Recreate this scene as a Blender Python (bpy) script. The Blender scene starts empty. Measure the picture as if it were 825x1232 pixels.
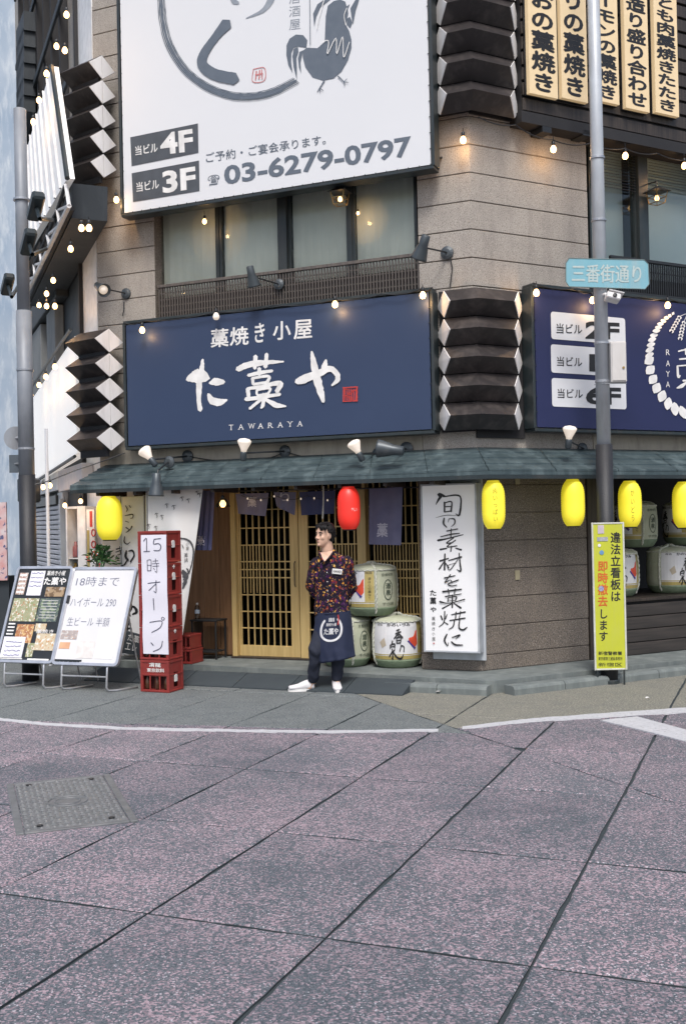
import bpy, math, random
from mathutils import Vector, Matrix, noise
random.seed(7)
sc = bpy.context.scene
COL = sc.collection

# ------------------------------------------------------------------ camera, sky, sun
FPX, ROLL, PITCH, EYE = 1290.0, 0.0215, 10/1290.0, 1.7      # focal length in photo pixels (825 wide)
fw = Vector((0, math.cos(PITCH), math.sin(PITCH))); up = Vector((0, -math.sin(PITCH), math.cos(PITCH))); rt = Vector((1, 0, 0))
camd = bpy.data.cameras.new('camera'); cam = bpy.data.objects.new('camera', camd); COL.objects.link(cam); sc.camera = cam
cr, sr = math.cos(ROLL), math.sin(ROLL)
cx = rt*cr - up*sr; cy = rt*sr + up*cr
cam.matrix_world = Matrix(((cx.x, cy.x, -fw.x, 0), (cx.y, cy.y, -fw.y, 0), (cx.z, cy.z, -fw.z, EYE), (0, 0, 0, 1)))
camd.sensor_fit = 'HORIZONTAL'; camd.sensor_width = 36; camd.lens = 36*FPX/825; camd.clip_end = 2000

SUN_EL, SUN_AZ = 55, 178       # azimuth clockwise from +Y: behind the camera, to the left
w = bpy.data.worlds.new('World'); sc.world = w; w.use_nodes = True
nt = w.node_tree; bg = nt.nodes['Background']
sky = nt.nodes.new('ShaderNodeTexSky'); sky.sky_type = 'NISHITA'; sky.sun_disc = False
sky.sun_elevation = math.radians(SUN_EL); sky.sun_rotation = math.radians(SUN_AZ)
sky.air_density = 1.0; sky.dust_density = 3.5; sky.ozone_density = 1.0
nt.links.new(sky.outputs[0], bg.inputs[0]); bg.inputs[1].default_value = 0.105
sd = bpy.data.lights.new('sun', 'SUN'); sd.energy = 1.7; sd.angle = math.radians(18); sd.color = (1.0, 0.98, 0.955)
so = bpy.data.objects.new('sun', sd); COL.objects.link(so)
e, z = math.radians(SUN_EL), math.radians(SUN_AZ)
sdir = Vector((math.sin(z)*math.cos(e), math.cos(z)*math.cos(e), math.sin(e)))
so.rotation_euler = sdir.to_track_quat('Z', 'Y').to_euler(); so.location = (0, 0, 40)
sc.view_settings.view_transform = 'Standard'; sc.view_settings.look = 'None'
sc.view_settings.exposure = 0.68; sc.view_settings.gamma = 1.0

# ------------------------------------------------------------------ helpers
def ray(px, py):
    X = px-412.5; Y = py-616
    x = X*cr - Y*sr; y = X*sr + Y*cr
    return fw*FPX + rt*x - up*y
def ground(px, py, z=0.0):
    r = ray(px, py); t = (z-EYE)/r.z
    return Vector((r.x*t, r.y*t, z))
class Frame:                                   # local x along a wall, y into it, z up
    def __init__(s, ox, oy, deg):
        s.o = Vector((ox, oy, 0)); s.a = math.radians(deg)
        s.u = Vector((math.cos(s.a), math.sin(s.a), 0)); s.v = Vector((-math.sin(s.a), math.cos(s.a), 0))
    def at(s, px, py, y=0.0):                  # where the sight line meets the plane y
        r = ray(px, py); C = Vector((0, 0, EYE))
        t = (y - (C-s.o).dot(s.v)) / r.dot(s.v)
        p = C + r*t
        return Vector(((p-s.o).dot(s.u), y, p.z))
    def loc(s, p):                             # world -> local
        q = Vector(p)-s.o; return Vector((q.dot(s.u), q.dot(s.v), q.z))
    def wld(s, p):
        return s.o + s.u*p[0] + s.v*p[1] + Vector((0, 0, p[2]))
M = Frame(1.38, 11.0, -23.3)                   # main front, x<0 left of the corner
R = Frame(1.38, 11.0, 28.4)                    # right front, x>0
CL = M.wld((-4.65, 0, 0))
L = Frame(CL.x, CL.y, -67.3)                   # left side street front, x<0 receding
W = Frame(0, 0, 0)

BASE = {}
FR = {}
def thing(name, label, cat, F=W, base=(0, 0, 0), group=None):
    o = bpy.data.objects.new(name, None); COL.objects.link(o); o.empty_display_size = .1
    o.location = F.wld(base); o.rotation_euler = (0, 0, F.a)
    o['label'] = label; o['category'] = cat
    if group: o['group'] = group
    BASE[o.name] = Vector(base); FR[o.name] = F
    return o
def link(name, me, parent, m=None, label=None, kind=None):
    o = bpy.data.objects.new(name, me); COL.objects.link(o); o.parent = parent
    if m: 
        if not me.materials: me.materials.append(m)
    if parent is not None: BASE[o.name] = BASE[parent.name]; FR[o.name] = FR[parent.name]
    if label: o['label'] = label
    if kind: o['kind'] = kind
    return o
def smooth(me):
    for p in me.polygons: p.use_smooth = True
class MB:
    def __init__(s): s.v = []; s.f = []
    def add(s, vs, fs):
        n = len(s.v); s.v += [Vector(v) for v in vs]; s.f += [tuple(i+n for i in f) for f in fs]; return s
    def box(s, x0, x1, y0, y1, z0, z1):
        return s.add([(x0,y0,z0),(x1,y0,z0),(x1,y1,z0),(x0,y1,z0),(x0,y0,z1),(x1,y0,z1),(x1,y1,z1),(x0,y1,z1)],
              [(0,3,2,1),(4,5,6,7),(0,1,5,4),(1,2,6,5),(2,3,7,6),(3,0,4,7)])
    def bbox(s, x0, x1, y0, y1, z0, z1, b=.006):    # box with chamfered edges
        xs, ys, zs = (x0,x1),(y0,y1),(z0,z1); vs = []; idx = {}
        for i in range(2):
            for j in range(2):
                for k in range(2):
                    sx, sy, sz = (1,-1)[i], (1,-1)[j], (1,-1)[k]
                    P = (xs[i],ys[j],zs[k])
                    for ax in range(3):
                        q = [P[0]+sx*b, P[1]+sy*b, P[2]+sz*b]; q[ax] = P[ax]
                        idx[(i,j,k,ax)] = len(vs); vs.append(q)
        fs = []
        for ax in range(3):
            a1, a2 = (ax+1)%3, (ax+2)%3
            for sde in range(2):
                def K(p, q, A):
                    t = [0,0,0]; t[ax] = sde; t[a1] = p; t[a2] = q; return idx[(t[0],t[1],t[2],A)]
                f = [K(0,0,ax),K(1,0,ax),K(1,1,ax),K(0,1,ax)]
                fs.append(f if sde else f[::-1])
        for ax in range(3):           # edges along ax
            a1, a2 = (ax+1)%3, (ax+2)%3
            for p in range(2):
                for q in range(2):
                    def K(r, A):
                        t = [0,0,0]; t[ax] = r; t[a1] = p; t[a2] = q; return idx[(t[0],t[1],t[2],A)]
                    f = [K(0,a1),K(1,a1),K(1,a2),K(0,a2)]
                    fs.append(f if (p+q)%2 else f[::-1])
        for i in range(2):
            for j in range(2):
                for k in range(2):
                    f = [idx[(i,j,k,0)], idx[(i,j,k,1)], idx[(i,j,k,2)]]
                    fs.append(f if (i+j+k)%2 else f[::-1])
        return s.add(vs, fs)
    def tube(s, pts, r, n=8, caps=True):
        pts = [Vector(p) for p in pts]; rs = r if isinstance(r, (list, tuple)) else [r]*len(pts)
        vs = []; fs = []; prev = None
        for i, p in enumerate(pts):
            d = (pts[min(i+1, len(pts)-1)] - pts[max(i-1, 0)]).normalized()
            if prev is None:
                a = d.orthogonal().normalized()
            else:
                a = (prev - d*prev.dot(d)).normalized()
            prev = a; b = d.cross(a)
            for k in range(n):
                t = 2*math.pi*k/n; vs.append(p + (a*math.cos(t)+b*math.sin(t))*rs[i])
        for i in range(len(pts)-1):
            for k in range(n):
                fs.append((i*n+k, i*n+(k+1)%n, (i+1)*n+(k+1)%n, (i+1)*n+k))
        if caps:
            fs.append(tuple(range(n))[::-1]); fs.append(tuple(range((len(pts)-1)*n, len(pts)*n)))
        return s.add(vs, fs)
    def lathe(s, prof, n=24, c=(0,0,0), caps=True):
        vs = []; fs = []; c = Vector(c)
        for r, zz in prof:
            for k in range(n):
                t = 2*math.pi*k/n; vs.append(c+Vector((r*math.cos(t), r*math.sin(t), zz)))
        for i in range(len(prof)-1):
            for k in range(n): fs.append((i*n+k, i*n+(k+1)%n, (i+1)*n+(k+1)%n, (i+1)*n+k))
        if caps:
            fs.append(tuple(range(n))[::-1]); fs.append(tuple(range((len(prof)-1)*n, len(prof)*n)))
        return s.add(vs, fs)
    def prism(s, poly, y0, y1):                # poly in x,z extruded in y
        n = len(poly)
        vs = [(p[0], y0, p[1]) for p in poly] + [(p[0], y1, p[1]) for p in poly]
        fs = [tuple(range(n)), tuple(range(n, 2*n))[::-1]] + [(i, (i+1)%n, n+(i+1)%n, n+i) for i in range(n)]
        return s.add(vs, fs)
    def slab(s, poly, z0, z1):                 # poly in x,y
        n = len(poly)
        vs = [(p[0], p[1], z0) for p in poly] + [(p[0], p[1], z1) for p in poly]
        fs = [tuple(range(n))[::-1], tuple(range(n, 2*n))] + [(i, (i+1)%n, n+(i+1)%n, n+i) for i in range(n)]
        return s.add(vs, fs)
    def mesh(s, base=(0,0,0), sm=False):
        b = Vector(base); me = bpy.data.meshes.new('mesh')
        me.from_pydata([tuple(v-b) for v in s.v], [], s.f)
        if sm: smooth(me)
        me.update(); return me
def fixn(me):
    import bmesh
    bm = bmesh.new(); bm.from_mesh(me); bmesh.ops.recalc_face_normals(bm, faces=bm.faces); bm.to_mesh(me); bm.free(); return me
def part(parent, name, mb, m, sm=False, label=None, kind=None):
    return link(name, fixn(mb.mesh(BASE[parent.name] if parent else (0,0,0), sm)), parent, m, label, kind)
def piece(parent, name, me, pos):              # a piece that shares its mesh
    o = bpy.data.objects.new(name, me); COL.objects.link(o); o.parent = parent
    o.location = Vector(pos)-BASE[parent.name]; return o
def setting(name, mb, m):
    o = link(name, fixn(mb.mesh()), None, m); o['kind'] = 'structure'; BASE[o.name] = Vector((0,0,0)); FR[o.name] = W; return o
def copy_tree(o, parent=None):
    c = o.copy(); COL.objects.link(c); c.parent = parent
    BASE[c.name] = BASE.get(o.name, Vector((0,0,0))); FR[c.name] = FR.get(o.name, W)
    for ch in list(o.children): copy_tree(ch, c)
    return c
def single(name, label, cat, mb, m, F=W, base=(0,0,0), group=None, sm=False):   # a thing that is one mesh
    me = fixn(mb.mesh(base, sm)); o = bpy.data.objects.new(name, me); COL.objects.link(o); me.materials.append(m)
    o.location = F.wld(base); o.rotation_euler = (0,0,F.a); o['label'] = label; o['category'] = cat
    if group: o['group'] = group
    BASE[o.name] = Vector(base); FR[o.name] = F
    return o

# ------------------------------------------------------------------ materials
WORLDCO = set()
def mat(name, c, rough=.7, c2=None, sc_=8, amt=.5, bump=0, bs=60, metal=0, spec=.5, em=None, es=1, speck=None, det=4, dirt=None, coat=0, wc=False):
    m = bpy.data.materials.new(name); m.use_nodes = True; n = m.node_tree; P = n.nodes['Principled BSDF']
    def N(t): return n.nodes.new(t)
    P.inputs['Roughness'].default_value = rough; P.inputs['Metallic'].default_value = metal
    P.inputs['Specular IOR Level'].default_value = spec; P.inputs['Coat Weight'].default_value = coat
    tc = N('ShaderNodeTexCoord'); co = tc.outputs['Object']
    if wc: co = N('ShaderNodeNewGeometry').outputs['Position']
    c4 = (*c, 1); cc = None
    if c2 is None: c2 = tuple(x*.82 for x in c)
    nz = N('ShaderNodeTexNoise'); nz.inputs['Scale'].default_value = sc_; nz.inputs['Detail'].default_value = det
    n.links.new(co, nz.inputs['Vector'])
    rp = N('ShaderNodeValToRGB'); rp.color_ramp.elements[0].position = .5-.25*amt-.02; rp.color_ramp.elements[1].position = .5+.25*amt+.02
    rp.color_ramp.elements[0].color = (*c2, 1); rp.color_ramp.elements[1].color = c4
    n.links.new(nz.outputs[0], rp.inputs[0]); out = rp.outputs[0]
    if speck:                                  # fine grains: (colour, scale, threshold)
        for (sc3, s3, th) in speck:
            vz = N('ShaderNodeTexNoise'); vz.inputs['Scale'].default_value = s3; vz.inputs['Detail'].default_value = 2
            n.links.new(co, vz.inputs['Vector'])
            r3 = N('ShaderNodeValToRGB'); r3.color_ramp.elements[0].position = th; r3.color_ramp.elements[1].position = th+.05
            n.links.new(vz.outputs[0], r3.inputs[0])
            mx = N('ShaderNodeMixRGB'); mx.inputs[2].default_value = (*sc3, 1)
            n.links.new(r3.outputs[0], mx.inputs[0]); n.links.new(out, mx.inputs[1]); out = mx.outputs[0]
    if dirt:                                   # broad streaky wear: (colour, strength)
        mp = N('ShaderNodeMapping'); mp.inputs['Scale'].default_value = (2.2, 2.2, .5); n.links.new(co, mp.inputs[0])
        dz = N('ShaderNodeTexNoise'); dz.inputs['Scale'].default_value = 2.5; dz.inputs['Detail'].default_value = 8; dz.inputs['Roughness'].default_value = .7
        n.links.new(mp.outputs[0], dz.inputs['Vector'])
        r4 = N('ShaderNodeValToRGB'); r4.color_ramp.elements[0].position = .48; r4.color_ramp.elements[1].position = .72
        r4.color_ramp.elements[1].color = (dirt[1],)*3+(1,)
        n.links.new(dz.outputs[0], r4.inputs[0])
        mx = N('ShaderNodeMixRGB'); mx.inputs[2].default_value = (*dirt[0], 1)
        n.links.new(r4.outputs[0], mx.inputs[0]); n.links.new(out, mx.inputs[1]); out = mx.outputs[0]
    n.links.new(out, P.inputs['Base Color'])
    if bump:
        b = N('ShaderNodeBump'); b.inputs['Strength'].default_value = bump; b.inputs['Distance'].default_value = .01
        bz = N('ShaderNodeTexNoise'); bz.inputs['Scale'].default_value = bs; bz.inputs['Detail'].default_value = 5
        n.links.new(co, bz.inputs['Vector']); n.links.new(bz.outputs[0], b.inputs['Height']); n.links.new(b.outputs[0], P.inputs['Normal'])
    if em:
        P.inputs['Emission Color'].default_value = (*em, 1); P.inputs['Emission Strength'].default_value = es
    return m
def wood(name, c, c2, rough=.5, vert=True):
    m = mat(name, c, rough, c2); n = m.node_tree
    nz = [x for x in n.nodes if x.type == 'TEX_NOISE'][0]
    mp = n.nodes.new('ShaderNodeMapping'); mp.inputs['Scale'].default_value = (30, 30, 1.5) if vert else (1.5, 30, 30)
    tc = [x for x in n.nodes if x.type == 'TEX_COORD'][0]
    n.links.new(tc.outputs['Object'], mp.inputs[0]); n.links.new(mp.outputs[0], nz.inputs['Vector'])
    nz.inputs['Scale'].default_value = 1.5; nz.inputs['Detail'].default_value = 8
    return m
def glassm(name, tint, refl=.25, rough=.02):
    m = bpy.data.materials.new(name); m.use_nodes = True; n = m.node_tree
    for x in list(n.nodes): n.nodes.remove(x)
    o = n.nodes.new('ShaderNodeOutputMaterial'); t = n.nodes.new('ShaderNodeBsdfTransparent'); g = n.nodes.new('ShaderNodeBsdfGlossy')
    t.inputs[0].default_value = (*tint, 1); g.inputs['Roughness'].default_value = rough
    mx = n.nodes.new('ShaderNodeMixShader'); lw = n.nodes.new('ShaderNodeLayerWeight'); lw.inputs[0].default_value = refl
    n.links.new(lw.outputs['Fresnel'], mx.inputs[0]); n.links.new(t.outputs[0], mx.inputs[1]); n.links.new(g.outputs[0], mx.inputs[2])
    n.links.new(mx.outputs[0], o.inputs[0]); return m
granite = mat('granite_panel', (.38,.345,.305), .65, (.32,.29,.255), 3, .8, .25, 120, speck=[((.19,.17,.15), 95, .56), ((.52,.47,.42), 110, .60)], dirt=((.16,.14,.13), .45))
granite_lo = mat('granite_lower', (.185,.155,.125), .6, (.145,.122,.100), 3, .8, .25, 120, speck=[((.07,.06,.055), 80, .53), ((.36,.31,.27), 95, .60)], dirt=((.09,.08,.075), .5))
concrete = mat('beige_concrete', (.42,.38,.31), .8, (.34,.31,.26), 5, 1, .2, 60, dirt=((.12,.11,.10), .6))
darkwall = mat('dark_wall', (.020,.019,.021), .7, (.012,.012,.014), 3, 1, .1, 40)
darkwood = wood('dark_wood', (.05,.038,.030), (.022,.017,.015))
brownwood = wood('brown_wood', (.24,.13,.065), (.16,.085,.040))
doorwood = wood('honey_wood', (.62,.46,.20), (.52,.37,.15))
blackm = mat('black_metal', (.018,.02,.023), .45, spec=.5)
frame_teal = mat('teal_black_frame', (.022,.032,.036), .4, dirt=((.08,.07,.06), .4))
steel = mat('grey_steel', (.42,.44,.47), .38, (.36,.38,.42), 5, 1, metal=.6, dirt=((.22,.2,.19), .5))
galv = mat('galvanised', (.50,.535,.57), .42, (.42,.45,.49), 6, 1, metal=.1, dirt=((.24,.22,.2), .4))
alu = mat('aluminium', (.62,.63,.66), .35, metal=.7)
white = mat('white_paint', (.78,.77,.77), .5, dirt=((.5,.48,.45), .35))
capwhite = mat('white_cap_panel', (.84,.82,.81), .6, (.79,.77,.75), 4, 1, .05, dirt=((.42,.39,.36), .4))
chev = mat('bronze_fin', (.035,.029,.028), .45, (.022,.019,.019), 5, 1, .1, 50, dirt=((.13,.11,.10), .5))
roofm = mat('teal_copper_roof', (.075,.108,.116), .5, (.035,.055,.062), 7, 1.3, .3, 30, metal=.2, dirt=((.20,.26,.27), .6))
navy = mat('navy_sign_cloth', (.028,.048,.104), .5, (.024,.042,.094), 1.5, 1, .25, 3)
navy2 = mat('dark_navy_sign_cloth', (.016,.022,.085), .6, (.012,.018,.070), 1.5, 1, .04, 300)
vinyl = mat('white_vinyl', (.70,.71,.73), .5, (.68,.69,.71), 1.2, 1, .25, 3)
greyink = mat('slate_ink', (.115,.14,.175), .6, (.10,.125,.16), 10)
paleink = mat('pale_slate_ink', (.30,.33,.37), .6, (.24,.27,.31), 10)
whiteink = mat('white_ink', (.82,.81,.79), .6)
blackink = mat('black_ink', (.018,.018,.02), .5)
redink = mat('red_ink', (.55,.05,.04), .6)
pinkink = mat('faded_red_ink', (.58,.20,.20), .6)
lightbox = mat('lightbox_face', (.76,.76,.77), .35, (.755,.755,.765), em=(1,1,1), es=.06)
washi = mat('lit_banner', (.62,.50,.33), .6, (.58,.47,.30), em=(1.0,.70,.36), es=.16)
bulbm = mat('bulb_glow', (.9,.8,.6), .3, em=(1.0,.56,.22), es=3.0)
bulboff = mat('unlit_bulb_added_glow', (.7,.68,.66), .15, em=(1.0,.8,.6), es=.3)  # slight warm emission added although these bulbs are off
brass = mat('brass', (.40,.26,.10), .35, metal=.8)
yellowl = mat('yellow_lantern', (.84,.74,.06), .55, (.80,.68,.045), 3, em=(1,.82,.02), es=.22)
redl = mat('red_lantern', (.78,.035,.025), .4, (.74,.03,.02), 3, em=(1,.04,.02), es=.12)
straw = mat('straw_wrap', (.50,.51,.39), .8, (.40,.43,.31), 14, 1.2, .35, 90, speck=[((.46,.50,.40), 60, .62)])
strawlo = mat('green_straw_bottom', (.20,.26,.17), .85, (.14,.19,.12), 20, 1.2, .5, 90)
paperw = mat('white_label_paper', (.72,.72,.73), .7, (.62,.63,.66), 9, 1, .1, 60)
gold = mat('gold_label', (.46,.37,.12), .5, (.38,.31,.12), 8, 1)
orange = mat('orange_red_print', (.68,.085,.04), .5); purple = mat('purple_print', (.07,.05,.25), .5)
rope = mat('rope', (.74,.74,.66), .85, (.38,.40,.32), 60, 1, .5, 150)
cloth_n = mat('noren_cloth', (.055,.065,.15), .85, (.045,.052,.125), 6, 1, .2, 200)
cloth_n2 = mat('noren_cloth_faded', (.17,.17,.26), .85, (.12,.125,.21), 6, 1, .2, 200)
clothw = mat('white_banner_cloth', (.74,.73,.71), .8, (.70,.69,.67), 5, 1, .1, 150)
paper = mat('paper', (.74,.73,.80), .7, (.70,.69,.76), 4, 1, .03, 60)
cratem = mat('red_crate_plastic', (.27,.030,.025), .45, (.20,.022,.019), 9, 1, .1, 40, dirt=((.20,.07,.06), .4))
asph = mat('asphalt_slab', (.165,.182,.180), .85, (.120,.137,.138), 2.2, 1.4, .5, 140, speck=[((.25,.265,.265), 70, .57), ((.060,.070,.076), 60, .57)], dirt=((.06,.07,.08), .5), wc=True)
olive = mat('olive_concrete_slab', (.21,.205,.165), .85, (.165,.165,.14), 2.2, 1.4, .4, 140, speck=[((.36,.34,.29), 70, .57), ((.11,.11,.10), 60, .57)], dirt=((.12,.125,.12), .5), wc=True)
gbase = mat('joint_filler', (.040,.055,.062), .9, (.028,.038,.044), 10, 1, .4, 80)
linew = mat('road_line_paint', (.56,.56,.58), .7, (.40,.41,.43), 25, 1.2, .3, 120, speck=[((.28,.28,.29), 40, .64)])
kerbm = mat('kerb_concrete', (.175,.195,.19), .8, (.11,.13,.13), 5, 1.2, .3, 60, dirt=((.30,.33,.31), .5), wc=True)
rubber = mat('rubber_ramp', (.045,.058,.066), .7, (.034,.044,.052), 6, 1, .3, 120)
iron = mat('manhole_iron', (.21,.215,.22), .5, (.10,.11,.115), 12, 1.2, .2, 80, metal=.25, dirt=((.09,.09,.10), .6))
curtain = mat('pale_curtain', (.92,.88,.80), .8, (.62,.60,.54), 1.1, 1.2)
glass = glassm('window_glass', (.92,.95,.94), .22)
dglass = glassm('dark_glass', (.55,.6,.6), .10)
winw = mat('window_blind', (.72,.78,.78), .6, (.50,.57,.57), 1.2, 1.5)

def pinkmat():
    m = bpy.data.materials.new('pink_resin_slab'); m.use_nodes = True; n = m.node_tree; P = n.nodes['Principled BSDF']; N = n.nodes.new; K = n.links.new
    P.inputs['Roughness'].default_value = .8
    co = N('ShaderNodeNewGeometry').outputs['Position']
    def nz(s, d, r=.6, v=None):
        x = N('ShaderNodeTexNoise'); x.inputs['Scale'].default_value = s; x.inputs['Detail'].default_value = d; x.inputs['Roughness'].default_value = r; K(v or co, x.inputs['Vector']); return x.outputs[0]
    def ramp(i, a, b, ca=(0,0,0), cb=(1,1,1)):
        x = N('ShaderNodeValToRGB'); x.color_ramp.elements[0].position = a; x.color_ramp.elements[1].position = b
        x.color_ramp.elements[0].color = (*ca,1); x.color_ramp.elements[1].color = (*cb,1); K(i, x.inputs[0]); return x.outputs[0]
    def mix(f, a, b, t='MIX'):
        x = N('ShaderNodeMixRGB'); x.blend_type = t
        if isinstance(f, float): x.inputs[0].default_value = f
        else: K(f, x.inputs[0])
        for k, y in ((1,a),(2,b)):
            if isinstance(y, tuple): x.inputs[k].default_value = (*y,1)
            else: K(y, x.inputs[k])
        return x.outputs[0]
    def vor(sc):
        x = N('ShaderNodeTexVoronoi'); x.inputs['Scale'].default_value = sc; K(co, x.inputs['Vector']); sp = N('ShaderNodeSeparateColor'); K(x.outputs['Color'], sp.inputs[0]); return sp.outputs[0], sp.outputs[1], x.outputs['Distance']
    r1, r2, d1 = vor(160); r3, r4, d3 = vor(105)
    base = ramp(r1, .0, 1.0, (.045,.062,.074), (.165,.172,.190))
    big = ramp(nz(1.1, 7, .70), .32, .70, (.10,.10,.10), (.70,.70,.70))       # how much of the pink coat is left
    pk = N('ShaderNodeMath'); pk.operation = 'LESS_THAN'; K(r3, pk.inputs[0]); K(big, pk.inputs[1])
    col = mix(pk.outputs[0], base, ramp(r4, .0, 1.0, (.20,.155,.175), (.41,.315,.345)))
    wf = ramp(r2, .975, .98); col = mix(wf, col, (.50,.48,.51))
    bk = ramp(nz(120, 3, .7), .60, .66); col = mix(bk, col, (.035,.045,.055))
    stain = ramp(nz(.9, 8, .75), .50, .74, (0,0,0), (.7,.7,.7)); col = mix(stain, col, (.055,.070,.086))
    oi = N('ShaderNodeObjectInfo'); col = mix(1.0, col, ramp(oi.outputs['Random'], .0, 1.0, (.84,.86,.88), (1.12,1.09,1.10)), 'MULTIPLY')
    K(col, P.inputs['Base Color'])
    b = N('ShaderNodeBump'); b.inputs['Strength'].default_value = .6; b.inputs['Distance'].default_value = .006
    K(nz(85, 5, .7), b.inputs['Height']); K(b.outputs[0], P.inputs['Normal']); return m
pink = pinkmat()

# ------------------------------------------------------------------ lettering and brush strokes (flat print)
GL = {}
def glyph(ch, bold=0.0):
    k = (ch, bold)
    if k not in GL:
        c = bpy.data.curves.new('letters', 'FONT'); c.body = ch; c.offset = bold; c.resolution_u = 3
        o = bpy.data.objects.new('letters', c); COL.objects.link(o)
        dg = bpy.context.evaluated_depsgraph_get(); me = bpy.data.meshes.new_from_object(o.evaluated_get(dg))
        GL[k] = ([(v.co.x, v.co.y) for v in me.vertices], [tuple(p.vertices) for p in me.polygons])
        COL.objects.unlink(o); bpy.data.objects.remove(o); bpy.data.curves.remove(c); bpy.data.meshes.remove(me)
    return GL[k]
def bb(vs):
    xs = [v[0] for v in vs]; ys = [v[1] for v in vs]; return min(xs), max(xs), min(ys), max(ys)
KANA = 'こたとにはりしいくつっけさりソンーノハ・。ー'
def letters(mb, s, mp, bold=.0, vert=False, jit=0, fill=.9, shear=0):
    """s laid out in the unit square (u right, v down), mp maps (u, v) to a point"""
    if not s: return
    if bold > .005 and any(ord(c) > 0x3000 for c in s):       # heavier weight for dense characters: nudged copies, each a hair lower
        o = Vector((0,0,0)); p0 = mp(.5,.5); nrm = (mp(.6,.5)-p0).cross(mp(.5,.6)-p0).normalized()
        cu = bold*.9/(1 if vert else len(s)); cv = bold*.9/(len(s) if vert else 1)
        for i, (a, b) in enumerate(((-1,0),(1,0),(0,-1),(0,1))):
            letters(mb, s, (lambda u, v, a=a, b=b, i=i: mp(u+a*cu, v+b*cv)+nrm*(.0004*i)), 0, vert, jit, fill, shear)
        return
    if vert:
        n = len(s); cell = 1/n
        for i, ch in enumerate(s):
            vs, fs = glyph(ch, bold)
            if not vs: continue
            x0, x1, y0, y1 = bb(vs)
            if ord(ch) > 0x2fff and ch not in '。、': x0, x1, y0, y1 = 0, 1.0, -.12, .88
            if ch == 'ー': # the long mark turns upright
                vs = [(.5+(v[1]-.38), .38-(v[0]-.5)) for v in vs]
            mb.add([mp(.5+((v[0]-x0)/(x1-x0)-.5)*fill*(1+.0*jit) + shear*((v[1]-y0)/(y1-y0)-.5)*.1, (i+.5-((v[1]-y0)/(y1-y0)-.5)*fill)*cell) for v in vs], fs)
    else:
        c = bpy.data.curves.new('letters', 'FONT'); c.body = s; c.offset = bold; c.resolution_u = 3
        o = bpy.data.objects.new('letters', c); COL.objects.link(o)
        dg = bpy.context.evaluated_depsgraph_get(); me = bpy.data.meshes.new_from_object(o.evaluated_get(dg))
        vs = [(v.co.x, v.co.y) for v in me.vertices]; fs = [tuple(p.vertices) for p in me.polygons]
        COL.objects.unlink(o); bpy.data.objects.remove(o); bpy.data.curves.remove(c); bpy.data.meshes.remove(me)
        if not vs: return
        x0, x1, y0, y1 = bb(vs)
        mb.add([mp((v[0]-x0)/(x1-x0), 1-(v[1]-y0)/(y1-y0)) for v in vs], fs)
def quad(F, y, tl, tr, br, bl):                # unit square -> photo quad -> wall plane
    def f(u, v):
        px = (tl[0]*(1-u)+tr[0]*u)*(1-v) + (bl[0]*(1-u)+br[0]*u)*v
        py = (tl[1]*(1-u)+tr[1]*u)*(1-v) + (bl[1]*(1-u)+br[1]*u)*v
        return F.at(px, py, y)
    return f
SK = [0]
def brush(mb, strokes, mp, rag=.12, lift=.0004, steps=6, out=Vector((0,-1,0))):
    """each stroke is a list of (x, y, width); a closed ribbon with rounded, slightly ragged edges"""
    for st in strokes:
        SK[0] = (SK[0]+1) % 24; off = out*(SK[0]*lift)
        P = [Vector((p[0], p[1], p[2])) for p in st]
        if len(P) == 1: P = [P[0], P[0]+Vector((.5,0,0))]
        Q = []
        E = [P[0]*2-P[1]] + P + [P[-1]*2-P[-2]]
        for i in range(1, len(E)-2):
            for k in range(steps):
                t = k/steps; a, b, c, d = E[i-1], E[i], E[i+1], E[i+2]
                Q.append(.5*((2*b)+(c-a)*t+(2*a-5*b+4*c-d)*t*t+(3*b-a-3*c+d)*t**3))
        Q.append(P[-1])
        lf = []; rg = []
        for i, q in enumerate(Q):
            d = (Q[min(i+1, len(Q)-1)] - Q[max(i-1, 0)]); d.z = 0
            if d.length < 1e-6: d = Vector((1,0,0))
            d.normalize(); nn = Vector((-d.y, d.x, 0)); wd = max(.3, q.z)*.5
            lf.append((q.x+nn.x*wd*(1+random.uniform(-rag, rag)), q.y+nn.y*wd*(1+random.uniform(-rag, rag))))
            rg.append((q.x-nn.x*wd*(1+random.uniform(-rag, rag)), q.y-nn.y*wd*(1+random.uniform(-rag, rag))))
        d0 = (Q[0]-Q[1]); d0.z = 0; d0.normalize(); d1 = (Q[-1]-Q[-2]); d1.z = 0; d1.normalize()
        w0, w1 = Q[0].z*.4, Q[-1].z*.4
        vs = lf+rg+[(Q[0].x+d0.x*w0, Q[0].y+d0.y*w0), (Q[-1].x+d1.x*w1, Q[-1].y+d1.y*w1)]
        n = len(Q); fs = [(i, i+1, n+i+1, n+i) for i in range(n-1)] + [(2*n, 0, n), (2*n+1, n-1, 2*n-1)]
        mb.add([mp(*v)+off for v in vs], fs)
def crop(F, y, ox, oy, s):
    return lambda a, b: F.at(ox+a/s, oy+b/s, y)
def fill(mb, poly, mp, off=0.0):
    mb.add([mp(*p)+Vector((0,-off,0)) for p in poly], [tuple(range(len(poly)))])

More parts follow.
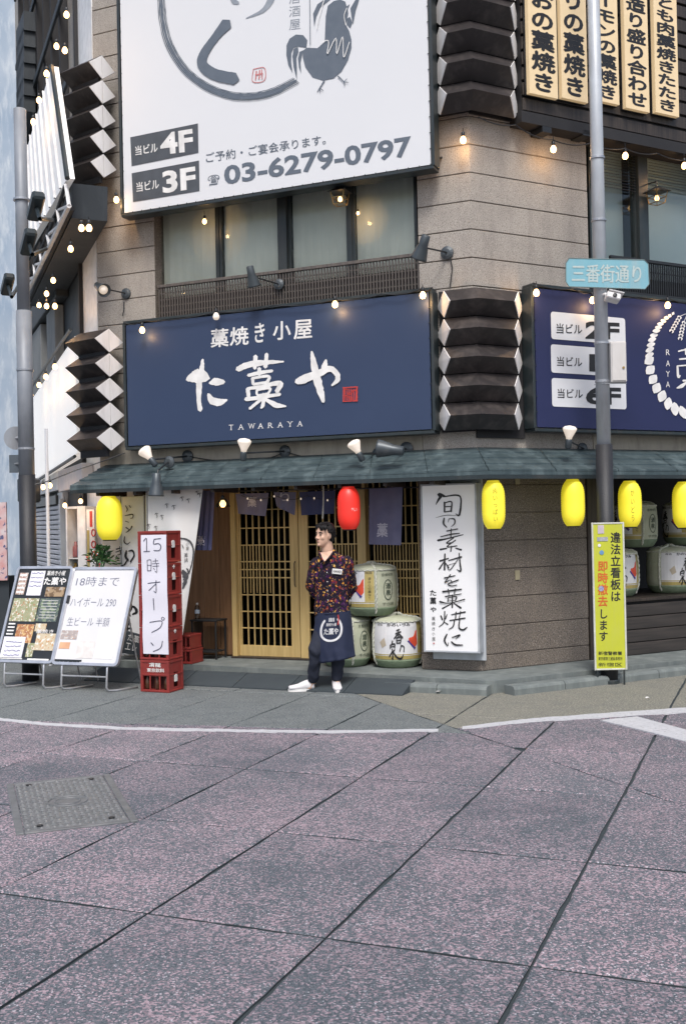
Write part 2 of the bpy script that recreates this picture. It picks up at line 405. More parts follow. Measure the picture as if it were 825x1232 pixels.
# ================================================================== GROUND
A_ = Vector((math.sin(math.radians(22)), math.cos(math.radians(22)))); B_ = Vector((math.cos(math.radians(22)), -math.sin(math.radians(22))))
gm = MB(); gm.add([(-300,-60,-.016),(300,-60,-.016),(300,600,-.016),(-300,600,-.016)], [(0,1,2,3)])
road = setting('road', gm, gbase)
def G2(px, py): g = ground(px, py); return Vector((g.x, g.y))
DJ = (G2(545,875), G2(750,945)); L1 = (G2(0,866), G2(525,881)); L2 = (G2(548,876), G2(825,853))
def clip(poly, a, b, keep, gap=0.0):
    """keep the part of poly left (keep=1) or right (-1) of the line a-b"""
    d = (b-a).normalized(); nn = Vector((-d.y, d.x))*keep; out = []
    for i in range(len(poly)):
        p, q = poly[i], poly[(i+1) % len(poly)]
        dp, dq = (p-a).dot(nn)-gap, (q-a).dot(nn)-gap
        if dp >= 0: out.append(p)
        if dp*dq < 0: out.append(p+(q-p)*(dp/(dp-dq)))
    return out
def area(p): return .5*abs(sum(p[i].x*p[(i+1)%len(p)].y-p[(i+1)%len(p)].x*p[i].y for i in range(len(p))))
def slabpiece(poly, m, top=0.0):
    if len(poly) < 3 or area(poly) < .01: return
    c = sum(poly, Vector((0,0)))/len(poly); pts = []
    for i in range(len(poly)):
        p, q = poly[i], poly[(i+1)%len(poly)]; k = max(1, int((q-p).length/.10))
        nn = Vector((-(q-p).y, (q-p).x)).normalized()
        for j in range(k):
            r = p+(q-p)*(j/k)
            r += (c-r).normalized()*random.uniform(-.003,.006) if j else Vector((0,0)); pts.append(r)
    n = len(pts); g = .0095; pts = [p+(c-p).normalized()*g for p in pts]
    ins = [p+(c-p).normalized()*.010 for p in pts]; tz = top+random.uniform(-.0015,.0015)
    vs = [(p.x-c.x,p.y-c.y,-.015) for p in pts]+[(p.x-c.x,p.y-c.y,tz-.006) for p in pts]+[(p.x-c.x,p.y-c.y,tz) for p in ins]
    fs = [(i,(i+1)%n,n+(i+1)%n,n+i) for i in range(n)]+[(n+i,n+(i+1)%n,2*n+(i+1)%n,2*n+i) for i in range(n)]+[tuple(range(2*n,3*n))]
    me = bpy.data.meshes.new('slab'); me.from_pydata(vs, [], fs); me.materials.append(m); me.materials.append(gbase); fixn(me)
    for p_ in me.polygons:
        if len(p_.vertices) == 4 and p_.index < n: p_.material_index = 1
    o = bpy.data.objects.new('paving_slab', me); COL.objects.link(o); o.parent = road; o.location = (c.x, c.y, 0)
avals = [4.03+1.29*k for k in range(-4, 3)]+[7.80+1.30*k for k in range(0, 12)]
bvals = [-.90+.845*k for k in range(-14, 14)]
for i in range(len(avals)-1):
    for j in range(len(bvals)-1):
        a0, a1, b0, b1 = avals[i], avals[i+1], bvals[j], bvals[j+1]
        cell = [A_*a0+B_*b0, A_*a0+B_*b1, A_*a1+B_*b1, A_*a1+B_*b0]
        if not (-9 < cell[0].x < 9 and cell[0].y < 20): continue
        for (la, side, dj, m) in ((L1, -1, -1, pink), (L2, -1, 1, pink)):
            slabpiece(clip(clip(cell, *la, side), *DJ, dj), m)
for j in range(len(bvals)-1):                  # strip in front of the shop: long joints only
    for (a0, a1) in ((2, 9.6), (9.6, 12.4), (12.4, 20)):
        b0, b1 = bvals[j], bvals[j+1]
        cell = [A_*a0+B_*b0, A_*a0+B_*b1, A_*a1+B_*b1, A_*a1+B_*b0]
        slabpiece(clip(clip(cell, *L1, 1), *DJ, -1), asph)
for j in range(0, len(bvals)-2, 2):
    for (a0, a1) in ((2, 8.9), (8.9, 12), (12, 20)):
        b0, b1 = bvals[j], bvals[j+2]
        cell = [A_*a0+B_*b0, A_*a0+B_*b1, A_*a1+B_*b1, A_*a1+B_*b0]
        slabpiece(clip(clip(cell, *L2, 1), *DJ, 1), olive)
far = MB(); 
for (x0,x1,y0,y1) in ((-300,-12,-40,500),(12,300,-40,500),(-12,12,21,500)): far.add([(x0,y0,-.004),(x1,y0,-.004),(x1,y1,-.004),(x0,y1,-.004)], [(0,1,2,3)])
setting('street', far, asph)
def stripe(pts_a, pts_b, z=.004):
    mb = MB(); n = len(pts_a)
    mb.add([(p.x,p.y,z) for p in pts_a]+[(p.x,p.y,z) for p in pts_b]+[(p.x,p.y,-.006) for p in pts_a]+[(p.x,p.y,-.006) for p in pts_b],
           [(i,i+1,n+i+1,n+i) for i in range(n-1)]+[(i,i+1,2*n+i+1,2*n+i) for i in range(n-1)]+[(n+i,n+i+1,3*n+i+1,3*n+i) for i in range(n-1)])
    return mb
def rough_line(pts, w0):
    a, b = [], []
    for (x, y, k) in pts: a.append(G2(x, y-w0*k)); b.append(G2(x, y+w0*k))
    A2, B2 = [], []
    for S, T in ((a, A2), (b, B2)):
        for i in range(len(S)-1):
            for j in range(12): T.append(S[i].lerp(S[i+1], j/12)+Vector((0, random.uniform(-.012,.012))))
        T.append(S[-1])
    return stripe(A2, B2)
lm = rough_line([(-90,855,1),(0,866,1),(60,872,1),(150,877,1),(300,880,1),(400,881,1),(527,879,1)], 1.5)
lm2 = rough_line([(556,876.5,.9),(640,867,1.2),(745,860,1.6),(900,850,1.8)], 1.8)
setting('stop_line', lm, linew)
setting('road_line', lm2, linew)
zb = MB(); zp = [ground(x, y, .0085) for x, y in ((722,866.5),(766,862),(940,909),(940,935),(825,892),(770,878))]
n = len(zp); zb.slab([(p.x,p.y) for p in zp], -.004, .0085); setting('crossing_stripe', zb, linew)

# manhole
mh = [ground(x, y) for x, y in ((9,946),(125,935),(167,986),(25,1003))]
mc = sum(mh, Vector())/4
ua = ((mh[1]-mh[0])+(mh[2]-mh[3])).normalized(); FM = Frame(mc.x, mc.y, math.degrees(math.atan2(ua.y, ua.x)))
S = .285; T = .57
t = thing('manhole_cover', 'grey rectangular chequered iron manhole cover set in pink paving', 'manhole cover', FM, (0,0,0))
part(t, 'cover_plate', MB().bbox(-S,S,-T,T,-.01,.006,.003), iron)
fb = MB()
for (a,b,c,d) in ((-S-.05,-S-.006,-T-.05,T+.05),(S+.006,S+.05,-T-.05,T+.05),(-S-.004,S+.004,-T-.05,-T-.006),(-S-.004,S+.004,T+.006,T+.05)): fb.bbox(a,b,c,d,-.012,.008,.003)
part(t, 'cover_rim', fb, iron)
kb = MB()
for i in range(16):
    for j in range(24):
        x = -S+.02+i*(2*S-.04)/15; y = -T+.02+j*(2*T-.04)/23
        if x*x/.018+y*y/.018 < 1: continue
        dx, dy = (.014,.006) if (i+j)%2 else (.006,.014)
        kb.add([(x-dx,y-dy,.0055),(x+dx,y-dy,.0055),(x+dx,y+dy,.0055),(x-dx,y+dy,.0055),(x-dx*.6,y-dy*.6,.0125),(x+dx*.6,y-dy*.6,.0125),(x+dx*.6,y+dy*.6,.0125),(x-dx*.6,y+dy*.6,.0125)],
               [(4,5,6,7),(0,1,5,4),(1,2,6,5),(2,3,7,6),(3,0,4,7)])
for r in (.12,.075):
    kb.tube([(r*math.cos(q*math.pi/12), r*math.sin(q*math.pi/12), .006) for q in range(25)], .006, 5)
part(t, 'tread_pattern', kb, iron, kind='stuff')
for (x,y) in ((-.2,T-.06),(.2,T-.06),(-.2,-T+.06),(.2,-T+.06)): part(t, 'key_hole', MB().lathe([(.018,.004),(.018,.0145)], 10, (x,y,0)), blackm)

# platform (pavement edge) round the building, kerb and ramps
def off_corner(d):                             # mitre of the two fronts, d metres out
    nM, nR = -M.v, -R.v; s = nM+nR; p = M.o + s*(d/(1+nM.dot(nR))); return p
def corner_left(d):
    nM, nL = -M.v, -L.v; s = nM+nL; return CL + s*(d/(1+nM.dot(nL)))
def xy(v): return (v.x, v.y)
pf = MB()
pf.slab([xy(corner_left(.15)), xy(off_corner(.6)), xy(R.wld((12,-.66,0))), xy(R.wld((12,3,0))), xy(M.wld((0,4,0))), xy(M.wld((-4.6,4,0)))], -.01, .12)
plat = setting('pavement', pf, kerbm)
# kerb stones with dropped outer lip along the right front and beside the ramps
kr = off_corner(.6)
def kerb_run(F, x0, x1, y, step, h0=.0, w=.16, hh=.085):
    x = x0
    while x < x1-.05:
        xe = min(x+step, x1)
        mb = MB(); r = .03
        prof = [(y-w, -.01), (y-w, hh-r), (y-w+r*.35, hh-r*.3), (y-w+r, hh), (y-.003, hh), (y-.003, -.01)]
        mb.add([(x+.004, a, b) for a, b in prof]+[(xe-.004, a, b) for a, b in prof], [tuple(range(6)), tuple(range(6,12))]+[(i,(i+1)%6,6+(i+1)%6,6+i) for i in range(6)])
        me = fixn(mb.mesh()); me.materials.append(kerbm)
        o = bpy.data.objects.new('kerb_stone', me); COL.objects.link(o); o.parent = plat; o.location = F.o; o.rotation_euler = (0,0,F.a); x = xe
rc = R.loc(kr); kerb_run(R, rc.x+.08, 9, -.60-.06, .62)
mcn = M.loc(kr); kerb_run(M, -.78, mcn.x-.02, -.6, .55)
# black rubber ramp blocks in front of the step
rx = -4.0; gaps = [-3.72+.6*k for k in range(6)]
rx_r = M.at(500, 822, -.6).x
xs = [rx_r-.62*k for k in range(7)][::-1]
for i in range(6):
    x0, x1 = xs[i]+.004, xs[i+1]-.004
    mb = MB(); mb.add([(x0,-.605,0),(x0,-.605,.105),(x0,-.66,.105),(x0,-.98,.012),(x0,-.98,0),(x1,-.605,0),(x1,-.605,.105),(x1,-.66,.105),(x1,-.98,.012),(x1,-.98,0)],
        [(0,1,2,3,4),(5,6,7,8,9),(0,1,6,5),(1,2,7,6),(2,3,8,7),(3,4,9,8),(4,0,5,9)])
    nm = ['leftmost', 'second from left', 'third from left', 'third from right', 'second from right', 'rightmost'][i]
    o = single('kerb_ramp', 'black rubber kerb ramp block, %s of six in front of the entrance step' % nm, 'kerb ramp', mb, rubber, M, ((x0+x1)/2, -.8, 0), 'kerb ramps in front of the step')

# ================================================================== CORNER BUILDING
ZC = 2.32   # underside of storey slab over the shop front
B = thing('corner_building', 'stone-clad corner building with restaurant entrance under a long teal awning', 'building', W, tuple(M.o))
B.location = (0,0,0); BASE[B.name] = Vector((0,0,0))
# wall masses are children placed in frame coordinates
def wpart(F, name, mb, m, parent=B, label=None, kind=None, sm=False):
    me = fixn(mb.mesh(sm=sm)); o = bpy.data.objects.new(name, me); COL.objects.link(o); o.parent = parent
    me.materials.append(m)
    if parent is B: o.location = F.o; o.rotation_euler = (0,0,F.a)
    BASE[o.name] = Vector((0,0,0)); FR[o.name] = F
    if label: o['label'] = label
    if kind: o['kind'] = kind
    return o
def wpiece(parent, name, me, pos):
    o = bpy.data.objects.new(name, me); COL.objects.link(o); o.parent = parent; o.location = pos; return o
xL = -4.65
mx_w0 = M.at(186, 330, 0).x; mx_w1 = M.at(503, 300, 0).x     # window opening on the main front
zt_w = 5.95; zb_w = 3.55
rx_w0 = R.at(707, 260, 0).x
# solid upper block and inner core
up_ = MB(); up_.slab([xy(CL+M.v*.02), xy(M.o+M.v*.02), xy(R.wld((9,.02,0))), xy(R.wld((9,9,0))), xy(L.wld((-9,9,0))), xy(L.wld((-9,.02,0)))], zt_w, 13)
wpart(W, 'upper_wall', up_, granite)
core = MB(); core.slab([xy(M.wld((-3.6,2.2,0))), xy(M.wld((.4,2.4,0))), xy(R.wld((9,1.6,0))), xy(R.wld((9,9,0))), xy(L.wld((-9,9,0))), xy(L.wld((-9,1.5,0)))], .1, zt_w)
wpart(W, 'inner_core', core, darkwall)
midf = MB(); midf.slab([xy(M.wld((-4.6,.05,0))), xy(M.wld((-.02,.05,0))), xy(R.wld((9,.06,0))), xy(R.wld((9,3,0))), xy(M.wld((0,3,0))), xy(M.wld((-4.0,2.6,0)))], ZC+.02, 3.5)
wpart(W, 'storey_slab', midf, darkwood)
# stone walls: backing + coursed panels
H0, DH = .575, .2925
def coursed(F, x0, x1, z0, z1, m, back=.35, name='wall', cuts=()):
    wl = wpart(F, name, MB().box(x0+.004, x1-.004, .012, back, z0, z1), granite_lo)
    k0 = int(math.floor((z0-H0)/DH)); zz = H0+k0*DH
    xs = [x0]+list(cuts)+[x1]
    while zz < z1-.01:
        a, b = max(zz, z0), min(zz+DH, z1)
        if b-a > .03:
            for i in range(len(xs)-1):
                me = MB().bbox(xs[i]+.002, xs[i+1]-.002, random.uniform(-.002,.002), .02, a+.005, b-.005, .004).mesh(); me.materials.append(m)
                wpiece(wl, 'stone_panel', me, (0,0,0))
        zz += DH
    return wl
xe = M.at(505, 700, 0).x
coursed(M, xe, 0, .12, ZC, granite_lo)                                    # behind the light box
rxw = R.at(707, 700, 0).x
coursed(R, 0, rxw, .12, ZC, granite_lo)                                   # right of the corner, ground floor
coursed(M, mx_w1, 0, ZC+.0, zt_w+2, granite)
coursed(R, 0, rx_w0, ZC+.0, zt_w+2, granite)
coursed(M, xL, mx_w0, ZC+.0, zt_w+2, granite)
for F, a, b in ((M, mx_w0, mx_w1), (R, rx_w0, 8)): wpart(F, 'lintel', MB().box(a+.002, b-.002, -.004, .4, ZC, zb_w), concrete)
# ground-floor recess: floor is the platform; ceiling, side panel, back wall
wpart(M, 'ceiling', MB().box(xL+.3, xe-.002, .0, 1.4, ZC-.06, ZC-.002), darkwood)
YD = .42
def X(px, py=700, y=YD): return M.at(px, py, y).x
def Z(px, py, y=YD): return M.at(px, py, y).z
ztop = Z(320, 590)+.12
wpart(M, 'lintel', MB().bbox(X(215), X(509), YD-.06, YD+.1, ztop+.01, ZC-.065), darkwood)
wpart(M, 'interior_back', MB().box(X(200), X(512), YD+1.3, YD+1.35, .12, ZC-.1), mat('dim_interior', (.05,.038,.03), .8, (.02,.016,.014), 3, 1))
wp = wpart(M, 'wood_wall', MB().box(X(120), X(281), YD+.06, YD+.12, .12, ztop), brownwood)
pw = (X(281)-X(225))/3
for i in range(3):
    me = MB().bbox(X(225)+pw*i+.002, X(225)+pw*(i+1)-.002, YD+.035, YD+.058, .14, ztop-.01, .004).mesh(); me.materials.append(brownwood); wpiece(wp, 'wood_panel', me, (0,0,0))
# door jambs and posts
def post(px0, px1, y0=YD-.05, y1=YD+.08, name='door_post', m=doorwood, z0=.125):
    return wpart(M, name, MB().bbox(X(px0), X(px1), y0, y1, z0, ztop, .005), m)
post(280.5, 286)
def door(px0, px1, stL, stR, vx, hz, dense, y, zb=792, rail_b=777, name='sliding_door', handle=None):
    x0, x1 = X(px0), X(px1); z0 = .13; z1 = ztop-.01; sl = X(px0+stL); s2 = X(px1-stR); zr = Z(320, rail_b)
    d = wpart(M, name, MB().bbox(x0, sl, y-.018, y+.018, z0, z1, .004).bbox(s2, x1, y-.018, y+.018, z0, z1, .004)
              .bbox(sl-.002, s2+.002, y-.0165, y+.0165, z0+.002, zr, .004).bbox(sl-.002, s2+.002, y-.0165, y+.0165, z1-.06, z1-.003, .004), doorwood)
    me = MB().box(-.0065,.0065,-.009,.009, zr-.003, z1-.055).mesh(); me.materials.append(doorwood)
    for v in vx:
        if sl < v < s2: wpiece(d, 'lattice_bar', me, (v, y, 0))
    me = MB().box(sl-.002, s2+.002, -.007,.007,-.0065,.0065).mesh(); me.materials.append(doorwood)
    for h in hz: wpiece(d, 'lattice_rail', me, (0, y, h))
    if dense:
        a, b, c0, c1 = dense
        me = MB().box(-.0045,.0045,-.006,.006, c0, c1).mesh(); me.materials.append(doorwood)
        for v in vx:
            vv = v+(vx[1]-vx[0])/2
            if a < vv < b: wpiece(d, 'lattice_bar', me, (vv, y, 0))
    wpiece2 = MB().box(sl, s2, y+.02, y+.024, zr, z1-.05).mesh(); wpiece2.materials.append(dglass); wpiece(d, 'pane', wpiece2, (0,0,0))
    if handle:
        me = fixn(MB().tube([(handle, y-.02, .95),(handle, y-.045, .97),(handle, y-.045, 1.22),(handle, y-.02, 1.24)], .006, 6).mesh()); me.materials.append(blackm); wpiece(d, 'handle', me, (0,0,0))
    return d
hz = [Z(320, 540+q/3.975) for q in (290, 378, 460, 540, 578, 617, 700, 780, 860)]
v1 = [X(200+q/3.975) for q in (352, 383, 413, 443, 477, 507, 537, 565)]
door(286, 359, 1.5, 10.5, v1, hz, (X(288), X(325), Z(320,540+690/3.975), Z(320,540+462/3.975)), YD+.03, handle=X(355))
v2 = [X(q) for q in (383, 390.5, 398, 405.5, 413, 420.5, 428)]
door(361.5, 433, 11, 1.5, v2, hz, (X(380), X(433), hz[6], hz[2]), YD-.012)
post(433, 443, YD-.05, YD+.06)
v3 = [X(443+q) for q in (8, 15.6, 23.2, 30.8, 38.4, 46, 53.6, 61)]
door(443.5, 508, 1, 1.2, v3, hz, (X(447), X(505), hz[7], hz[2]), YD+.01, name='lattice_window')
wpart(M, 'threshold', MB().bbox(X(281), X(508), YD-.1, YD+.1, .118, .14, .004), darkwood)

# ---- upper windows of the main front
YW = .14
def XW(px, y=YW): return M.at(px, 300, y).x
wins = [(188, 262), (264, 337), (347, 420), (424, 502)]
for i, (a, b) in enumerate(wins):
    x0, x1 = XW(a), XW(b); f = .03
    wf = wpart(M, 'window', MB().box(x0, x0+f, YW, YW+.05, zb_w, zt_w).box(x1-f, x1, YW, YW+.05, zb_w, zt_w).box(x0+f, x1-f, YW+.002, YW+.048, zb_w, zb_w+.5), frame_teal)
    me = MB().box(x0+f, x1-f, YW+.02, YW+.026, zb_w+.5, zt_w).mesh(); me.materials.append(glass); wpiece(wf, 'pane', me, (0,0,0))
    cb = MB(); n = 14
    for k in range(n):
        xa = x0+f+(x1-x0-2*f)*k/n; xb_ = x0+f+(x1-x0-2*f)*(k+1)/n
        ya, yb = YW+.07+(.007 if k%2 else 0), YW+.07+(0 if k%2 else .007)
        cb.add([(xa,ya,zb_w+.3),(xb_,yb,zb_w+.3),(xb_,yb,zt_w),(xa,ya,zt_w)], [(0,1,2,3)])
    me = cb.mesh(); me.materials.append(curtain); wpiece(wf, 'curtain', me, (0,0,0))
wpart(M, 'mullion', MB().box(XW(337), XW(347), YW-.05, YW+.1, zb_w, zt_w), frame_teal)
for a, b in ((262, 264), (420, 424)): wpart(M, 'mullion', MB().box(XW(a), XW(b), YW-.012, YW+.07, zb_w, zt_w), frame_teal)
wpart(M, 'window_soffit', MB().box(mx_w0, mx_w1, .03, .5, zt_w-.1, zt_w-.002), darkwall)
# balcony lattice
def railing(F, x0, x1, z0, z1, y, step, hn=3, m=blackm, name='window_railing'):
    r = wpart(F, name, MB().bbox(x0, x1, y-.02, y+.02, z1-.035, z1, .003).bbox(x0, x1, y-.02, y+.02, z0, z0+.03, .003), m)
    me = MB().box(-.007,.007,-.008,.008, z0+.031, z1-.036).mesh(); me.materials.append(m); k = x0+step*.5
    while k < x1: wpiece(r, 'railing_bar', me, (k, y, 0)); k += step
    me = MB().box(x0, x1, -.004,.004,-.006,.006).mesh(); me.materials.append(m)
    for i in range(hn): wpiece(r, 'railing_rail', me, (0, y+.013, z0+.06+(z1-z0-.12)*(i+.5)/hn))
lat = wood('weathered_lattice', (.13,.11,.095), (.075,.065,.06))
zr1 = M.at(344, 324, .05).z
railing(M, mx_w0+.01, mx_w1-.01, zr1-.42, zr1, .05, .036, 4, lat)
wpart(M, 'shade_board', MB().box(mx_w0+.01, mx_w1-.01, .12, .13, zb_w-.03, zr1-.14), darkwall)
zr2 = R.at(790, 314, .05).z
railing(R, R.at(733, 300, .05).x, R.at(733, 300, .05).x+3, zr2-.42, zr2, .05, .034, 2, blackm)
wpart(R, 'shade_board', MB().box(rx_w0+.01, 6, .12, .13, zb_w-.03, zr2-.2), darkwall)
# ---- upper windows of the right front
def XR(px, py=250, y=YW): return R.at(px, py, y).x
for (a, b) in ((709, 765), (776, 835)):
    x0, x1 = XR(a), XR(b) if b < 830 else XR(765)+1.1
    wf = wpart(R, 'window', MB().box(x0, x0+.025, YW, YW+.05, zb_w, zt_w).box(x1-.025, x1, YW, YW+.05, zb_w, zt_w), frame_teal)
    me = MB().box(x0+.025, x1-.025, YW+.02, YW+.026, zb_w, zt_w).mesh(); me.materials.append(glass); wpiece(wf, 'pane', me, (0,0,0))
    me = MB().box(x0+.02, x1-.02, YW+.2, YW+.21, zb_w, zt_w).mesh(); me.materials.append(winw); wpiece(wf, 'curtain', me, (0,0,0))
    zs = R.at(a, 222, YW).z; me = MB().add([(x0+.03,-.012,-.008),(x1-.03,-.012,-.008),(x1-.03,.012,.008),(x0+.03,.012,.008)], [(0,1,2,3)]).mesh(); me.materials.append(chev)
    k = zs
    while k < zt_w-.02: wpiece(wf, 'blind_slat', me, (0, YW-.03, k)); k += .032
wpart(R, 'mullion', MB().box(XR(765), XR(776), YW-.05, YW+.1, zb_w, zt_w), frame_teal)
# dark louvred front behind the lit banners, with soffit
zs = R.at(640, 148, -.16).z
xl0 = R.at(628, 100, -.16).x
lv = wpart(R, 'louvre_front', MB().box(xl0, 7, -.14, -.02, zs+.1, 9.5), darkwall)
k = zs+.12
me = MB().bbox(xl0, 7, -.03, 0, 0, .13, .004).mesh(); me.materials.append(darkwood)
while k < 8.5: wpiece(lv, 'louvre_board', me, (0, -.142, k)); k += .16
wpart(R, 'soffit_band', MB().box(xl0-.05, 7, -.2, 0, zs-.02, zs+.098), darkwall)
zs2 = R.at(740, 172, 0).z
wpart(R, 'soffit_box', MB().box(rx_w0+.02, 7, -.18, .1, zs2, zs-.022), darkwall)
for (px, py) in ((647, 161), (695, 165)):
    p = R.at(px, py, -.05); wpart(R, 'bracket', MB().box(p.x-.06, p.x+.06, -.2, 0, p.z-.03, p.z+.03), blackm)

# ---- ground floor right: niche with barrels
xn = R.at(736, 700, 0).x
wpart(R, 'niche_post', MB().bbox(rxw+.002, xn, -.02, .3, .12, ZC-.002, .006), darkwood)
zn = R.at(790, 722, .0).z
sw = wpart(R, 'niche_wall', MB().box(xn, 7, .03, .3, .12, zn), darkwall)
k = .125
me = MB().bbox(xn+.003, 7, -.012, .028, 0, .135, .006).mesh(); me.materials.append(wood('dark_boards', (.05,.042,.038), (.03,.026,.024), vert=False))
while k < zn-.1: wpiece(sw, 'wall_board', me, (0,0,k)); k += .143
wpart(R, 'niche_shelf', MB().bbox(xn, 7, -.03, 1.2, zn+.002, zn+.035, .005), darkwood)
wpart(R, 'niche_back', MB().box(xn, 7, 1.2, 1.25, zn, ZC), darkwall)
wpart(R, 'niche_ceiling', MB().box(rxw, 7, .0, 1.25, ZC-.04, ZC+.01), darkwood)

# ---- teal awning, mitred round both corners
def awn(d, z):
    xa_ = M.at(84, 588, -.6).x if d > .3 else M.at(127, 560, -.02).x
    return [M.wld((xa_, -d, z)), Vector((*xy(off_corner(d)), z)), R.wld((8, -d, z))]
z_e = M.at(320, 577, -.6).z; z_w = M.at(320, 551, 0).z
ze2 = z_e
prev = None
base_a = awn(.6, z_e); base_b = awn(.02, z_w)
def lerp_line(t, dz): return [a.lerp(b, t)+Vector((0,0,dz)) for a, b in zip(base_a, base_b)]
rows = 4; mbs = MB()
bot = lerp_line(0, -.035); topb = lerp_line(1, -.035)
a0 = lerp_line(0, 0)
fs = []
mbs.add(bot+a0+topb, [(i, i+1, 3+i+1, 3+i) for i in range(2)]+[(i, i+1, 6+i+1, 6+i) for i in range(2)]+[(0,3,6)])
aw = wpart(W, 'awning', mbs, roofm)
for r in range(rows):                          # overlapping sheet courses
    t0, t1 = r/rows, (r+1)/rows+.04; seg = [1, 12, 8]
    la = lerp_line(t0, .022); lb = lerp_line(min(t1, 1), .006); lc = lerp_line(t0, .003)
    for i in range(2):
        nseg = (8, 10)[i]
        for k in range(nseg):
            f0, f1 = k/nseg+.0006, (k+1)/nseg-.0006
            me = MB().add([la[i].lerp(la[i+1], f0), la[i].lerp(la[i+1], f1), lb[i].lerp(lb[i+1], f1), lb[i].lerp(lb[i+1], f0), lc[i].lerp(lc[i+1], f0), lc[i].lerp(lc[i+1], f1)],
                          [(0,1,2,3), (4,5,1,0)]).mesh(); me.materials.append(roofm); wpiece(aw, 'roof_sheet', me, (0,0,0))
fa = MB().add(lerp_line(0, -.036)+lerp_line(0, -.075)+lerp_line(.06, -.036)+lerp_line(.06, -.075), [(i,i+1,3+i+1,3+i) for i in range(2)]+[(3+i,3+i+1,9+i+1,9+i) for i in range(2)]+[(6+i,6+i+1,9+i+1,9+i) for i in range(2)])
wpart(W, 'fascia', fa, frame_teal)
for i in range(9):
    x = -4.3+i*.5; wpart(M, 'rafter', MB().box(x-.02, x+.02, -.55, .0, z_e-.11, z_e-.04), darkwood)

# ---- zig-zag corner ornaments
def tier_right(zm, h, xb, xm, xf, rb, rm, rf, parent, D=.30):
    cb, cm, cf = off_corner(0.0), off_corner(D/2), off_corner(D)
    def V(p, z): return Vector((p.x, p.y, z))
    Lb, Lm, Lf = M.wld((xb, -.01, 0)), M.wld((xm, -D/2, 0)), M.wld((xf, -D, 0))
    Rb, Rm, Rf = R.wld((rb, -.01, 0)), R.wld((rm, -D/2, 0)), R.wld((rf, -D, 0))
    g = .004
    ring = lambda b, m, f: [V(b, zm), V(m, zm+h/2-g), V(f, zm), V(m, zm-h/2+g)]
    vs = ring(Lb, Lm, Lf)+ring(cb, cm, cf)+ring(Rb, Rm, Rf)
    fs = [(4*k+i, 4*k+(i+1)%4, 4*(k+1)+(i+1)%4, 4*(k+1)+i) for k in range(2) for i in range(4)]+[(0,1,2,3),(8,9,10,11)]
    me = fixn(MB().add(vs, fs).mesh()); me.materials.append(chev); t = wpiece(parent, 'fin', me, (0,0,0))
    for rr in (ring(Lb, Lm, Lf), ring(Rb, Rm, Rf)):
        c = sum(rr, Vector())/4; nn = (rr[1]-rr[0]).cross(rr[2]-rr[1]).normalized()
        if nn.dot(Vector((0,0,1.7))-c) < 0: nn = -nn
        q = [c+(p-c)*.97+nn*.004 for p in rr]; q2 = [c+(p-c)*.97+nn*.012 for p in rr]
        me = fixn(MB().add(q+q2, [(0,1,2,3),(4,5,6,7)]+[(i,(i+1)%4,4+(i+1)%4,4+i) for i in range(4)]).mesh()); me.materials.append(capwhite); wpiece(parent, 'end_cap', me, (0,0,0))
orn = wpart(W, 'corner_ornament', MB().tube([off_corner(.03)+Vector((0,0,2.6)), off_corner(.03)+Vector((0,0,3.9))], .05, 6), darkwall)
ym = .01
for k in range(5):
    py = 366+34*k
    zm = M.at(534, py, -.15).z; h = M.at(534, py-17, -.15).z-M.at(534, py+17, -.15).z
    tier_right(zm, h, M.at(526.5, py, -.01).x, M.at(535, py, -.15).x, M.at(542.5, py, -.30).x, R.at(627, py, -.01).x, R.at(622.5, py, -.15).x, R.at(618, py, -.30).x, orn)
wpart(M, 'ornament_backing', MB().box(M.at(529,400,-.02).x, -.0, -.03, -.004, M.at(545,520,0).z, M.at(545,350,0).z), darkwall)
wpart(R, 'ornament_backing', MB().box(0.0, R.at(628,400,-.02).x, -.03, -.004, M.at(545,528,0).z, M.at(545,350,0).z), darkwall)
wpart(M, 'ornament_backing', MB().box(M.at(523,50,-.02).x, -.0, -.03, -.004, M.at(545,138,0).z, 9), darkwall)
wpart(R, 'ornament_backing', MB().box(0.0, R.at(626,50,-.02).x, -.03, -.004, M.at(545,140,0).z, 9), darkwall)
orn = wpart(W, 'corner_ornament', MB().tube([off_corner(.03)+Vector((0,0,5.9)), off_corner(.03)+Vector((0,0,8.2))], .05, 6), darkwall)
for k in range(7):
    py = 121-36*k
    zm = M.at(530, py, -.15).z; h = M.at(530, py-18, -.15).z-M.at(530, py+18, -.15).z
    tier_right(zm, h, M.at(521, py, -.01).x, M.at(530, py, -.15).x, M.at(538.5, py, -.30).x, R.at(622, py, -.01).x, R.at(617.5, py, -.15).x, R.at(613, py, -.30).x, orn)
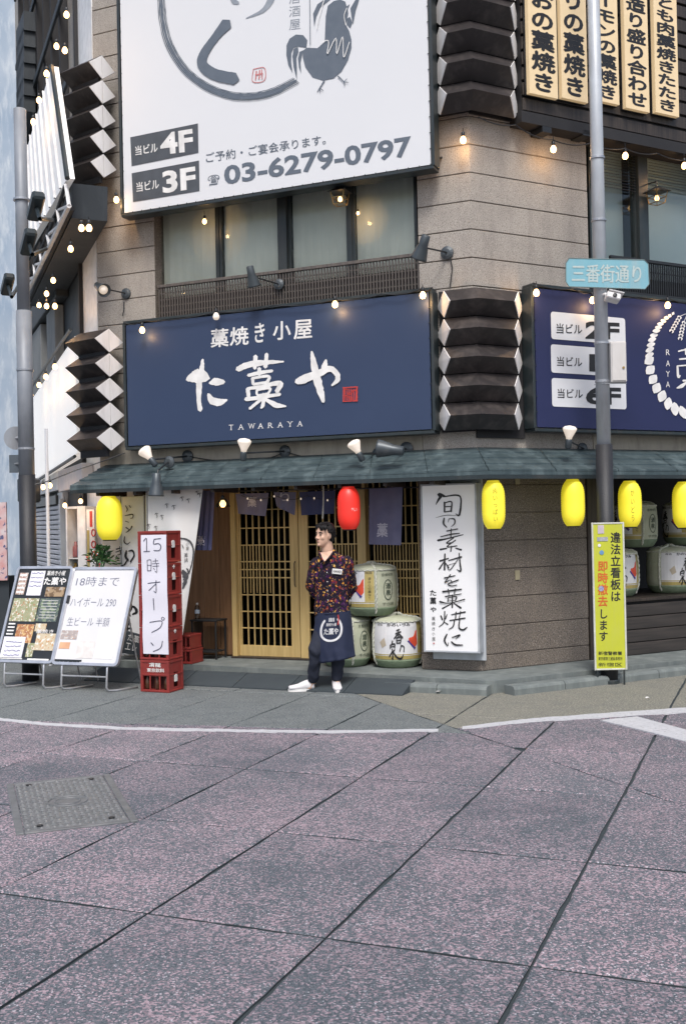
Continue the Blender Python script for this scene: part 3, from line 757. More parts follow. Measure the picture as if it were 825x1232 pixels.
# left ornaments: square prisms whose diamond ends face the street
def left_ornament(c0, pitch, tip, half_px, F_y=-.33):
    p0 = M.wld(M.at(*c0, F_y)); dep = p0.y
    Fo = Frame(p0.x, p0.y, math.degrees(math.atan2(.52, .78))*0+ -0.0)
    ax = Vector((-.80, .60, 0))                       # axis runs back to the left
    sd_ = Vector((.60, .80, 0))*-1                    # across the cap, to the left-front
    holder = wpart(W, 'side_ornament', MB().add([p0-sd_*.01+q_+Vector((0,0,z_)) for q_ in (ax*.03, ax*.5) for z_ in (.12, -1.34)]+[p0+sd_*.03+q_+Vector((0,0,z_)) for q_ in (ax*.03, ax*.5) for z_ in (.12, -1.34)], [(0,1,3,2),(4,6,7,5),(0,4,5,1),(2,3,7,6),(0,2,6,4),(1,5,7,3)]), darkwall)
    for k in range(5):
        px, py = c0[0]+tip*k, c0[1]+pitch*k
        p = M.wld(M.at(px, py, F_y)); s = dep/FPX*pitch/2*.985
        hw = half_px/FPX*dep/.80
        sv = Vector((.80*1.0, .60, 0)); sv = Vector((.6, .8, 0))
        # four corners of the diamond end
        ring0 = [p-sv*hw, p+Vector((0,0,s)), p+sv*hw, p-Vector((0,0,s))]
        ring1 = [q+ax*.52 for q in ring0]
        me = fixn(MB().add(ring0+ring1, [(0,1,2,3),(4,5,6,7)]+[(i,(i+1)%4,4+(i+1)%4,4+i) for i in range(4)]).mesh()); me.materials.append(chev); wpiece(holder, 'fin', me, (0,0,0))
        for a, b, cc in ((0,1,3),(2,1,3)):            # two white halves with a seam
            tri = [ring0[a], ring0[b], ring0[cc]]; c = sum(tri, Vector())/3
            q = [c+(t_-c)*.955-ax*.004 for t_ in tri]; q2 = [c+(t_-c)*.955-ax*.012 for t_ in tri]
            me = fixn(MB().add(q+q2, [(0,1,2),(3,4,5),(0,1,4,3),(1,2,5,4),(2,0,3,5)]).mesh()); me.materials.append(capwhite); wpiece(holder, 'end_cap', me, (0,0,0))
left_ornament((130.5, 409.5), 29.6, .6, 18)
left_ornament((122, 80.5), 29.7, .5, 16.5)

# ================================================================== SIGNS ON THE MAIN FRONT
def sign_panel(name, label, F, y, tl, tr, br, bl, m, depth=.16, fr=.035, frm=frame_teal, studs=True, cat='sign', holder=True):
    c = [F.at(*p, y) for p in (tl, tr, br, bl)]
    x0 = (c[0].x+c[3].x)/2; x1 = (c[1].x+c[2].x)/2; z1 = (c[0].z+c[1].z)/2; z0 = (c[2].z+c[3].z)/2
    t = thing(name, label, cat, F, ((x0+x1)/2, y, z0))
    part(t, 'sign_face', MB().box(x0+fr, x1-fr, y, y+.03, z0+fr, z1-fr), m)
    fb = MB()
    for a in ((x0,x1,z1-.02,z1+.012),(x0,x1,z0-.012,z0+.02)): fb.bbox(a[0],a[1],y-.012,y+depth,a[2],a[3],.004)
    for a in ((x0-.012,x0+.02),(x1-.02,x1+.012)): fb.bbox(a[0],a[1],y-.010,y+depth-.002,z0+.021,z1-.021,.004)
    part(t, 'sign_frame', fb, frm)
    part(t, 'sign_backing', MB().box(x0+.02, x1-.02, y+.032, y+.05, z0+.02, z1-.02), frm)
    if studs:
        sb = MB(); n = int((x1-x0)/.12)
        for i in range(n+1):
            x = x0+fr+(x1-x0-2*fr)*i/n
            for zz in (z0+fr+.006, z1-fr-.006): sb.tube([(x, y-.006, zz),(x, y-.006, zz+(.025 if zz > z0+.3 else -.025))], .004, 4)
        n = int((z1-z0)/.16)
        for i in range(n+1):
            zz = z0+fr+(z1-z0-2*fr)*i/n
            for x in (x0+fr+.006, x1-fr-.006): sb.tube([(x, y-.006, zz),(x+(.025 if x > x0+.5 else -.025), y-.006, zz)], .004, 4)
        part(t, 'lacing', sb, frame_teal, kind='stuff')
    return t, (x0, x1, z0, z1)
YS = -.20
t, (sx0, sx1, sz0, sz1) = sign_panel('restaurant_sign', 'large navy blue sign with white brush lettering above the entrance', M, YS, (149,388), (520,346.5), (522,520), (151,540.5), navy)
mp = crop(M, YS-.003, 210, 370, 3.587)
lb = MB(); chs = [[ # ta
 [(121,224,10),(118,262,20),(106,330,25),(105,400,20),(111,442,20)], [(56,310,20),(84,300,48),(112,296,62),(138,302,40)],
 [(152,325,12),(180,320,34),(212,320,18)], [(146,374,14),(164,402,32),(195,408,30),(226,398,8)],
 ],[
 [(272,266,22),(320,246,27),(400,236,20),(470,233,7)], [(350,210,20),(346,262,16)], [(398,200,16),(392,256,18)],
 [(318,292,14),(370,281,17),(422,272,12)], [(366,262,16),(366,290,14)], [(336,304,14),(341,332,13)], [(336,305,12),(406,296,13),(400,324,14)], [(341,331,11),(402,322,12)],
 [(316,350,18),(321,388,15)], [(318,350,14),(380,340,15),(456,326,21),(442,362,20)], [(356,355,10),(412,348,11),(405,372,11)], [(356,355,10),(360,377,10),(405,371,10)],
 [(308,396,17),(380,386,17),(456,374,13)], [(384,374,17),(383,418,17),(374,434,8)], [(374,396,13),(326,436,13)], [(394,396,14),(438,420,23),(482,426,6)],
 ],[
 [(528,320,22),(560,308,36),(620,286,30),(668,264,26),(700,284,24),(704,312,20),(680,336,8)], [(593,190,9),(600,232,25),(615,300,34),(630,360,31),(643,406,14)], [(655,226,10),(648,252,25),(640,264,16)]]]
for st_ in chs:
    cb = MB(); brush(cb, st_, mp); part(t, 'character', cb, whiteink)
def T(s, tl, tr, br, bl, F=M, y=YS-.003, bold=.0, vert=False, mb=None, fill=.9):
    letters(mb, s, quad(F, y, tl, tr, br, bl), bold, vert, fill=fill)
def cq(ox, oy, s, x0, y0, x1, y1, tilt=0):
    return [(ox+x0/s, oy+(y0)/s), (ox+x1/s, oy+(y0+tilt)/s), (ox+x1/s, oy+(y1+tilt)/s), (ox+x0/s, oy+y1/s)]
for ch, (x0, y0, x1, y1) in zip('藁焼き小屋', ((157,90,232,168),(240,82,318,160),(346,66,388,148),(425,58,500,136),(515,52,592,132))):
    cb = MB(); letters(cb, ch, quad(M, YS-.004, *cq(210,370,3.587,x0,y0+4,x1,y1+4,-6)), .022); part(t, 'character', cb, whiteink)
for i, ch in enumerate('TAWARAYA'):
    x = 234+i*42.4; y = 506-i*2.3
    letters(lb, ch, quad(M, YS-.003, *cq(210,370,3.587,x,y,x+(20 if ch != 'W' else 27),y+22,-1)), .0)
    w_ = 27 if ch == 'W' else 20; bt_ = y+22; sf = []
    if ch in 'TY': sf.append((x+w_/2, bt_))
    if ch in 'AR': sf += [(x+1, bt_), (x+w_-1, bt_-.5)]
    if ch in 'WY': sf += [(x+1, y), (x+w_-1, y-.5)]
    brush(lb, [[(a-4, b, 1.6), (a+4, b-.3, 1.6)] for a, b in sf], mp, rag=0)
part(t, 'lettering', lb, whiteink)
sb = MB(); rs = random.Random(5)
for (xa_, ya_, xb2, yb2) in ((728,346,790,342),(727,404,790,402),(730,344,729,406),(788,342,788,404)): brush(sb, [[(xa_,ya_,5),((xa_+xb2)/2,(ya_+yb2)/2,5),(xb2,yb2,5)]], mp, rag=.3)
for k in range(6): x_ = 736+k*9; brush(sb, [[(x_,350,4.5),(x_+rs.uniform(-2,2),374,4.5),(x_,399,4.5)]], mp, rag=.4)
for k in range(9): x_ = rs.uniform(732,764); y_ = 352+k*5.6; brush(sb, [[(x_,y_,3),(x_+rs.uniform(10,20),y_-.5,3)]], mp, rag=.3)
part(t, 'seal_mark', sb, redink)

# billboard
YB = -.26
t, _ = sign_panel('billboard', 'huge white billboard with rooster emblem and phone number over the upper windows', M, YB, (139,-200), (515,-246), (519,203), (145,259), vinyl)
mp = crop(M, YB-.003, 180, 0, 3.173)
rb = MB()
arc = [(40,-60),(46,10),(52,80),(76,170),(130,258),(200,318),(290,358),(380,368),(470,350),(560,305)]
for off_, wd, ro in ((0,9,.2),(-9,4,.4),(8,4,.4),(14,2.5,.5),(-14,2,.6)):
    st = []
    for i, (x, y) in enumerate(arc):
        dx = 290-x; dy = 80-y; l = math.hypot(dx, dy); kk = (.8 if i in (0,9) else 1.3 if 5 <= i <= 8 else 1.0)
        st.append((x-dx/l*off_, y-dy/l*off_, wd*kk))
    brush(rb, [st], mp, rag=ro)
brush(rb, [[(296,88,44),(252,140,30),(208,205,34),(204,248,40),(248,282,44),(326,300,46)]], mp, rag=.03, steps=10)
# rooster
body = [(668,158),(672,60),(680,20),(702,2),(728,-4),(746,4),(752,22),(764,14),(756,32),(758,50),(748,92),(762,118),(770,150),(770,182),(757,228),(732,272),(702,298),(662,306),(622,294),(594,255),(584,215),(584,192),(600,180),(640,182)]
fill(rb, body, mp, .0005)
for f in ([(598,180),(602,152),(586,132),(558,130),(534,146),(522,172),(522,210),(530,248),(546,278),(540,236),(541,200),(550,180),(566,176)],
          [(566,178),(550,184),(545,212),(549,252),(562,304),(562,258),(560,220),(568,196)], [(586,190),(572,196),(566,222),(570,256),(578,278),(576,236)],
          [(628,100),(624,50),(640,15),(668,-6),(690,-4),(652,26),(636,62)], [(770,60),(766,30),(786,-4),(800,-4),(786,40),(776,92)], [(752,92),(752,70),(764,62),(774,84),(766,106)]): fill(rb, f, mp, .0009)
brush(rb, [[(668,306,5),(650,335,4),(640,350,2)],[(650,335,3),(652,354,2)],[(650,335,3),(664,345,2)],[(720,290,5),(742,312,4),(745,328,2)],[(742,312,3),(760,314,2)],[(742,312,3),(754,300,2)]], mp, rag=.1)
brush(rb, [[(612,-20,2.5),(614,170,2.5)]], mp, rag=0)
part(t, 'emblem', rb, greyink)
wb = MB(); brush(wb, [[(655,162,3),(684,156,3),(680,205,3),(712,145,3),(716,205,3),(738,140,3),(742,218,3),(764,160,3)],[(754,30,2.5),(744,60,2.5),(750,96,2.5)],[(668,-2,3),(650,60,3),(640,110,2)]], lambda a,b: mp(a,b)+Vector((0,-.012,0)), rag=0)
part(t, 'emblem_highlight', wb, whiteink)
pb = MB()
brush(pb, [[(368,68,3),(430,40,15),(462,0,24),(470,-30,20)],[(320,-20,24),(322,2,22),(338,10,12)]], mp, rag=.1)
letters(pb, '居酒屋', quad(M, YB-.003, *cq(180,0,3.173,528,-32,580,118,-6)), -.005, True)
part(t, 'pale_lettering', pb, paleink)
sb = MB(); brush(sb, [[(396,262,3),(394,310,3),(438,305,3),(438,258,3),(396,262,3)],[(408,270,5),(404,304,4)],[(420,266,4),(418,300,5)],[(404,284,4),(432,280,4)],[(428,264,4),(430,300,4)]], mp, rag=.3)
part(t, 'seal_mark', sb, pinkink)
def p3(x, y): return (x/3, y/3)
bx = MB()
for q in ([(470,494),(714,444),(716,550),(475,598)], [(475,624),(718,578),(720,688),(480,728)]):
    dk = bpy.data.materials.get('charcoal_print') or mat('charcoal_print', (.075,.085,.10), .6)
    part(t, 'floor_box', MB().add([M.at(x/3, y/3, YB-.004) for x, y in q], [(0,1,2,3)]), dk)
lb = MB(); y_ = YB-.007
for s, q, b in (('当ビル', [(488,527),(568,512),(569,548),(489,560)], .02), ('4F', [(576,482),(694,462),(698,544),(580,558)], .035), ('当ビル', [(492,658),(572,644),(574,680),(493,692)], .02), ('3F', [(584,618),(704,598),(707,680),(588,698)], .035)):
    lb = MB(); T(s, *[p3(*p) for p in q], y=y_, bold=b, mb=lb); part(t, 'floor_lettering', lb, whiteink)
lb = MB(); 
T('03-6279-0797', (269,199), (494,162.5), (496,187), (270,222.5), y=YB-.004, bold=.028, mb=lb)
T('ご予約・ご宴会承ります。', (247,183.5), (391,161), (392,173), (248,195.5), y=YB-.004, bold=.004, mb=lb)
T('☎', (250,211), (264,209), (264,222), (250,224), y=YB-.004, bold=.01, mb=lb)
part(t, 'phone_lettering', lb, greyink)
single('sign_bracket', 'thin steel bracket holding the bottom right end of the white billboard', 'bracket', MB().tube([M.at(520,168,-.2), M.at(527,190,-.02)], .008, 6).tube([M.at(518,191,-.2), M.at(531,189,-.0)], .012, 6), blackm, M, M.at(525,190,0))

# vertical light box with calligraphy
YL = -.17
c0, c1 = M.at(506.5,583,YL), M.at(572,783,YL)
lx0, lx1 = M.at(507.5,680,YL).x, M.at(575,680,YL).x; lz1 = M.at(540,581.5,YL).z; lz0 = M.at(545,785.5,YL).z
t = thing('light_box_sign', 'tall white light box with black vertical calligraphy right of the entrance', 'sign', M, ((lx0+lx1)/2, YL, lz0))
part(t, 'sign_face', MB().box(lx0+.02, lx1-.02, YL, YL+.02, lz0+.02, lz1-.02), lightbox)
part(t, 'sign_frame', MB().bbox(lx0,lx0+.019,YL-.008,-.03,lz0,lz1,.003).bbox(lx1-.019,lx1,YL-.008,-.03,lz0,lz1,.003).bbox(lx0+.0195,lx1-.0195,YL-.007,-.032,lz1-.019,lz1-.001,.003).bbox(lx0+.0195,lx1-.0195,YL-.007,-.032,lz0+.001,lz0+.019,.003), mat('light_frame', (.5,.53,.57), .4, metal=.2))
part(t, 'mounting_plate', MB().bbox(lx0+.05,lx1+.02,-.028,-.006,lz0-.09,lz1+.10,.004), galv)
mp = crop(M, YL-.003, 500, 575, 5.478)
cb = MB()
S2 = [[(152,110,26),(170,112,20),(193,120,8)],[(168,118,20),(150,145,14),(133,176,4)],[(180,124,8),(270,114,11),(298,140,10),(288,242,13),(262,236,3)],[(190,160,13),(190,225,9)],[(190,165,7),(236,158,9),(233,222,12)],[(196,190,7),(230,188,7)],[(190,225,7),(232,218,8)],[(133,262,2),(200,246,4),(272,248,2)],
 [(188,265,10),(184,300,12),(205,326,6)],[(222,268,4),(255,272,9),(257,300,8),(235,322,3)],[(220,270,6),(214,292,3)],
 [(205,350,8),(278,336,7)],[(165,388,6),(230,372,9),(290,365,6)],[(235,335,7),(232,398,7)],[(145,412,15),(200,402,10),(312,374,6)],[(250,395,7),(202,430,8),(245,426,7)],[(262,410,7),(206,454,8),(272,448,7)],[(236,450,9),(230,486,7)],[(205,464,8),(160,472,12)],[(262,462,7),(300,474,13)],
 [(158,548,12),(216,530,7)],[(192,500,10),(190,606,12)],[(188,550,7),(154,602,10)],[(196,560,6),(218,592,9)],[(216,545,6),(302,520,11)],[(286,495,7),(292,560,10),(296,614,12),(270,602,3)],[(280,535,5),(226,606,6),(212,578,4),(262,560,3)],
 [(188,660,8),(260,644,7)],[(230,636,6),(192,690,8),(228,672,5),(240,692,8)],[(282,672,8),(215,698,8),(236,712,8),(272,706,6)],
 [(178,750,12),(302,734,9)],[(214,733,8),(220,766,7)],[(262,730,8),(255,764,7)],[(195,782,9),(302,764,6)],[(215,790,7),(212,815,8)],[(215,790,6),(268,782,8),(262,808,8)],[(212,812,5),(262,806,5)],[(160,816,13),(222,826,6),(324,800,9)],[(241,770,8),(240,856,10)],[(234,830,7),(175,862,10)],[(250,826,7),(297,858,14)],
 [(165,908,9),(176,936,11)],[(206,900,6),(196,930,8)],[(191,880,8),(186,950,8),(154,982,5)],[(186,950,5),(212,966,9)],[(235,902,6),(326,884,11)],[(266,884,8),(262,930,8)],[(296,878,6),(286,930,6)],[(225,940,8),(326,924,9)],[(256,936,8),(246,980,8),(218,998,5)],[(290,930,8),(286,986,10),(312,1002,12),(340,984,6)],
 [(206,1030,9),(190,1070,12),(210,1106,6),(216,1085,3)],[(240,1052,7),(292,1036,10),(262,1062,3)],[(235,1080,9),(262,1100,12),(310,1102,8)]]
brush(cb, S2, mp, rag=.10)
for ch, (x0,y0,x1,y1) in zip('た藁や', ((94,740,134,776),(94,788,134,832),(96,852,134,884))): letters(cb, ch, quad(M, YL-.004, *cq(500,575,5.478,x0,y0,x1,y1)), .03)
for ch, (x0,y0,x1,y1) in zip('藁焼き小屋', ((105,915,128,940),(105,948,128,973),(107,984,126,1006),(107,1016,126,1040),(107,1050,128,1076))): letters(cb, ch, quad(M, YL-.004, *cq(500,575,5.478,x0,y0,x1,y1)), .0)
part(t, 'lettering', cb, blackink)
sb = MB(); brush(sb, [[(116,1090,9),(123,1090,9)]], mp, rag=.2); part(t, 'seal_mark', sb, pinkink)

# ---- sign on the right front
t, (rx0, rx1, rz0, rz1) = sign_panel('floor_guide_sign', 'dark navy sign with floor plates and a white rope ring on the right front', R, YS, (641,342), (900,370), (900,524), (641,518), navy2)
yq = YS-.004
pl = MB()
def rrect(F, y, tl, tr, br, bl, r=.03):
    c = [F.at(*p, y) for p in (tl, tr, br, bl)]; out = []
    x0, x1 = c[0].x, c[1].x; z1 = (c[0].z+c[1].z)/2; z0 = (c[2].z+c[3].z)/2
    for (cx_, cz_, a0_) in ((x1-r,z1-r,0),(x0+r,z1-r,90),(x0+r,z0+r,180),(x1-r,z0+r,270)):
        for k in range(4):
            a = math.radians(a0_+30*k); out.append((cx_+r*math.cos(a), y, cz_+r*math.sin(a)))
    return out
def z6(x, y): return (550+x/3, 280+y/3)
for q in ([(337,288),(605,304),(605,398),(337,388)], [(337,408),(608,416),(608,516),(338,508)], [(340,528),(608,534),(610,634),(342,630)]):
    o = rrect(R, yq, *[z6(*p) for p in q]); pl = MB(); pl.add(o, [tuple(range(len(o)))]); part(t, 'floor_plate', pl, vinyl)
lb = MB()
for s, q, b in (('当ビル', [(358,326),(450,330),(450,366),(358,362)], .012), ('2F', [(462,318),(585,324),(585,384),(462,382)], .04), ('当ビル', [(360,446),(450,449),(450,484),(360,480)], .012), ('1', [(476,437),(500,438),(500,501),(476,500)], .04), ('F', [(548,438),(588,440),(588,503),(548,502)], .04),
                ('当ビル', [(362,562),(452,564),(452,598),(362,596)], .012), ('6F', [(464,554),(590,557),(592,622),(464,618)], .04)):
    lb = MB(); T(s, *[z6(*p) for p in q], F=R, y=yq-.003, bold=b, mb=lb); part(t, 'floor_lettering', lb, blackink)
rp = MB()
def c7(a, b): return R.at(740+a/6.165, 320+b/6.165, yq)
_rp = [(425,352,10),(375,385,24),(330,430,36),(300,480,42),(272,545,46),(255,620,50),(250,700,52),(258,770,54),(278,840,54),(305,905,56),(345,965,62),(390,1020,66),(440,1060,72),(500,1085,76),(560,1090,76),(620,1075,72)]
ringpts = []
for i in range(len(_rp)-1): ringpts += [_rp[i], tuple((_rp[i][k]*.5+_rp[i+1][k]*.5) for k in range(3))] if i < 6 else [_rp[i]]
ringpts.append(_rp[-1])
ringpts += [(1240-x, y, w_) for x, y, w_ in ringpts[::-1]][1:]
for i, (x, y, wd) in enumerate(ringpts[:-1]):
    for k in (0,):
        xa = x+(ringpts[i+1][0]-x)*k; ya = y+(ringpts[i+1][1]-y)*k
        dx = ringpts[i+1][0]-x; dy = ringpts[i+1][1]-y; l = math.hypot(dx, dy); dx /= l; dy /= l
        nx, ny = -dy, dx; sk = .5
        hw = wd*.52; th = l*1.02
        brush(rp, [[(xa-nx*hw*.9-dx*hw*sk, ya-ny*hw*.9-dy*hw*sk, th*.5),(xa, ya, th*.95),(xa+nx*hw*.9+dx*hw*sk, ya+ny*hw*.9+dy*hw*sk, th*.5)]], c7, rag=.0)
part(t, 'rope_ring', rp, whiteink); rp = MB()
for (bx_, by_, dx, dy) in ((478,372,-.50,.85),(508,410,-.22,.98),(545,400,.1,1)):
    for k in range(6):
        xx, yy = bx_+dx*k*24, by_+dy*k*24
        for sgn in (-1, 1): brush(rp, [[(xx, yy, 5),(xx+sgn*dy*12+dx*8, yy-sgn*dx*12+dy*8, 11),(xx+sgn*dy*10+dx*22, yy-sgn*dx*10+dy*22, 3)]], c7, rag=0)
brush(rp, [[(480,370,4),(520,355,4),(570,352,4)],[(510,410,4),(530,370,4),(570,352,4)]], c7, rag=0)
part(t, 'rice_ears', rp, whiteink); rp = MB()
brush(rp, [[(468,632,10),(510,622,12),(600,615,10)],[(520,612,12),(522,655,12)],[(475,690,12),(600,680,12)],[(460,740,14),(466,820,18),(480,812,10)],[(465,740,10),(600,730,12)],[(455,905,8),(490,890,26),(530,860,12)],[(500,850,14),(600,846,14)],[(560,760,14),(560,900,14)]], c7, rag=.08)
for ch, yy in zip('RAYA', (618,700,778,856)): letters(rp, ch, quad(R, yq, *cq(740,320,6.165,376,yy,404,yy+42)), -.005)
part(t, 'lettering', rp, whiteink)

# ---- lit vertical banners (upper right)
def z3(x, y): return (630+x/4.231, y/4.231)
YV = -.26
bn = [('かつおの藁焼き', (44,30,162,174), 470, 488, 'first from the left'), ('ぶりの藁焼き', (210,195,334,326), 494, 514, 'second, just left of the grey pole'),
      ('サーモンの藁焼き', (392,366,498,486), 506, 513, 'third, partly behind the grey pole'), ('藁焼きお造り盛り合わせ', (536,520,654,640), 545, 564, 'second from the right'), ('とも肉藁焼きたたき', (686,672,806,790), 568, 588, 'rightmost at the photo edge')]
ZT = 8.1
for s, (xt0, xb0, xt1, xb1), yb0, yb1, lab in bn:
    a = R.at(*z3(xb0, yb0), YV); b = R.at(*z3(xb1, yb1), YV); ta = R.at(*z3(xt0, 0), YV)
    t = thing('menu_banner', 'cream lit menu banner with black characters, '+lab, 'banner', R, (a.x, YV, a.z), 'lit menu banners above the right front')
    part(t, 'banner_face', MB().box(a.x, b.x, YV, YV+.05, a.z, ZT), washi)
    part(t, 'banner_frame', MB().box(a.x-.006, b.x+.006, YV+.051, YV+.075, a.z-.006, ZT), blackm)
    n = len(s); hh = (R.at(*z3(0, 0), YV).z-a.z)
    ch_px = {7:102, 6:108, 8:78, 11:82, 9:68}[n]          # character pitch in the enlarged view
    top_px = yb0-n*ch_px-12
    lb = MB()
    zb_ = a.z+.03; pitch_ = ch_px/4.231/FPX*11.6
    w_ = b.x-a.x
    def mpf(u, v, a=a, w_=w_, n=n, zb_=zb_, pitch_=pitch_): return Vector((a.x+w_*(.07+.86*u), YV-.003, zb_+n*pitch_*(1-v)))
    letters(lb, s, mpf, .042, True, fill=.98)
    part(t, 'lettering', lb, blackink)
# ================================================================== LEFT SIDE STREET
def XL(px, py=400, y=0): return L.at(px, py, y).x
def LP(px, py, y=0): return L.at(px, py, y)
wpart(L, 'side_wall', MB().box(XL(100), -.02, .0, .4, .12, 12), mat('side_wall_white', (.88,.87,.86), .4))
wpart(M, 'storey_band', MB().box(xL+.0, mx_w0, -.006, -.001, ZC, ZC+.32), concrete)
k = .35; sw_ = wpart(L, 'side_frame', MB().box(XL(100)-.02, XL(100)+.06, -.05, .3, .12, 12), darkwall)
nb = thing('neighbour_building', 'dark narrow building along the left side street hung with floodlights and bulbs', 'building', L, (XL(60), 0, 0))
greyst = mat('grey_stone', (.24,.25,.25), .8, (.19,.20,.20), 4, 1, .2, 60, dirt=((.12,.13,.14), .6))
tealw = mat('dark_teal_facade', (.026,.034,.042), .6, (.018,.024,.030), 2, 1, .1, 30, dirt=((.06,.07,.08), .5))
part(nb, 'wall', MB().box(XL(30), XL(100)-.03, .02, 5, 0, 16), tealw)
xa, xb_ = XL(47), XL(74)
cw = MB(); 
part(nb, 'stone_column', MB().bbox(XL(66), XL(76), -.12, .015, 2.6, 4.9, .01), greyst)
part(nb, 'stone_column', MB().bbox(XL(47), XL(58), -.12, .015, 2.6, 4.9, .01), greyst)
part(nb, 'storey_beam', MB().bbox(XL(30), XL(82), -.16, .015, 4.92, 5.3, .01), tealw)
for i in range(7):
    a = XL(36)+(XL(98)-XL(36))*i/7; part(nb, 'facade_rib', MB().bbox(a, a+.08, -.10, .015, 5.35, 13, .006), darkwall)
for i in range(5):
    a = 6.2+i*1.25; part(nb, 'ledge', MB().bbox(XL(34), XL(99), -.14, -.101, a, a+.10, .006), tealw)
# bulged balcony column far along the street
for i in range(6):
    p = LP(30, 35+19*i, -.2); part(nb, 'facade_fin', MB().prism([(p.x-.55,p.z-.25),(p.x+.55,p.z-.25),(p.x+.55,p.z+.05),(p.x-.55,p.z+.2)], -.28, -.1), tealw)
gb = thing('glass_building', 'tall blue glass building further along the left side street', 'building', L, (XL(10), -.2, 0))
blueg = mat('blue_glass', (.26,.37,.52), .15, (.56,.64,.74), .9, 1.2, 0, dirt=((.72,.78,.84), 1))  # pale streaks wash the blue towards white
zt = 19
part(gb, 'facade', MB().box(XL(20)-14, XL(24), -.45, 4, 0, zt), blueg)
palew = mat('pale_facade', (.80,.81,.83), .7, (.70,.72,.76), 1.5, 1, dirt=((.55,.58,.62), .5))
for i in range(11):
    part(gb, 'floor_band', MB().box(XL(20)-14, XL(24)+.01, -.52, -.44, 1.6+i*1.7, 1.9+i*1.7), palew if i < 3 or i > 8 else blueg)
for i in range(14):
    a = XL(22)-i*1.0; part(gb, 'glazing_bar', MB().box(a-.05, a+.05, -.50, -.445, 0, zt-.02), palew if i % 3 == 0 else blueg)
wb_ = thing('pale_building', 'overexposed pale building closing the far end of the left side street', 'building', W, (-26, 60, 0))
part(wb_, 'wall', MB().box(-46, -14.5, 60, 75, 0, 34), palew)
for i in range(9):
    for j in range(6):
        me_ = MB().bbox(-36+j*3.2, -34.2+j*3.2, 59.9, 60.05, 2+i*3.4, 3.9+i*3.4, .02); part(wb_, 'window', me_, blueg)
# slatted white sign
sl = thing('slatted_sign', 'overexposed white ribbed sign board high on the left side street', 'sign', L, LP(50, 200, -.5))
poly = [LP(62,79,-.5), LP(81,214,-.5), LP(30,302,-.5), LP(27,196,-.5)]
part(sl, 'sign_board', MB().prism([(p.x,p.z) for p in poly], -.5, -.42), mat('ribbed_panel_added_glow', (.90,.89,.88), .5, (.86,.85,.84), em=(1,1,1), es=.08))  # glow put into the panel so it looks overexposed, no lamp behind
for i in range(1, 9):
    f = i/9; a = poly[3].lerp(poly[0], f); b = poly[2].lerp(poly[1], f)
    part(sl, 'rib', MB().tube([a+Vector((0,-.012,0)), b+Vector((0,-.012,0))], .014, 5), white)
part(sl, 'sign_frame', MB().tube([p+Vector((0,-.0,0)) for p in (LP(62,79,-.5),LP(78,192,-.5),LP(81,214,-.5))], .03, 6), frame_teal)
tr = thing('sign_truss', 'white zigzag tube truss under the ribbed sign on the left side street', 'truss', L, LP(60, 280, -.35))
ta = [LP(79,222,-.5), LP(69,252,-.5), LP(57,282,-.5), LP(48,302,-.5), LP(41,318,-.5), LP(34,335,-.5)]
tb = [LP(83,247,-.5), LP(72,270,-.5), LP(60,296,-.5), LP(50,316,-.5), LP(42,333,-.5), LP(34,349,-.5)]
part(tr, 'rail', MB().tube(ta, .02, 6), darkwall); part(tr, 'rail', MB().tube(tb, .028, 6), white)
for i in range(6): part(tr, 'strut', MB().tube([ta[i], tb[i]], .022, 5), white)
for i in range(5): part(tr, 'strut', MB().tube([tb[i], ta[i+1]+Vector((0,.01,0))], .018, 5), white)
# big canopy underside that the bulbs hang from
cn = thing('side_canopy', 'dark sloping canopy on the left side street with bulbs below', 'canopy', L, LP(60, 300, -.3))
part(cn, 'canopy_board', MB().prism([(LP(86,220,-.4).x,LP(86,220,-.4).z),(LP(86,262,-.4).x,LP(86,262,-.4).z),(LP(35,368,-.4).x,LP(35,368,-.4).z),(LP(35,350,-.4).x,LP(35,350,-.4).z)], -.4, .0), tealw)
part(cn, 'canopy_edge', MB().tube([LP(87,250,-.42), LP(35,362,-.42)], .03, 6), darkwall)
# lower white sign
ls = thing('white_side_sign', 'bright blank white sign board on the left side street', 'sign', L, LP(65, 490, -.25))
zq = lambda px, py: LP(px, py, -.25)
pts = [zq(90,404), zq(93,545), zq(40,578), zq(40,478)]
part(ls, 'sign_board', MB().prism([(p.x,p.z) for p in pts], -.25, -.1), mat('white_panel_added_glow', (.90,.89,.87), .5, (.82,.80,.77), 1.2, em=(1,.98,.95), es=.22))  # added emission lifts this shaded board to a blown-out white
part(ls, 'sign_frame', MB().tube([zq(88,396)+Vector((0,-.03,0)), zq(37,470)+Vector((0,-.03,0))], .022, 6).tube([zq(93,549)+Vector((0,-.03,0)), zq(40,583)+Vector((0,-.03,0))], .022, 6), frame_teal)
# white fascia, shutters and post under it
zf = lambda px, py: LP(px, py, -.12)
sf = thing('shutter_front', 'pale roller shutter front under a white fascia on the left side street', 'shutter', L, (XL(60), 0, 0))
f0, f1 = zf(42,597), zf(70,588)
part(sf, 'fascia', MB().prism([(f0.x,f0.z),(zf(70,589).x,zf(70,589).z),(zf(70,564).x,zf(70,564).z),(f0.x,zf(42,577).z)], -.12, .01), white)
shm = mat('shutter_metal', (.50,.50,.53), .5, (.42,.42,.46), 5, 1, metal=.2)
for (a, b) in ((43,56.5),(58.5,73)):
    xa, xb_ = XL(a,640,-.06), XL(b,640,-.06)
    me = MB().bbox(xa, xb_, -.02, .02, 0, .062, .012).mesh(); me.materials.append(shm)
    zz = .1
    while zz < 2.02: piece(sf, 'shutter_slat', me, (0,-.05,zz)); zz += .074
for a in (42, 57.5, 74): part(sf, 'guide_post', MB().box(XL(a,640,-.08)-.03, XL(a,640,-.08)+.03, -.10, .0, 0, 2.1), galv)
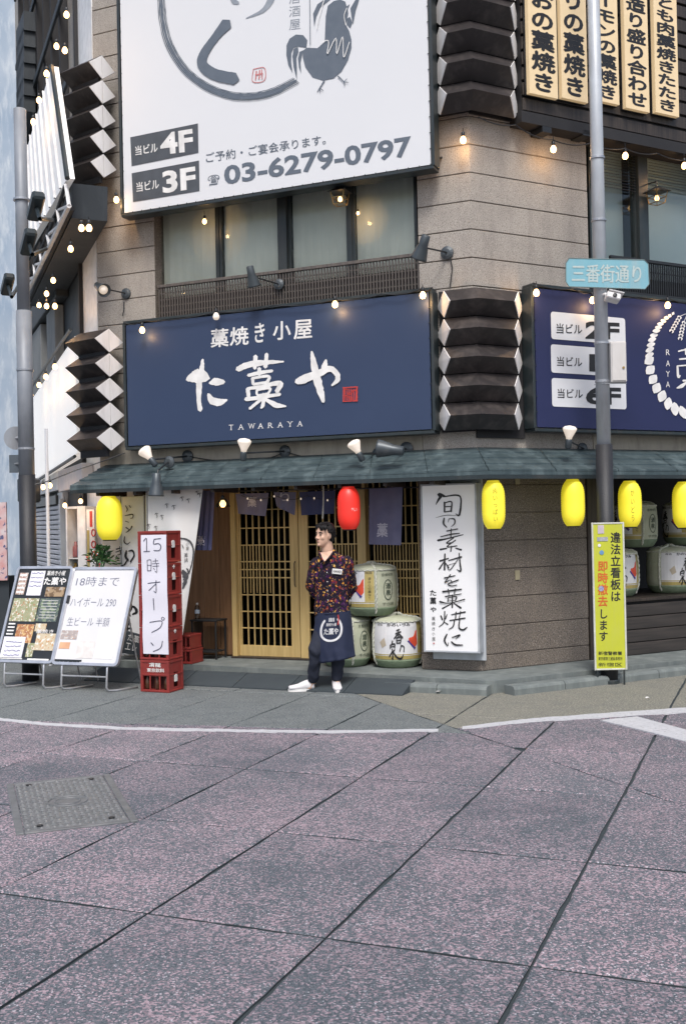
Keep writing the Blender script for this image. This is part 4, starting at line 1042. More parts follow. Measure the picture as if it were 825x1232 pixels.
part(sf, 'header', MB().box(XL(42,640), XL(76,640), -.1, .018, 2.03, 2.16), frame_teal)
single('side_post', 'flat grey metal post left of the white display cabinet', 'post', MB().bbox(XL(75,640,.0), XL(81,640,0), -.06, .05, 0, 2.2, .006), galv, L, (XL(78),0,0))
ab = thing('white_box_fixture', 'pale boxed duct above the left end of the teal awning', 'duct', L, LP(85, 575, -.02))
p, q = LP(70, 600, -.15), LP(97, 560, -.15)
part(ab, 'duct_body', MB().bbox(XL(70,575,-.15), XL(98,575,-.15), -.15, -.003, LP(80,590,-.15).z, LP(80,563,-.15).z, .01), mat('pale_grey_paint', (.55,.56,.60), .6, (.5,.51,.56)))

# ================================================================== BULBS
proto = thing('light_bulb', 'x', 'light bulb')
part(proto, 'glass', MB().lathe([(.004,-.075),(.02,-.072),(.031,-.058),(.034,-.042),(.030,-.026),(.018,-.008),(.015,0)], 12), bulbm, sm=True)
part(proto, 'socket', MB().lathe([(.017,-.004),(.019,.0),(.019,.035),(.012,.045),(.004,.05)], 10), blackm, sm=True)
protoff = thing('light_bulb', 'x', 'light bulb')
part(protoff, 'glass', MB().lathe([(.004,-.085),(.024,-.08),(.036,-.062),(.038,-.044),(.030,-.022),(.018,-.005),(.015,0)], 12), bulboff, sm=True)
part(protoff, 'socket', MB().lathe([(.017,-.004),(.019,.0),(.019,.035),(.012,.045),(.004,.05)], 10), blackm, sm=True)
used = {}
cordmb = {}
def bulb(F, px, py, y, label, cord=.10, s=1.0, off=False, group='bare bulbs strung round the building', glow=True):
    src = protoff if off else proto
    if used.get(src.name): o = copy_tree(src)
    else: o = src
    used[src.name] = 1
    w_ = F.wld(F.at(px, py, y)); o.location = w_+Vector((0,0,.04*s)); o.scale = (s,s,s); o['label'] = label; o['group'] = group
    if not off and glow:
        lgt = bpy.data.lights.get('bulb_light') or bpy.data.lights.new('bulb_light', 'POINT'); lgt.energy = 0.7; lgt.color = (1.0,.58,.25); lgt.shadow_soft_size = .02
        lo = bpy.data.objects.new('bulb_light', lgt); COL.objects.link(lo); lo.parent = o; lo.location = (0, 0, -.10)
    if cord:
        me = MB().tube([(0,0,.045),(0,0,.05+cord)], .004, 5).mesh(); me.materials.append(blackm)
        c = bpy.data.objects.new('cord', me); COL.objects.link(c); c.parent = o
    return o
bulb(M, 171, 397, YS-.10, 'lit bulb at the top left corner of the navy restaurant sign', .02)
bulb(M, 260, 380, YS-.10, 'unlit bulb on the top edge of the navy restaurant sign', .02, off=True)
bulb(M, 403, 366, YS-.10, 'lit bulb on the top edge of the navy sign, right of centre', .02)
bulb(M, 508.5, 355, YS-.10, 'lit bulb at the top right corner of the navy restaurant sign', .02)
bulb(M, 557, 168, -.15, 'lit bulb under the upper zigzag ornament at the stone corner', .03)
bulb(R, 665.5, 179, -.2, 'lit bulb under the dark soffit in front of the upper stone wall', .05)
bulb(R, 752, 187, -.2, 'lit bulb under the soffit just right of the grey pole', .05)
bulb(R, 823, 199, -.2, 'lit bulb under the soffit at the right photo edge', .05)
bulb(R, 645, 352, YS-.10, 'lit bulb at the top left corner of the floor guide sign', .03)
bulb(R, 712.5, 361, YS-.07, 'lit bulb on the floor guide sign half behind the grey pole', .03)
bulb(R, 803, 367, YS-.10, 'lit bulb above the rope ring of the floor guide sign', .05)
bulb(M, 140, 240, -.30, 'lit bulb at the lower left corner of the white billboard', .03)
bulb(M, 246, 266, -.1, 'dim bulb under the billboard before the leftmost upper window', .06, .8, glow=False)
bulb(M, 430.5, 256, .0, 'small dim bulb in front of the right upper windows', .05, .5, glow=False)
bulb(M, 97, 603, -.35, 'lit bulb under the awning above the white display cabinet', .04, .8)
bulb(M, 78, 608, -.35, 'lit bulb just left of the display cabinet top', .04, .8)
sb_ = [(80,17,'topmost bulb on the dark left facade'),(68,55,'left bulb of the pair on the dark left facade'),(78,60,'right bulb of the pair on the dark left facade'),(56,88,'bulb at the top edge of the ribbed white sign'),(47,120,'bulb midway up the ribbed white sign edge'),(40,146,'bulb lowest on the ribbed white sign edge'),
  (98,274,'left bulb of two beside the upper stone pilaster'),(107,274,'right bulb of two beside the upper stone pilaster'),(85,299,'bulb under the side canopy near its top'),(64,337,'bulb under the middle of the side canopy'),(56,353,'bulb under the side canopy, above a row of three'),
  (47,367,'leftmost bulb of the row of three under the side canopy'),(56,368,'middle bulb of the row of three under the side canopy'),(66,368,'rightmost bulb of the row of three under the side canopy'),
  (66,441,'highest bulb along the top of the blank side sign'),(55,453,'second bulb down along the blank side sign'),(47,463,'third bulb down along the blank side sign'),(37.5,475,'lowest bulb along the top of the blank side sign'),
  (43,589,'left bulb of three on the shutter fascia'),(52,586,'middle bulb of three on the shutter fascia'),(60,584,'right bulb of three on the shutter fascia')]
for px, py, lab in sb_:
    bulb(L, px, py, -.66 if 80 < py < 150 else -.45, 'lit '+lab, .03, .95, glow=False)
# pendant over the doors
o = bulb(M, 268, 606, -.42, 'lit pendant bulb in a glass shade left of the doors', .17, 1.05, group=None) if False else bulb(M, 268, 606, -.42, 'lit pendant bulb in a glass shade left of the doors', .17, 1.05)
me = fixn(MB().lathe([(.02,.02),(.05,-.01),(.075,-.06),(.078,-.075)], 14, caps=False).mesh()); me.materials.append(dglass); c = bpy.data.objects.new('glass_shade', me); COL.objects.link(c); c.parent = o
# cage lanterns
def cage(F, px, py, y, label, s=1.0):
    p = F.at(px, py, y); t = thing('cage_lantern', label, 'lantern', F, p, 'small caged lanterns at the upper windows')
    x, z = p.x, p.z; a = .075*s
    part(t, 'lantern_roof', MB().add([(x-a*1.4,y-a*1.4,z+.06),(x+a*1.4,y-a*1.4,z+.06),(x+a*1.4,y+a*1.4,z+.06),(x-a*1.4,y+a*1.4,z+.06),(x,y,z+.12*s)], [(0,1,4),(1,2,4),(2,3,4),(3,0,4),(3,2,1,0)]), blackm)
    cb_ = MB()
    for sx in (-1,1):
        for sy in (-1,1): cb_.tube([(x+sx*a,y+sy*a,z+.06),(x+sx*a*.75,y+sy*a*.75,z-.07)], .005, 4)
    for zz, k_ in ((-.07,.75),(0,.9)): cb_.tube([(x-a*k_,y-a*k_,z+zz),(x+a*k_,y-a*k_,z+zz),(x+a*k_,y+a*k_,z+zz),(x-a*k_,y+a*k_,z+zz),(x-a*k_,y-a*k_,z+zz)], .005, 4)
    part(t, 'lantern_frame', cb_, brass)
    part(t, 'bulb', MB().lathe([(.004,-.04),(.022,-.03),(.026,-.01),(.012,.02)], 10, (x,y,z)), bulbm, sm=True)
    part(t, 'arm', MB().tube([(x,y,z+.11),(x,y,z+.18),(x,y+.25,z+.2)], .007, 5), blackm)
cage(R, 790, 237, -.05, 'small black caged lantern with a lit bulb at the right upper window', 1.1)
cage(M, 409, 238, -.10, 'small brass caged lantern hanging under the billboard centre')

# ================================================================== CLAMP SPOTLIGHTS
spm = mat('spot_shade', (.07,.085,.095), .4, (.05,.062,.072), 6, 1, metal=.3, dirt=((.2,.2,.2), .3))
def spot(F, bp, by, hp, hy, aim, label, kind='shade', m=spm, s=1.0, lit=False, mid=None):
    b = F.at(*bp, by); h = F.at(*hp, hy); t = thing('clamp_spotlight', label, 'spotlight', F, b, 'clamp spotlights on the shop front')
    part(t, 'base_plate', MB().lathe([(.055*s,0),(.055*s,.018),(.03*s,.03)], 14).tf(Matrix.Translation(b) @ Matrix.Rotation(math.radians(90), 4, 'X')), m, sm=False)
    pts = [b+Vector((0,-.03,0))]+([F.at(*mid[0], mid[1])] if mid else [])+[h]
    part(t, 'arm', MB().tube(pts, .008*s, 6), blackm)
    d = Vector(aim).normalized(); q = d.to_track_quat('Z', 'Y').to_matrix().to_4x4(); Mx = Matrix.Translation(h) @ q
    if kind == 'shade':
        part(t, 'lamp_shade', MB().lathe([(.028*s,-.10*s),(.035*s,-.095*s),(.040*s,-.02*s),(.052*s,.02*s),(.066*s,.085*s),(.070*s,.10*s),(.064*s,.10*s),(.048*s,.02*s)], 16, caps=True).tf(Mx), m, sm=True)
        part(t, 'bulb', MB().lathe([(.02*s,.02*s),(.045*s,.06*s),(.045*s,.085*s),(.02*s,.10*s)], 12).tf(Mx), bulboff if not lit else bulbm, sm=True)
    else:                                       # bare reflector lamp
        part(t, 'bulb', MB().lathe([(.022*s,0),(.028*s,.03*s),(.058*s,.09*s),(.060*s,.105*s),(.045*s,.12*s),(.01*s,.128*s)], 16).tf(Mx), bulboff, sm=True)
        part(t, 'socket', MB().lathe([(.018*s,-.07*s),(.028*s,-.06*s),(.028*s,.0),(.024*s,.015*s)], 12).tf(Mx), m, sm=True)
    return t
def _tf(s, Mx): s.v = [Mx @ v for v in s.v]; return s
MB.tf = _tf
spot(M, (152,353), -.005, (121,346), -.36, (.5,-.3,-.28), 'dark shaded clamp spotlight on the left upper stone pilaster', s=1.15)
spot(M, (336,342), .03, (303,332), -.42, (.02,.35,-.8), 'dark shaded clamp spotlight before the upper window lattice', s=1.1)
spot(M, (538,304), -.005, (508,297), -.42, (-.32,.2,-.6), 'dark shaded clamp spotlight on the right upper stone pilaster', s=1.25)
spot(M, (226,549), -.006, (182,553), -.5, (-.4,-.1,.55), 'tilted reflector spotlight under the left end of the navy sign', 'bulb', s=1.3)
spot(M, (343,543), -.006, (293,545), -.5, (.15,-.1,.9), 'upright reflector spotlight under the middle of the navy sign', 'bulb', s=1.25)
spot(M, (455,546), -.006, (432,546), -.5, (-.35,-.2,.8), 'white reflector spotlight under the right part of the navy sign', 'bulb', s=1.2)
spot(M, (489,540), -.006, (470,541), -.55, (-.85,-.1,.12), 'flat shaded spotlight under the right end of the navy sign', s=1.35)
spot(R, (700,540), -.006, (684,530), -.5, (.0,-.15,.9), 'grey reflector spotlight under the floor guide sign', 'bulb', s=1.2)
spot(M, (204,556), -.3, (188,583), -.85, (-.05,.0,-1), 'dark shaded lamp hanging on a thin wire over the crate tower', s=1.25, mid=((190,566), -.8))
for i, (hx, hy, bx_, by_, lab) in enumerate(((43,248,66,264,'upper'),(34,291,58,298,'middle'),(9,342,30,330,'lower'))):
    h = LP(hx, hy, -1.0); b = LP(bx_, by_, -.45); t = thing('floodlight', 'dark %s floodlight on an arm over the left side street' % lab, 'floodlight', L, b, 'floodlights over the left side street')
    part(t, 'arm', MB().tube([b, LP(hx+5, hy+15, -1.0), h], .022, 6), frame_teal)
    d = Vector((.9,.1,.55)).normalized(); Mx = Matrix.Translation(h) @ d.to_track_quat('Z','Y').to_matrix().to_4x4()
    part(t, 'lamp_head', MB().bbox(-.06,.06,-.05,.05,-.16,.16,.02).tf(Mx), frame_teal)

# ================================================================== LANTERNS
def lantern(F, px, py, y, wpx, hpx, m, label, marks=None, group=None):
    p = F.at(px, py, y); dep = F.wld(p).y; R0 = wpx*.5/FPX*dep; H = hpx/FPX*dep
    t = thing('paper_lantern', label, 'lantern', F, p, group)
    n = 40; prof = []
    for i in range(n+1):
        f = i/n; a = (f-.5)*2; r = R0*(1-abs(a)**4.2*.42)*(1-.02*a*a) - (.0035 if i % 2 else 0)
        prof.append((r, (f-.5)*H*.94))
    part(t, 'paper_shade', MB().lathe(prof, 24, p), m, sm=True)
    for sg in (-1,1): part(t, 'end_ring', MB().lathe([(R0*.50,sg*H*.47-.012),(R0*.52,sg*H*.47-.008),(R0*.52,sg*H*.47+.012),(R0*.42,sg*H*.47+.016)], 20, p), blackm if sg < 0 else m)
    part(t, 'hanging_wire', MB().tube([p+Vector((-R0*.4,0,H*.48)), p+Vector((0,0,H*.48+.05)), p+Vector((R0*.4,0,H*.48))], .003, 4).tube([p+Vector((0,0,H*.48+.05)), p+Vector((0,0,H*.48+.11))], .003, 4), blackm)
    if marks:
        chars, ang, ink, cw_, top, bot, vert = marks; mb = MB()
        def mpp(u, v):
            a = math.radians(ang)+(u-.5)*cw_/R0; zz = top+(bot-top)*v
            return p+Vector((math.sin(a)*(R0+.002), -math.cos(a)*(R0+.002), zz*H))
        letters(mb, chars, mpp, 0, vert); part(t, 'lettering', mb, ink)
    return t
oliveink = mat('olive_ink', (.32,.28,.02), .6)
lantern(R, 593.5, 608, -.5, 28.5, 60, yellowl, 'yellow paper lantern right of the calligraphy light box', ('肉いっぱい', -28, oliveink, .055, .36, -.34, True), 'yellow paper lanterns under the awning')
lantern(R, 689, 605.5, -.5, 28.5, 58, yellowl, 'plain yellow paper lantern on the stone wall left of the pole', None, 'yellow paper lanterns under the awning')
lantern(R, 757.5, 607, -.5, 28, 57, yellowl, 'yellow paper lantern just right of the black pole', ('かいどう', -30, oliveink, .05, .34, -.38, True), 'yellow paper lanterns under the awning')
lantern(R, 823, 608, -.5, 28.5, 57, yellowl, 'yellow paper lantern at the right photo edge', None, 'yellow paper lanterns under the awning')
lantern(M, 131.5, 624, -.5, 31.5, 54, yellowl, 'yellow paper lantern at the left end above the potted plant', None, 'yellow paper lanterns under the awning')
lantern(M, 419.5, 612, -.5, 28, 53, redl, 'red paper lantern hanging over the man', ('やしい', 52, whiteink, .07, .02, -.06, False))

# ================================================================== NOREN CURTAINS
def cloth(name, label, F, y, tl, tr, br, bl, m, amp=.012, waves=3, cat='noren', group=None, mark=None, nx=24, nz=14, inkm=None, sag=0):
    q = quad(F, 0, tl, tr, br, bl); c = F.at(*tl, y)
    def S(u, v):
        a = F.at(*[ (tl[i]*(1-u)+tr[i]*u)*(1-v)+(bl[i]*(1-u)+br[i]*u)*v for i in (0,1)], y)
        a.y += amp*math.sin(u*waves*2*math.pi+1.1)*(.25+.75*v)+amp*.5*math.sin(u*7.3+v*3)*v; a.z -= sag*math.sin(u*math.pi)*(1-v); return a
    t = thing(name, label, cat, F, c, group); mb = MB(); th = .004
    vs = [S(i/nx, j/nz) for j in range(nz+1) for i in range(nx+1)]
    n = len(vs); fs = [(j*(nx+1)+i, j*(nx+1)+i+1, (j+1)*(nx+1)+i+1, (j+1)*(nx+1)+i) for j in range(nz) for i in range(nx)]
    vs2 = [v+Vector((0,th,0)) for v in vs]; mb.add(vs+vs2, fs+[tuple(k+n for k in f[::-1]) for f in fs])
    link('cloth_panel', mb.mesh(BASE[t.name], True), t, m)
    if mark:
        lb_ = MB()
        for (ch, u0, v0, u1, v1, b) in mark: letters(lb_, ch, lambda u, v, a=(u0,v0,u1,v1): S(a[0]+(a[2]-a[0])*u, a[1]+(a[3]-a[1])*v)+Vector((0,-.006,0)), b)
        part(t, 'lettering', lb_, inkm or mat('pale_blue_ink', (.50,.50,.58), .8))
    return t, S
YN = .12
pin = mat('pale_blue_ink', (.52,.52,.60), .8)
NG = 'navy noren curtains hung over the entrance'
cloth('noren_curtain', 'dark navy noren strip beside the white cloth banner', M, YN-.3, (240,590), (258,590), (254,662), (234,662), cloth_n, mark=[('藁',.1,.76,.62,.92,.0)], group=NG, inkm=pin)
cloth('noren_curtain', 'short noren panel with white character over the left door', M, YN, (283,594), (323,593), (319,621), (286,618), cloth_n2, mark=[('藁',.38,.16,.66,.62,.02)], group=NG, inkm=pin, waves=2)
cloth('noren_curtain', 'short noren panel with half a white crest over the door edge', M, YN+.02, (329,592), (356,592), (354,620), (332,609), cloth_n2, mark=[('り',.30,.05,.72,.48,.02)], group=NG, inkm=pin, waves=2)
cloth('noren_curtain', 'wide short noren panel above the man', M, YN, (360,592), (403,590), (401,618), (362,620), cloth_n, group=NG, waves=3)
cloth('noren_curtain', 'long faded noren panel with white character right of the red lantern', M, YN-.1, (444,588), (484,586), (482,656), (443,655), cloth_n2, mark=[('藁',.28,.62,.58,.86,.02)], group=NG, inkm=pin, waves=2)
a, b = M.at(232, 592, YN+.03), M.at(510, 586, YN+.03)
single('curtain_rod', 'thin dark rod carrying the noren curtains over the entrance', 'rod', MB().tube([a, b], .009, 6), blackm, M, a)
for i in range(9):
    p = M.at(292+i*13.5 + (i>4)*8, 597+4*math.sin(i*1.7), YN-.06)
h0 = M.at(389, 585, -.2); h1 = M.at(388, 624, -.2)
single('hanging_rope', 'thin tan rope hanging from the eave above the man', 'rope', MB().tube([h0, h0.lerp(h1,.5)+Vector((.004,0,0)), h1], [.009,.007,.010], 6), rope, M, h0)
lt = thing('fairy_lights', 'short string of tiny lights across the noren over the doors', 'string lights', M, M.at(325,600,YN-.05))
pp = [M.at(290+i*8, 596+5*abs(math.sin(i*.62)), YN-.05) for i in range(15)]
part(lt, 'cord', MB().tube(pp, .004, 4), blackm)
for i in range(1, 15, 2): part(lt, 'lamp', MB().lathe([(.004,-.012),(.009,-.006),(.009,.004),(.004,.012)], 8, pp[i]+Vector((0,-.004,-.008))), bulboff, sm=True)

# ================================================================== BANNERS LEFT
# tall white calligraphy panel
t = thing('calligraphy_panel', 'tall white panel with black brush writing behind the menu boards', 'sign', M, M.at(160, 790, -.1))
yp = -.15
x0, x1, z0, z1 = M.at(147,700,yp).x, M.at(174.5,700,yp).x, M.at(160,788,yp).z, M.at(160,597,yp).z
part(t, 'sign_face', MB().bbox(x0, x1, yp, yp+.05, z0, z1, .004), vinyl)
part(t, 'sign_frame', MB().box(x0-.015,x0-.001,yp-.01,yp+.06,z0-.01,z1+.01).box(x1+.001,x1+.012,yp-.01,yp+.06,z0-.01,z1+.01), galv)
cb = MB(); mp = crop(M, yp-.003, 70, 580, 4.583)
brush(cb, [[(372,130,4),(382,150,7),(376,165,3)],[(392,128,4),(400,140,6)],[(370,185,4),(410,178,6),(412,196,4),(398,200,3)],[(372,215,5),(390,222,3)],[(375,250,7),(392,262,4)],[(408,244,8),(398,262,4),(375,278,4)],[(368,300,5),(366,330,7),(382,342,5),(398,330,3)],[(385,272,6),(398,262,6)],
 [(322,370,8),(352,362,4)],[(320,386,6),(352,376,4)],[(340,355,4),(346,395,6),(330,402,5)],[(325,405,4),(322,420,7),(340,422,5)],
 [(378,378,9),(374,410,14),(388,432,10)],[(392,380,8),(412,378,10),(420,405,8),(400,440,8)],[(386,420,5),(370,452,7),(352,462,7)],
 [(404,560,4),(410,600,5),(408,610,3)],[(398,650,6),(404,690,12),(392,720,10),(398,740,6)],[(388,685,8),(420,690,12),(432,716,16),(410,730,8)],
 [(368,792,10),(400,780,7)],[(385,762,9),(380,822,12),(366,836,6)],[(372,808,6),(400,806,7)]], mp, rag=.12)
part(t, 'lettering', cb, blackink)
# white cloth banner with swallows
t, S_ = cloth('cloth_banner', 'white tapering cloth banner with swallows and a brushed circle behind the crate tower', M, -.42, (177,589), (244,584.5), (219,765), (178,790), clothw, .03, 1.2, 'banner', sag=.02)
def BP(px, py):   # photo point on the cloth
    v = (py-587)/(775-587); u = 0
    xl_ = 177+v*1; xr = 244-25*v; return S_((px-xl_)/(xr-xl_), v)+Vector((0,-.007,0))
cb = MB(); mp = lambda a, b: BP(70+a/4.583, 580+b/4.583)
for (x, y) in ((495,215),(535,228),(540,160),(572,172),(600,112),(640,124),(684,82),(716,98),(765,62),(776,76)):
    brush(cb, [[(x-8,y+2,2),(x,y-4,3.5),(x+14,y-2,1.5)],[(x,y-3,3),(x+6,y+12,3.5),(x+2,y+20,1.5)]], mp, rag=.2)
brush(cb, [[(676,310,7),(706,325,9),(728,352,9),(742,395,10),(740,440,9),(732,480,8),(716,530,7)]], mp, rag=.2)
brush(cb, [[(682,500,14),(690,520,22),(698,545,26),(690,580,20),(682,605,8)],[(704,496,6),(712,516,8),(706,560,6)],[(684,350,3),(690,372,4)]], mp, rag=.4)
letters(cb, '藁焼', lambda u, v: mp(690+22*u, 400+60*v), 0, True); letters(cb, '小屋', lambda u, v: mp(700+18*u, 340+50*v), 0, True)
part(t, 'print', cb, mat('soft_black_print', (.07,.07,.075), .8))
tp = M.at(176,586,-.42); part(t, 'banner_pole', MB().tube([M.at(176,582,-.4), M.at(177,800,-.4)], .008, 6), alu)
# small black board
t = thing('small_blackboard', 'small dark chalk board leaning low behind the menu boards', 'board', M, M.at(158,790,-.5))
cs = [M.at(*q, -.5) for q in ((151,759),(172,765),(168,789),(146,786))]
part(t, 'board', MB().prism([(p.x,p.z) for p in cs], -.5, -.47), mat('slate_board', (.045,.055,.065), .7))
lb = MB(); letters(lb, 'た藁', quad(M, -.504, (155,762), (168,766), (167,774), (153,771)), .0); letters(lb, 'エレ', quad(M, -.504, (152,772), (165,775), (164,784), (150,782)), .0); part(t, 'lettering', lb, whiteink)

# white display cabinet & posters
t = thing('display_cabinet', 'white glazed display cabinet with posters at the left end of the shop', 'cabinet', M, M.at(100, 780, .0))
ya = -.02
x0, x1, x2 = M.at(79.5,650,ya).x, M.at(93,650,ya).x, M.at(103,650,ya).x; z0, z1 = .13, M.at(95,609,ya).z
part(t, 'cabinet_body', MB().bbox(x1+.001, x2, ya, .4, z0, z1, .005), white)
part(t, 'cabinet_frame', MB().bbox(x0,x1,ya+.33,.4,z0,z1,.005).box(x0,x0+.02,ya,ya+.33,z0,z1).box(x0+.02,x1,ya,ya+.33,z1-.03,z1-.001).box(x0+.02,x1,ya,ya+.33,z0,z0+.06), white)
for i, zz in enumerate((.8, 1.05, 1.3)):
    part(t, 'shelf', MB().box(x0+.021, x1-.001, ya+.02, ya+.33, zz, zz+.012), white)
for i, (fx, zz, c_) in enumerate(((.25,1.06,(.5,.3,.06)),(.7,1.06,(.15,.3,.1)),(.3,1.32,(.3,.1,.1)),(.72,1.32,(.1,.2,.35)),(.5,.82,(.2,.35,.3)))):
    part(t, 'goods', MB().lathe([(.035,0),(.038,.02),(.036,.12),(.018,.15),(.016,.19)], 10, (x0+(x1-x0)*fx, ya+.12, zz)), mat('goods_print', c_, .4), sm=True)
t = thing('poster', 'narrow red and white poster beside the display cabinet', 'poster', M, M.at(110,700,-.05))
a, b = M.at(104,613,-.05), M.at(114.5,680,-.05)
part(t, 'poster_sheet', MB().box(a.x,b.x,-.05,-.04,.3,a.z), vinyl)
part(t, 'red_stripe', MB().box(M.at(108,620,-.05).x,M.at(111,620,-.05).x,-.054,-.0505,M.at(108,634,-.05).z,M.at(108,615,-.05).z), redink)
part(t, 'gold_strip', MB().box(a.x+.002,M.at(107.5,640,-.05).x,-.054,-.0505,.6,M.at(105,638,-.05).z), gold)
rb_ = MB()
for py in (641, 655, 668): 
    c = M.at(112.5,py,-.054); rb_.tube([c+Vector((.028*math.cos(k*.5236),0,.04*math.sin(k*.5236))) for k in range(13)], .008, 5)
part(t, 'red_ring', rb_, redink)

# potted plant
t = thing('potted_plant', 'leafy green potted plant with red berries under the left yellow lantern', 'plant', M, M.at(122,700,-.45))
pc = M.at(121, 668, -.45); rnd = random.Random(4)
part(t, 'pot', MB().lathe([(.075,pc.z-.42),(.11,pc.z-.22),(.115,pc.z-.2),(.10,pc.z-.2)], 18, (pc.x,pc.y,0)), mat('clay_pot', (.09,.05,.035), .8), sm=True)
part(t, 'stand', MB().bbox(pc.x-.13,pc.x+.13,pc.y-.13,pc.y+.13,0.125,pc.z-.421,.01), darkwood)
leafm = mat('leaf_green', (.045,.13,.045), .5, (.025,.08,.03), 20, 1); leaf2 = mat('leaf_light', (.10,.22,.07), .5, (.06,.15,.05), 20, 1)
lg = (MB(), MB())
stems = MB()
for i in range(150):
    a = rnd.uniform(0, 6.28); el = rnd.uniform(-.3, 1.4); r = rnd.uniform(.05,.17)
    c = Vector((pc.x+math.cos(a)*math.cos(el)*r*1.05, pc.y+math.sin(a)*math.cos(el)*r, pc.z-.08+math.sin(el)*r*.95))
    d = (c-Vector((pc.x,pc.y,pc.z-.2))).normalized(); d = (d+Vector((rnd.uniform(-.5,.5),rnd.uniform(-.5,.5),rnd.uniform(-.9,.2)))).normalized()
    ln = rnd.uniform(.05,.11); wd = ln*.26; sd_ = d.cross(Vector((0,0,1))).normalized(); nn = sd_.cross(d)
    lg[i % 2].add([c, c+d*ln*.5+sd_*wd+nn*.006, c+d*ln-Vector((0,0,ln*.25)), c+d*ln*.5-sd_*wd+nn*.006], [(0,1,2),(0,2,3)])
for k in range(9):
    a = k*.7; stems.tube([(pc.x,pc.y,pc.z-.22),(pc.x+math.cos(a)*.06,pc.y+math.sin(a)*.06,pc.z-.05),(pc.x+math.cos(a)*.11,pc.y+math.sin(a)*.11,pc.z+.05)], .004, 5)
part(t, 'stems', stems, leafm, kind='stuff'); part(t, 'foliage', lg[0], leafm, kind='stuff'); part(t, 'foliage', lg[1], leaf2, kind='stuff')
for i in range(14):
    c = pc+Vector((rnd.uniform(-.10,.10), -.14, rnd.uniform(-.13,.06))); part(t, 'berry', MB().lathe([(.001,-.009),(.008,-.004),(.009,.002),(.001,.009)], 8, c), redink if i % 3 else whiteink, sm=True)

# ================================================================== A-FRAME BOARDS
FA = Frame(-2.43, 10.93, -21)
def aboard(name, label, tl, tr, br, bl, face, cat='menu board'):
    a, b = FA.at(*bl, 0), FA.at(*br, 0); x0, x1 = a.x, b.x; zb = (a.z+b.z)/2
    tx = FA.at(*tl, 0).x; dy = (tx-x0)/.66; zt = FA.at(*tl, dy).z
    ln = math.hypot(dy, zt-zb); ang = math.atan2(dy, zt-zb)
    t = thing(name, label, cat, FA, ((x0+x1)/2, 0, 0))
    e_ = Vector((0, math.sin(ang), math.cos(ang))); n_ = Vector((0, -math.cos(ang), math.sin(ang)))
    def S(u, v, o=0): return Vector((x0+(x1-x0)*u, 0, zb))+e_*(ln*(1-v))+n_*o
    def plate(mb, u0, u1, v0, v1, o0, o1):
        mb.add([S(u0,v0,o0),S(u1,v0,o0),S(u1,v1,o0),S(u0,v1,o0),S(u0,v0,o1),S(u1,v0,o1),S(u1,v1,o1),S(u0,v1,o1)], [(0,1,2,3),(7,6,5,4),(0,4,5,1),(1,5,6,2),(2,6,7,3),(3,7,4,0)])
    mb = MB(); plate(mb, .03,.97,.02,.98,-.01,.008); part(t, 'board_face', mb, face)
    mb = MB(); W_ = x1-x0; r = .05
    def rr(o, ins):
        out = []
        for (cu, cv, a0) in ((1,0,90),(0,0,180),(0,1,270),(1,1,0)):
            for k in range(6):
                aa = math.radians(a0+18*k)
                du = (r-ins)*math.cos(aa); dv = (r-ins)*math.sin(aa)
                out.append(S(cu,cv,o)+Vector((1,0,0))*((du-(r if cu else -r)))+e_*((dv-(r if cv == 0 else -r))))
        return out
    # reorder angles: walk the rounded rectangle
    pts = []
    for (cu, cv, a0) in ((1,0,0),(0,0,90),(0,1,180),(1,1,270)):
        for k in range(6):
            aa = math.radians(a0+18*k)
            pts.append((S(cu,cv)+Vector((1,0,0))*(-r if cu else r)+e_*(-r if cv == 0 else r), math.cos(aa), math.sin(aa)))
    ring = lambda rad, o: [p+Vector((1,0,0))*c*rad+e_*s_*rad+n_*o for p, c, s_ in pts]
    A, B2, C2, D2 = ring(r,-.018), ring(r,.018), ring(r-.030,.018), ring(r-.030,.009); n = len(pts)
    mb.add(A+B2+C2+D2, [(j*n+i, j*n+(i+1)%n, (j+1)*n+(i+1)%n, (j+1)*n+i) for j in range(3) for i in range(n)]); part(t, 'board_frame', mb, alu)
    for u in (.16, .84):
        q = S(u, 1, 0); f = Vector((q.x, -.10, .012)); part(t, 'leg', MB().tube([S(u,.93,-.02), q+Vector((0,-.0,-.02)), Vector((q.x, -.02, .05)), Vector((q.x+.01,-.0,.015)), Vector((q.x+.06,.05,.012)), Vector((q.x+.17,.30,.012))], .0115, 8), alu if u < 5 else blackm, sm=True)
        part(t, 'rear_leg', MB().tube([S(u,.25,-.02), Vector((q.x,.55,.3)), Vector((q.x+.02,.62,.012))], .010, 7), alu)
    part(t, 'cross_bar', MB().tube([Vector((S(.16,1).x,-.01,.155)), Vector((S(.84,1).x,-.01,.155))], .009, 7), alu)
    return t, S, plate
def food(name, cols, s=9):
    m = mat(name, cols[0], .4, cols[1], s, 1.3, speck=[(cols[2], s*2.2, .54), (cols[3], s*3.5, .60)]); return m
blk = mat('printed_black', (.025,.028,.03), .35)
t, S, plate = aboard('menu_board', 'black A-frame menu board with food photos, left of the whiteboard', (18,682), (86,681), (64,799), (-5,797), blk)
F1 = food('food_photo_salad', ((.42,.40,.28),(.20,.24,.10),(.62,.60,.50),(.40,.18,.08)), 14); F2 = food('food_photo_dark', ((.10,.13,.12),(.06,.08,.08),(.20,.25,.16),(.3,.3,.25)), 10); F3 = food('food_photo_meat', ((.48,.24,.10),(.28,.10,.05),(.62,.42,.20),(.7,.62,.5)), 14)
F4 = food('food_photo_dish', ((.62,.55,.42),(.45,.35,.2),(.75,.72,.65),(.5,.25,.1)), 12)
def pl_(nm, u0, u1, v0, v1, m, o=.0125): mb = MB(); plate(mb, u0, u1, v0, v1, .0085, o); return part(t, nm, mb, m)
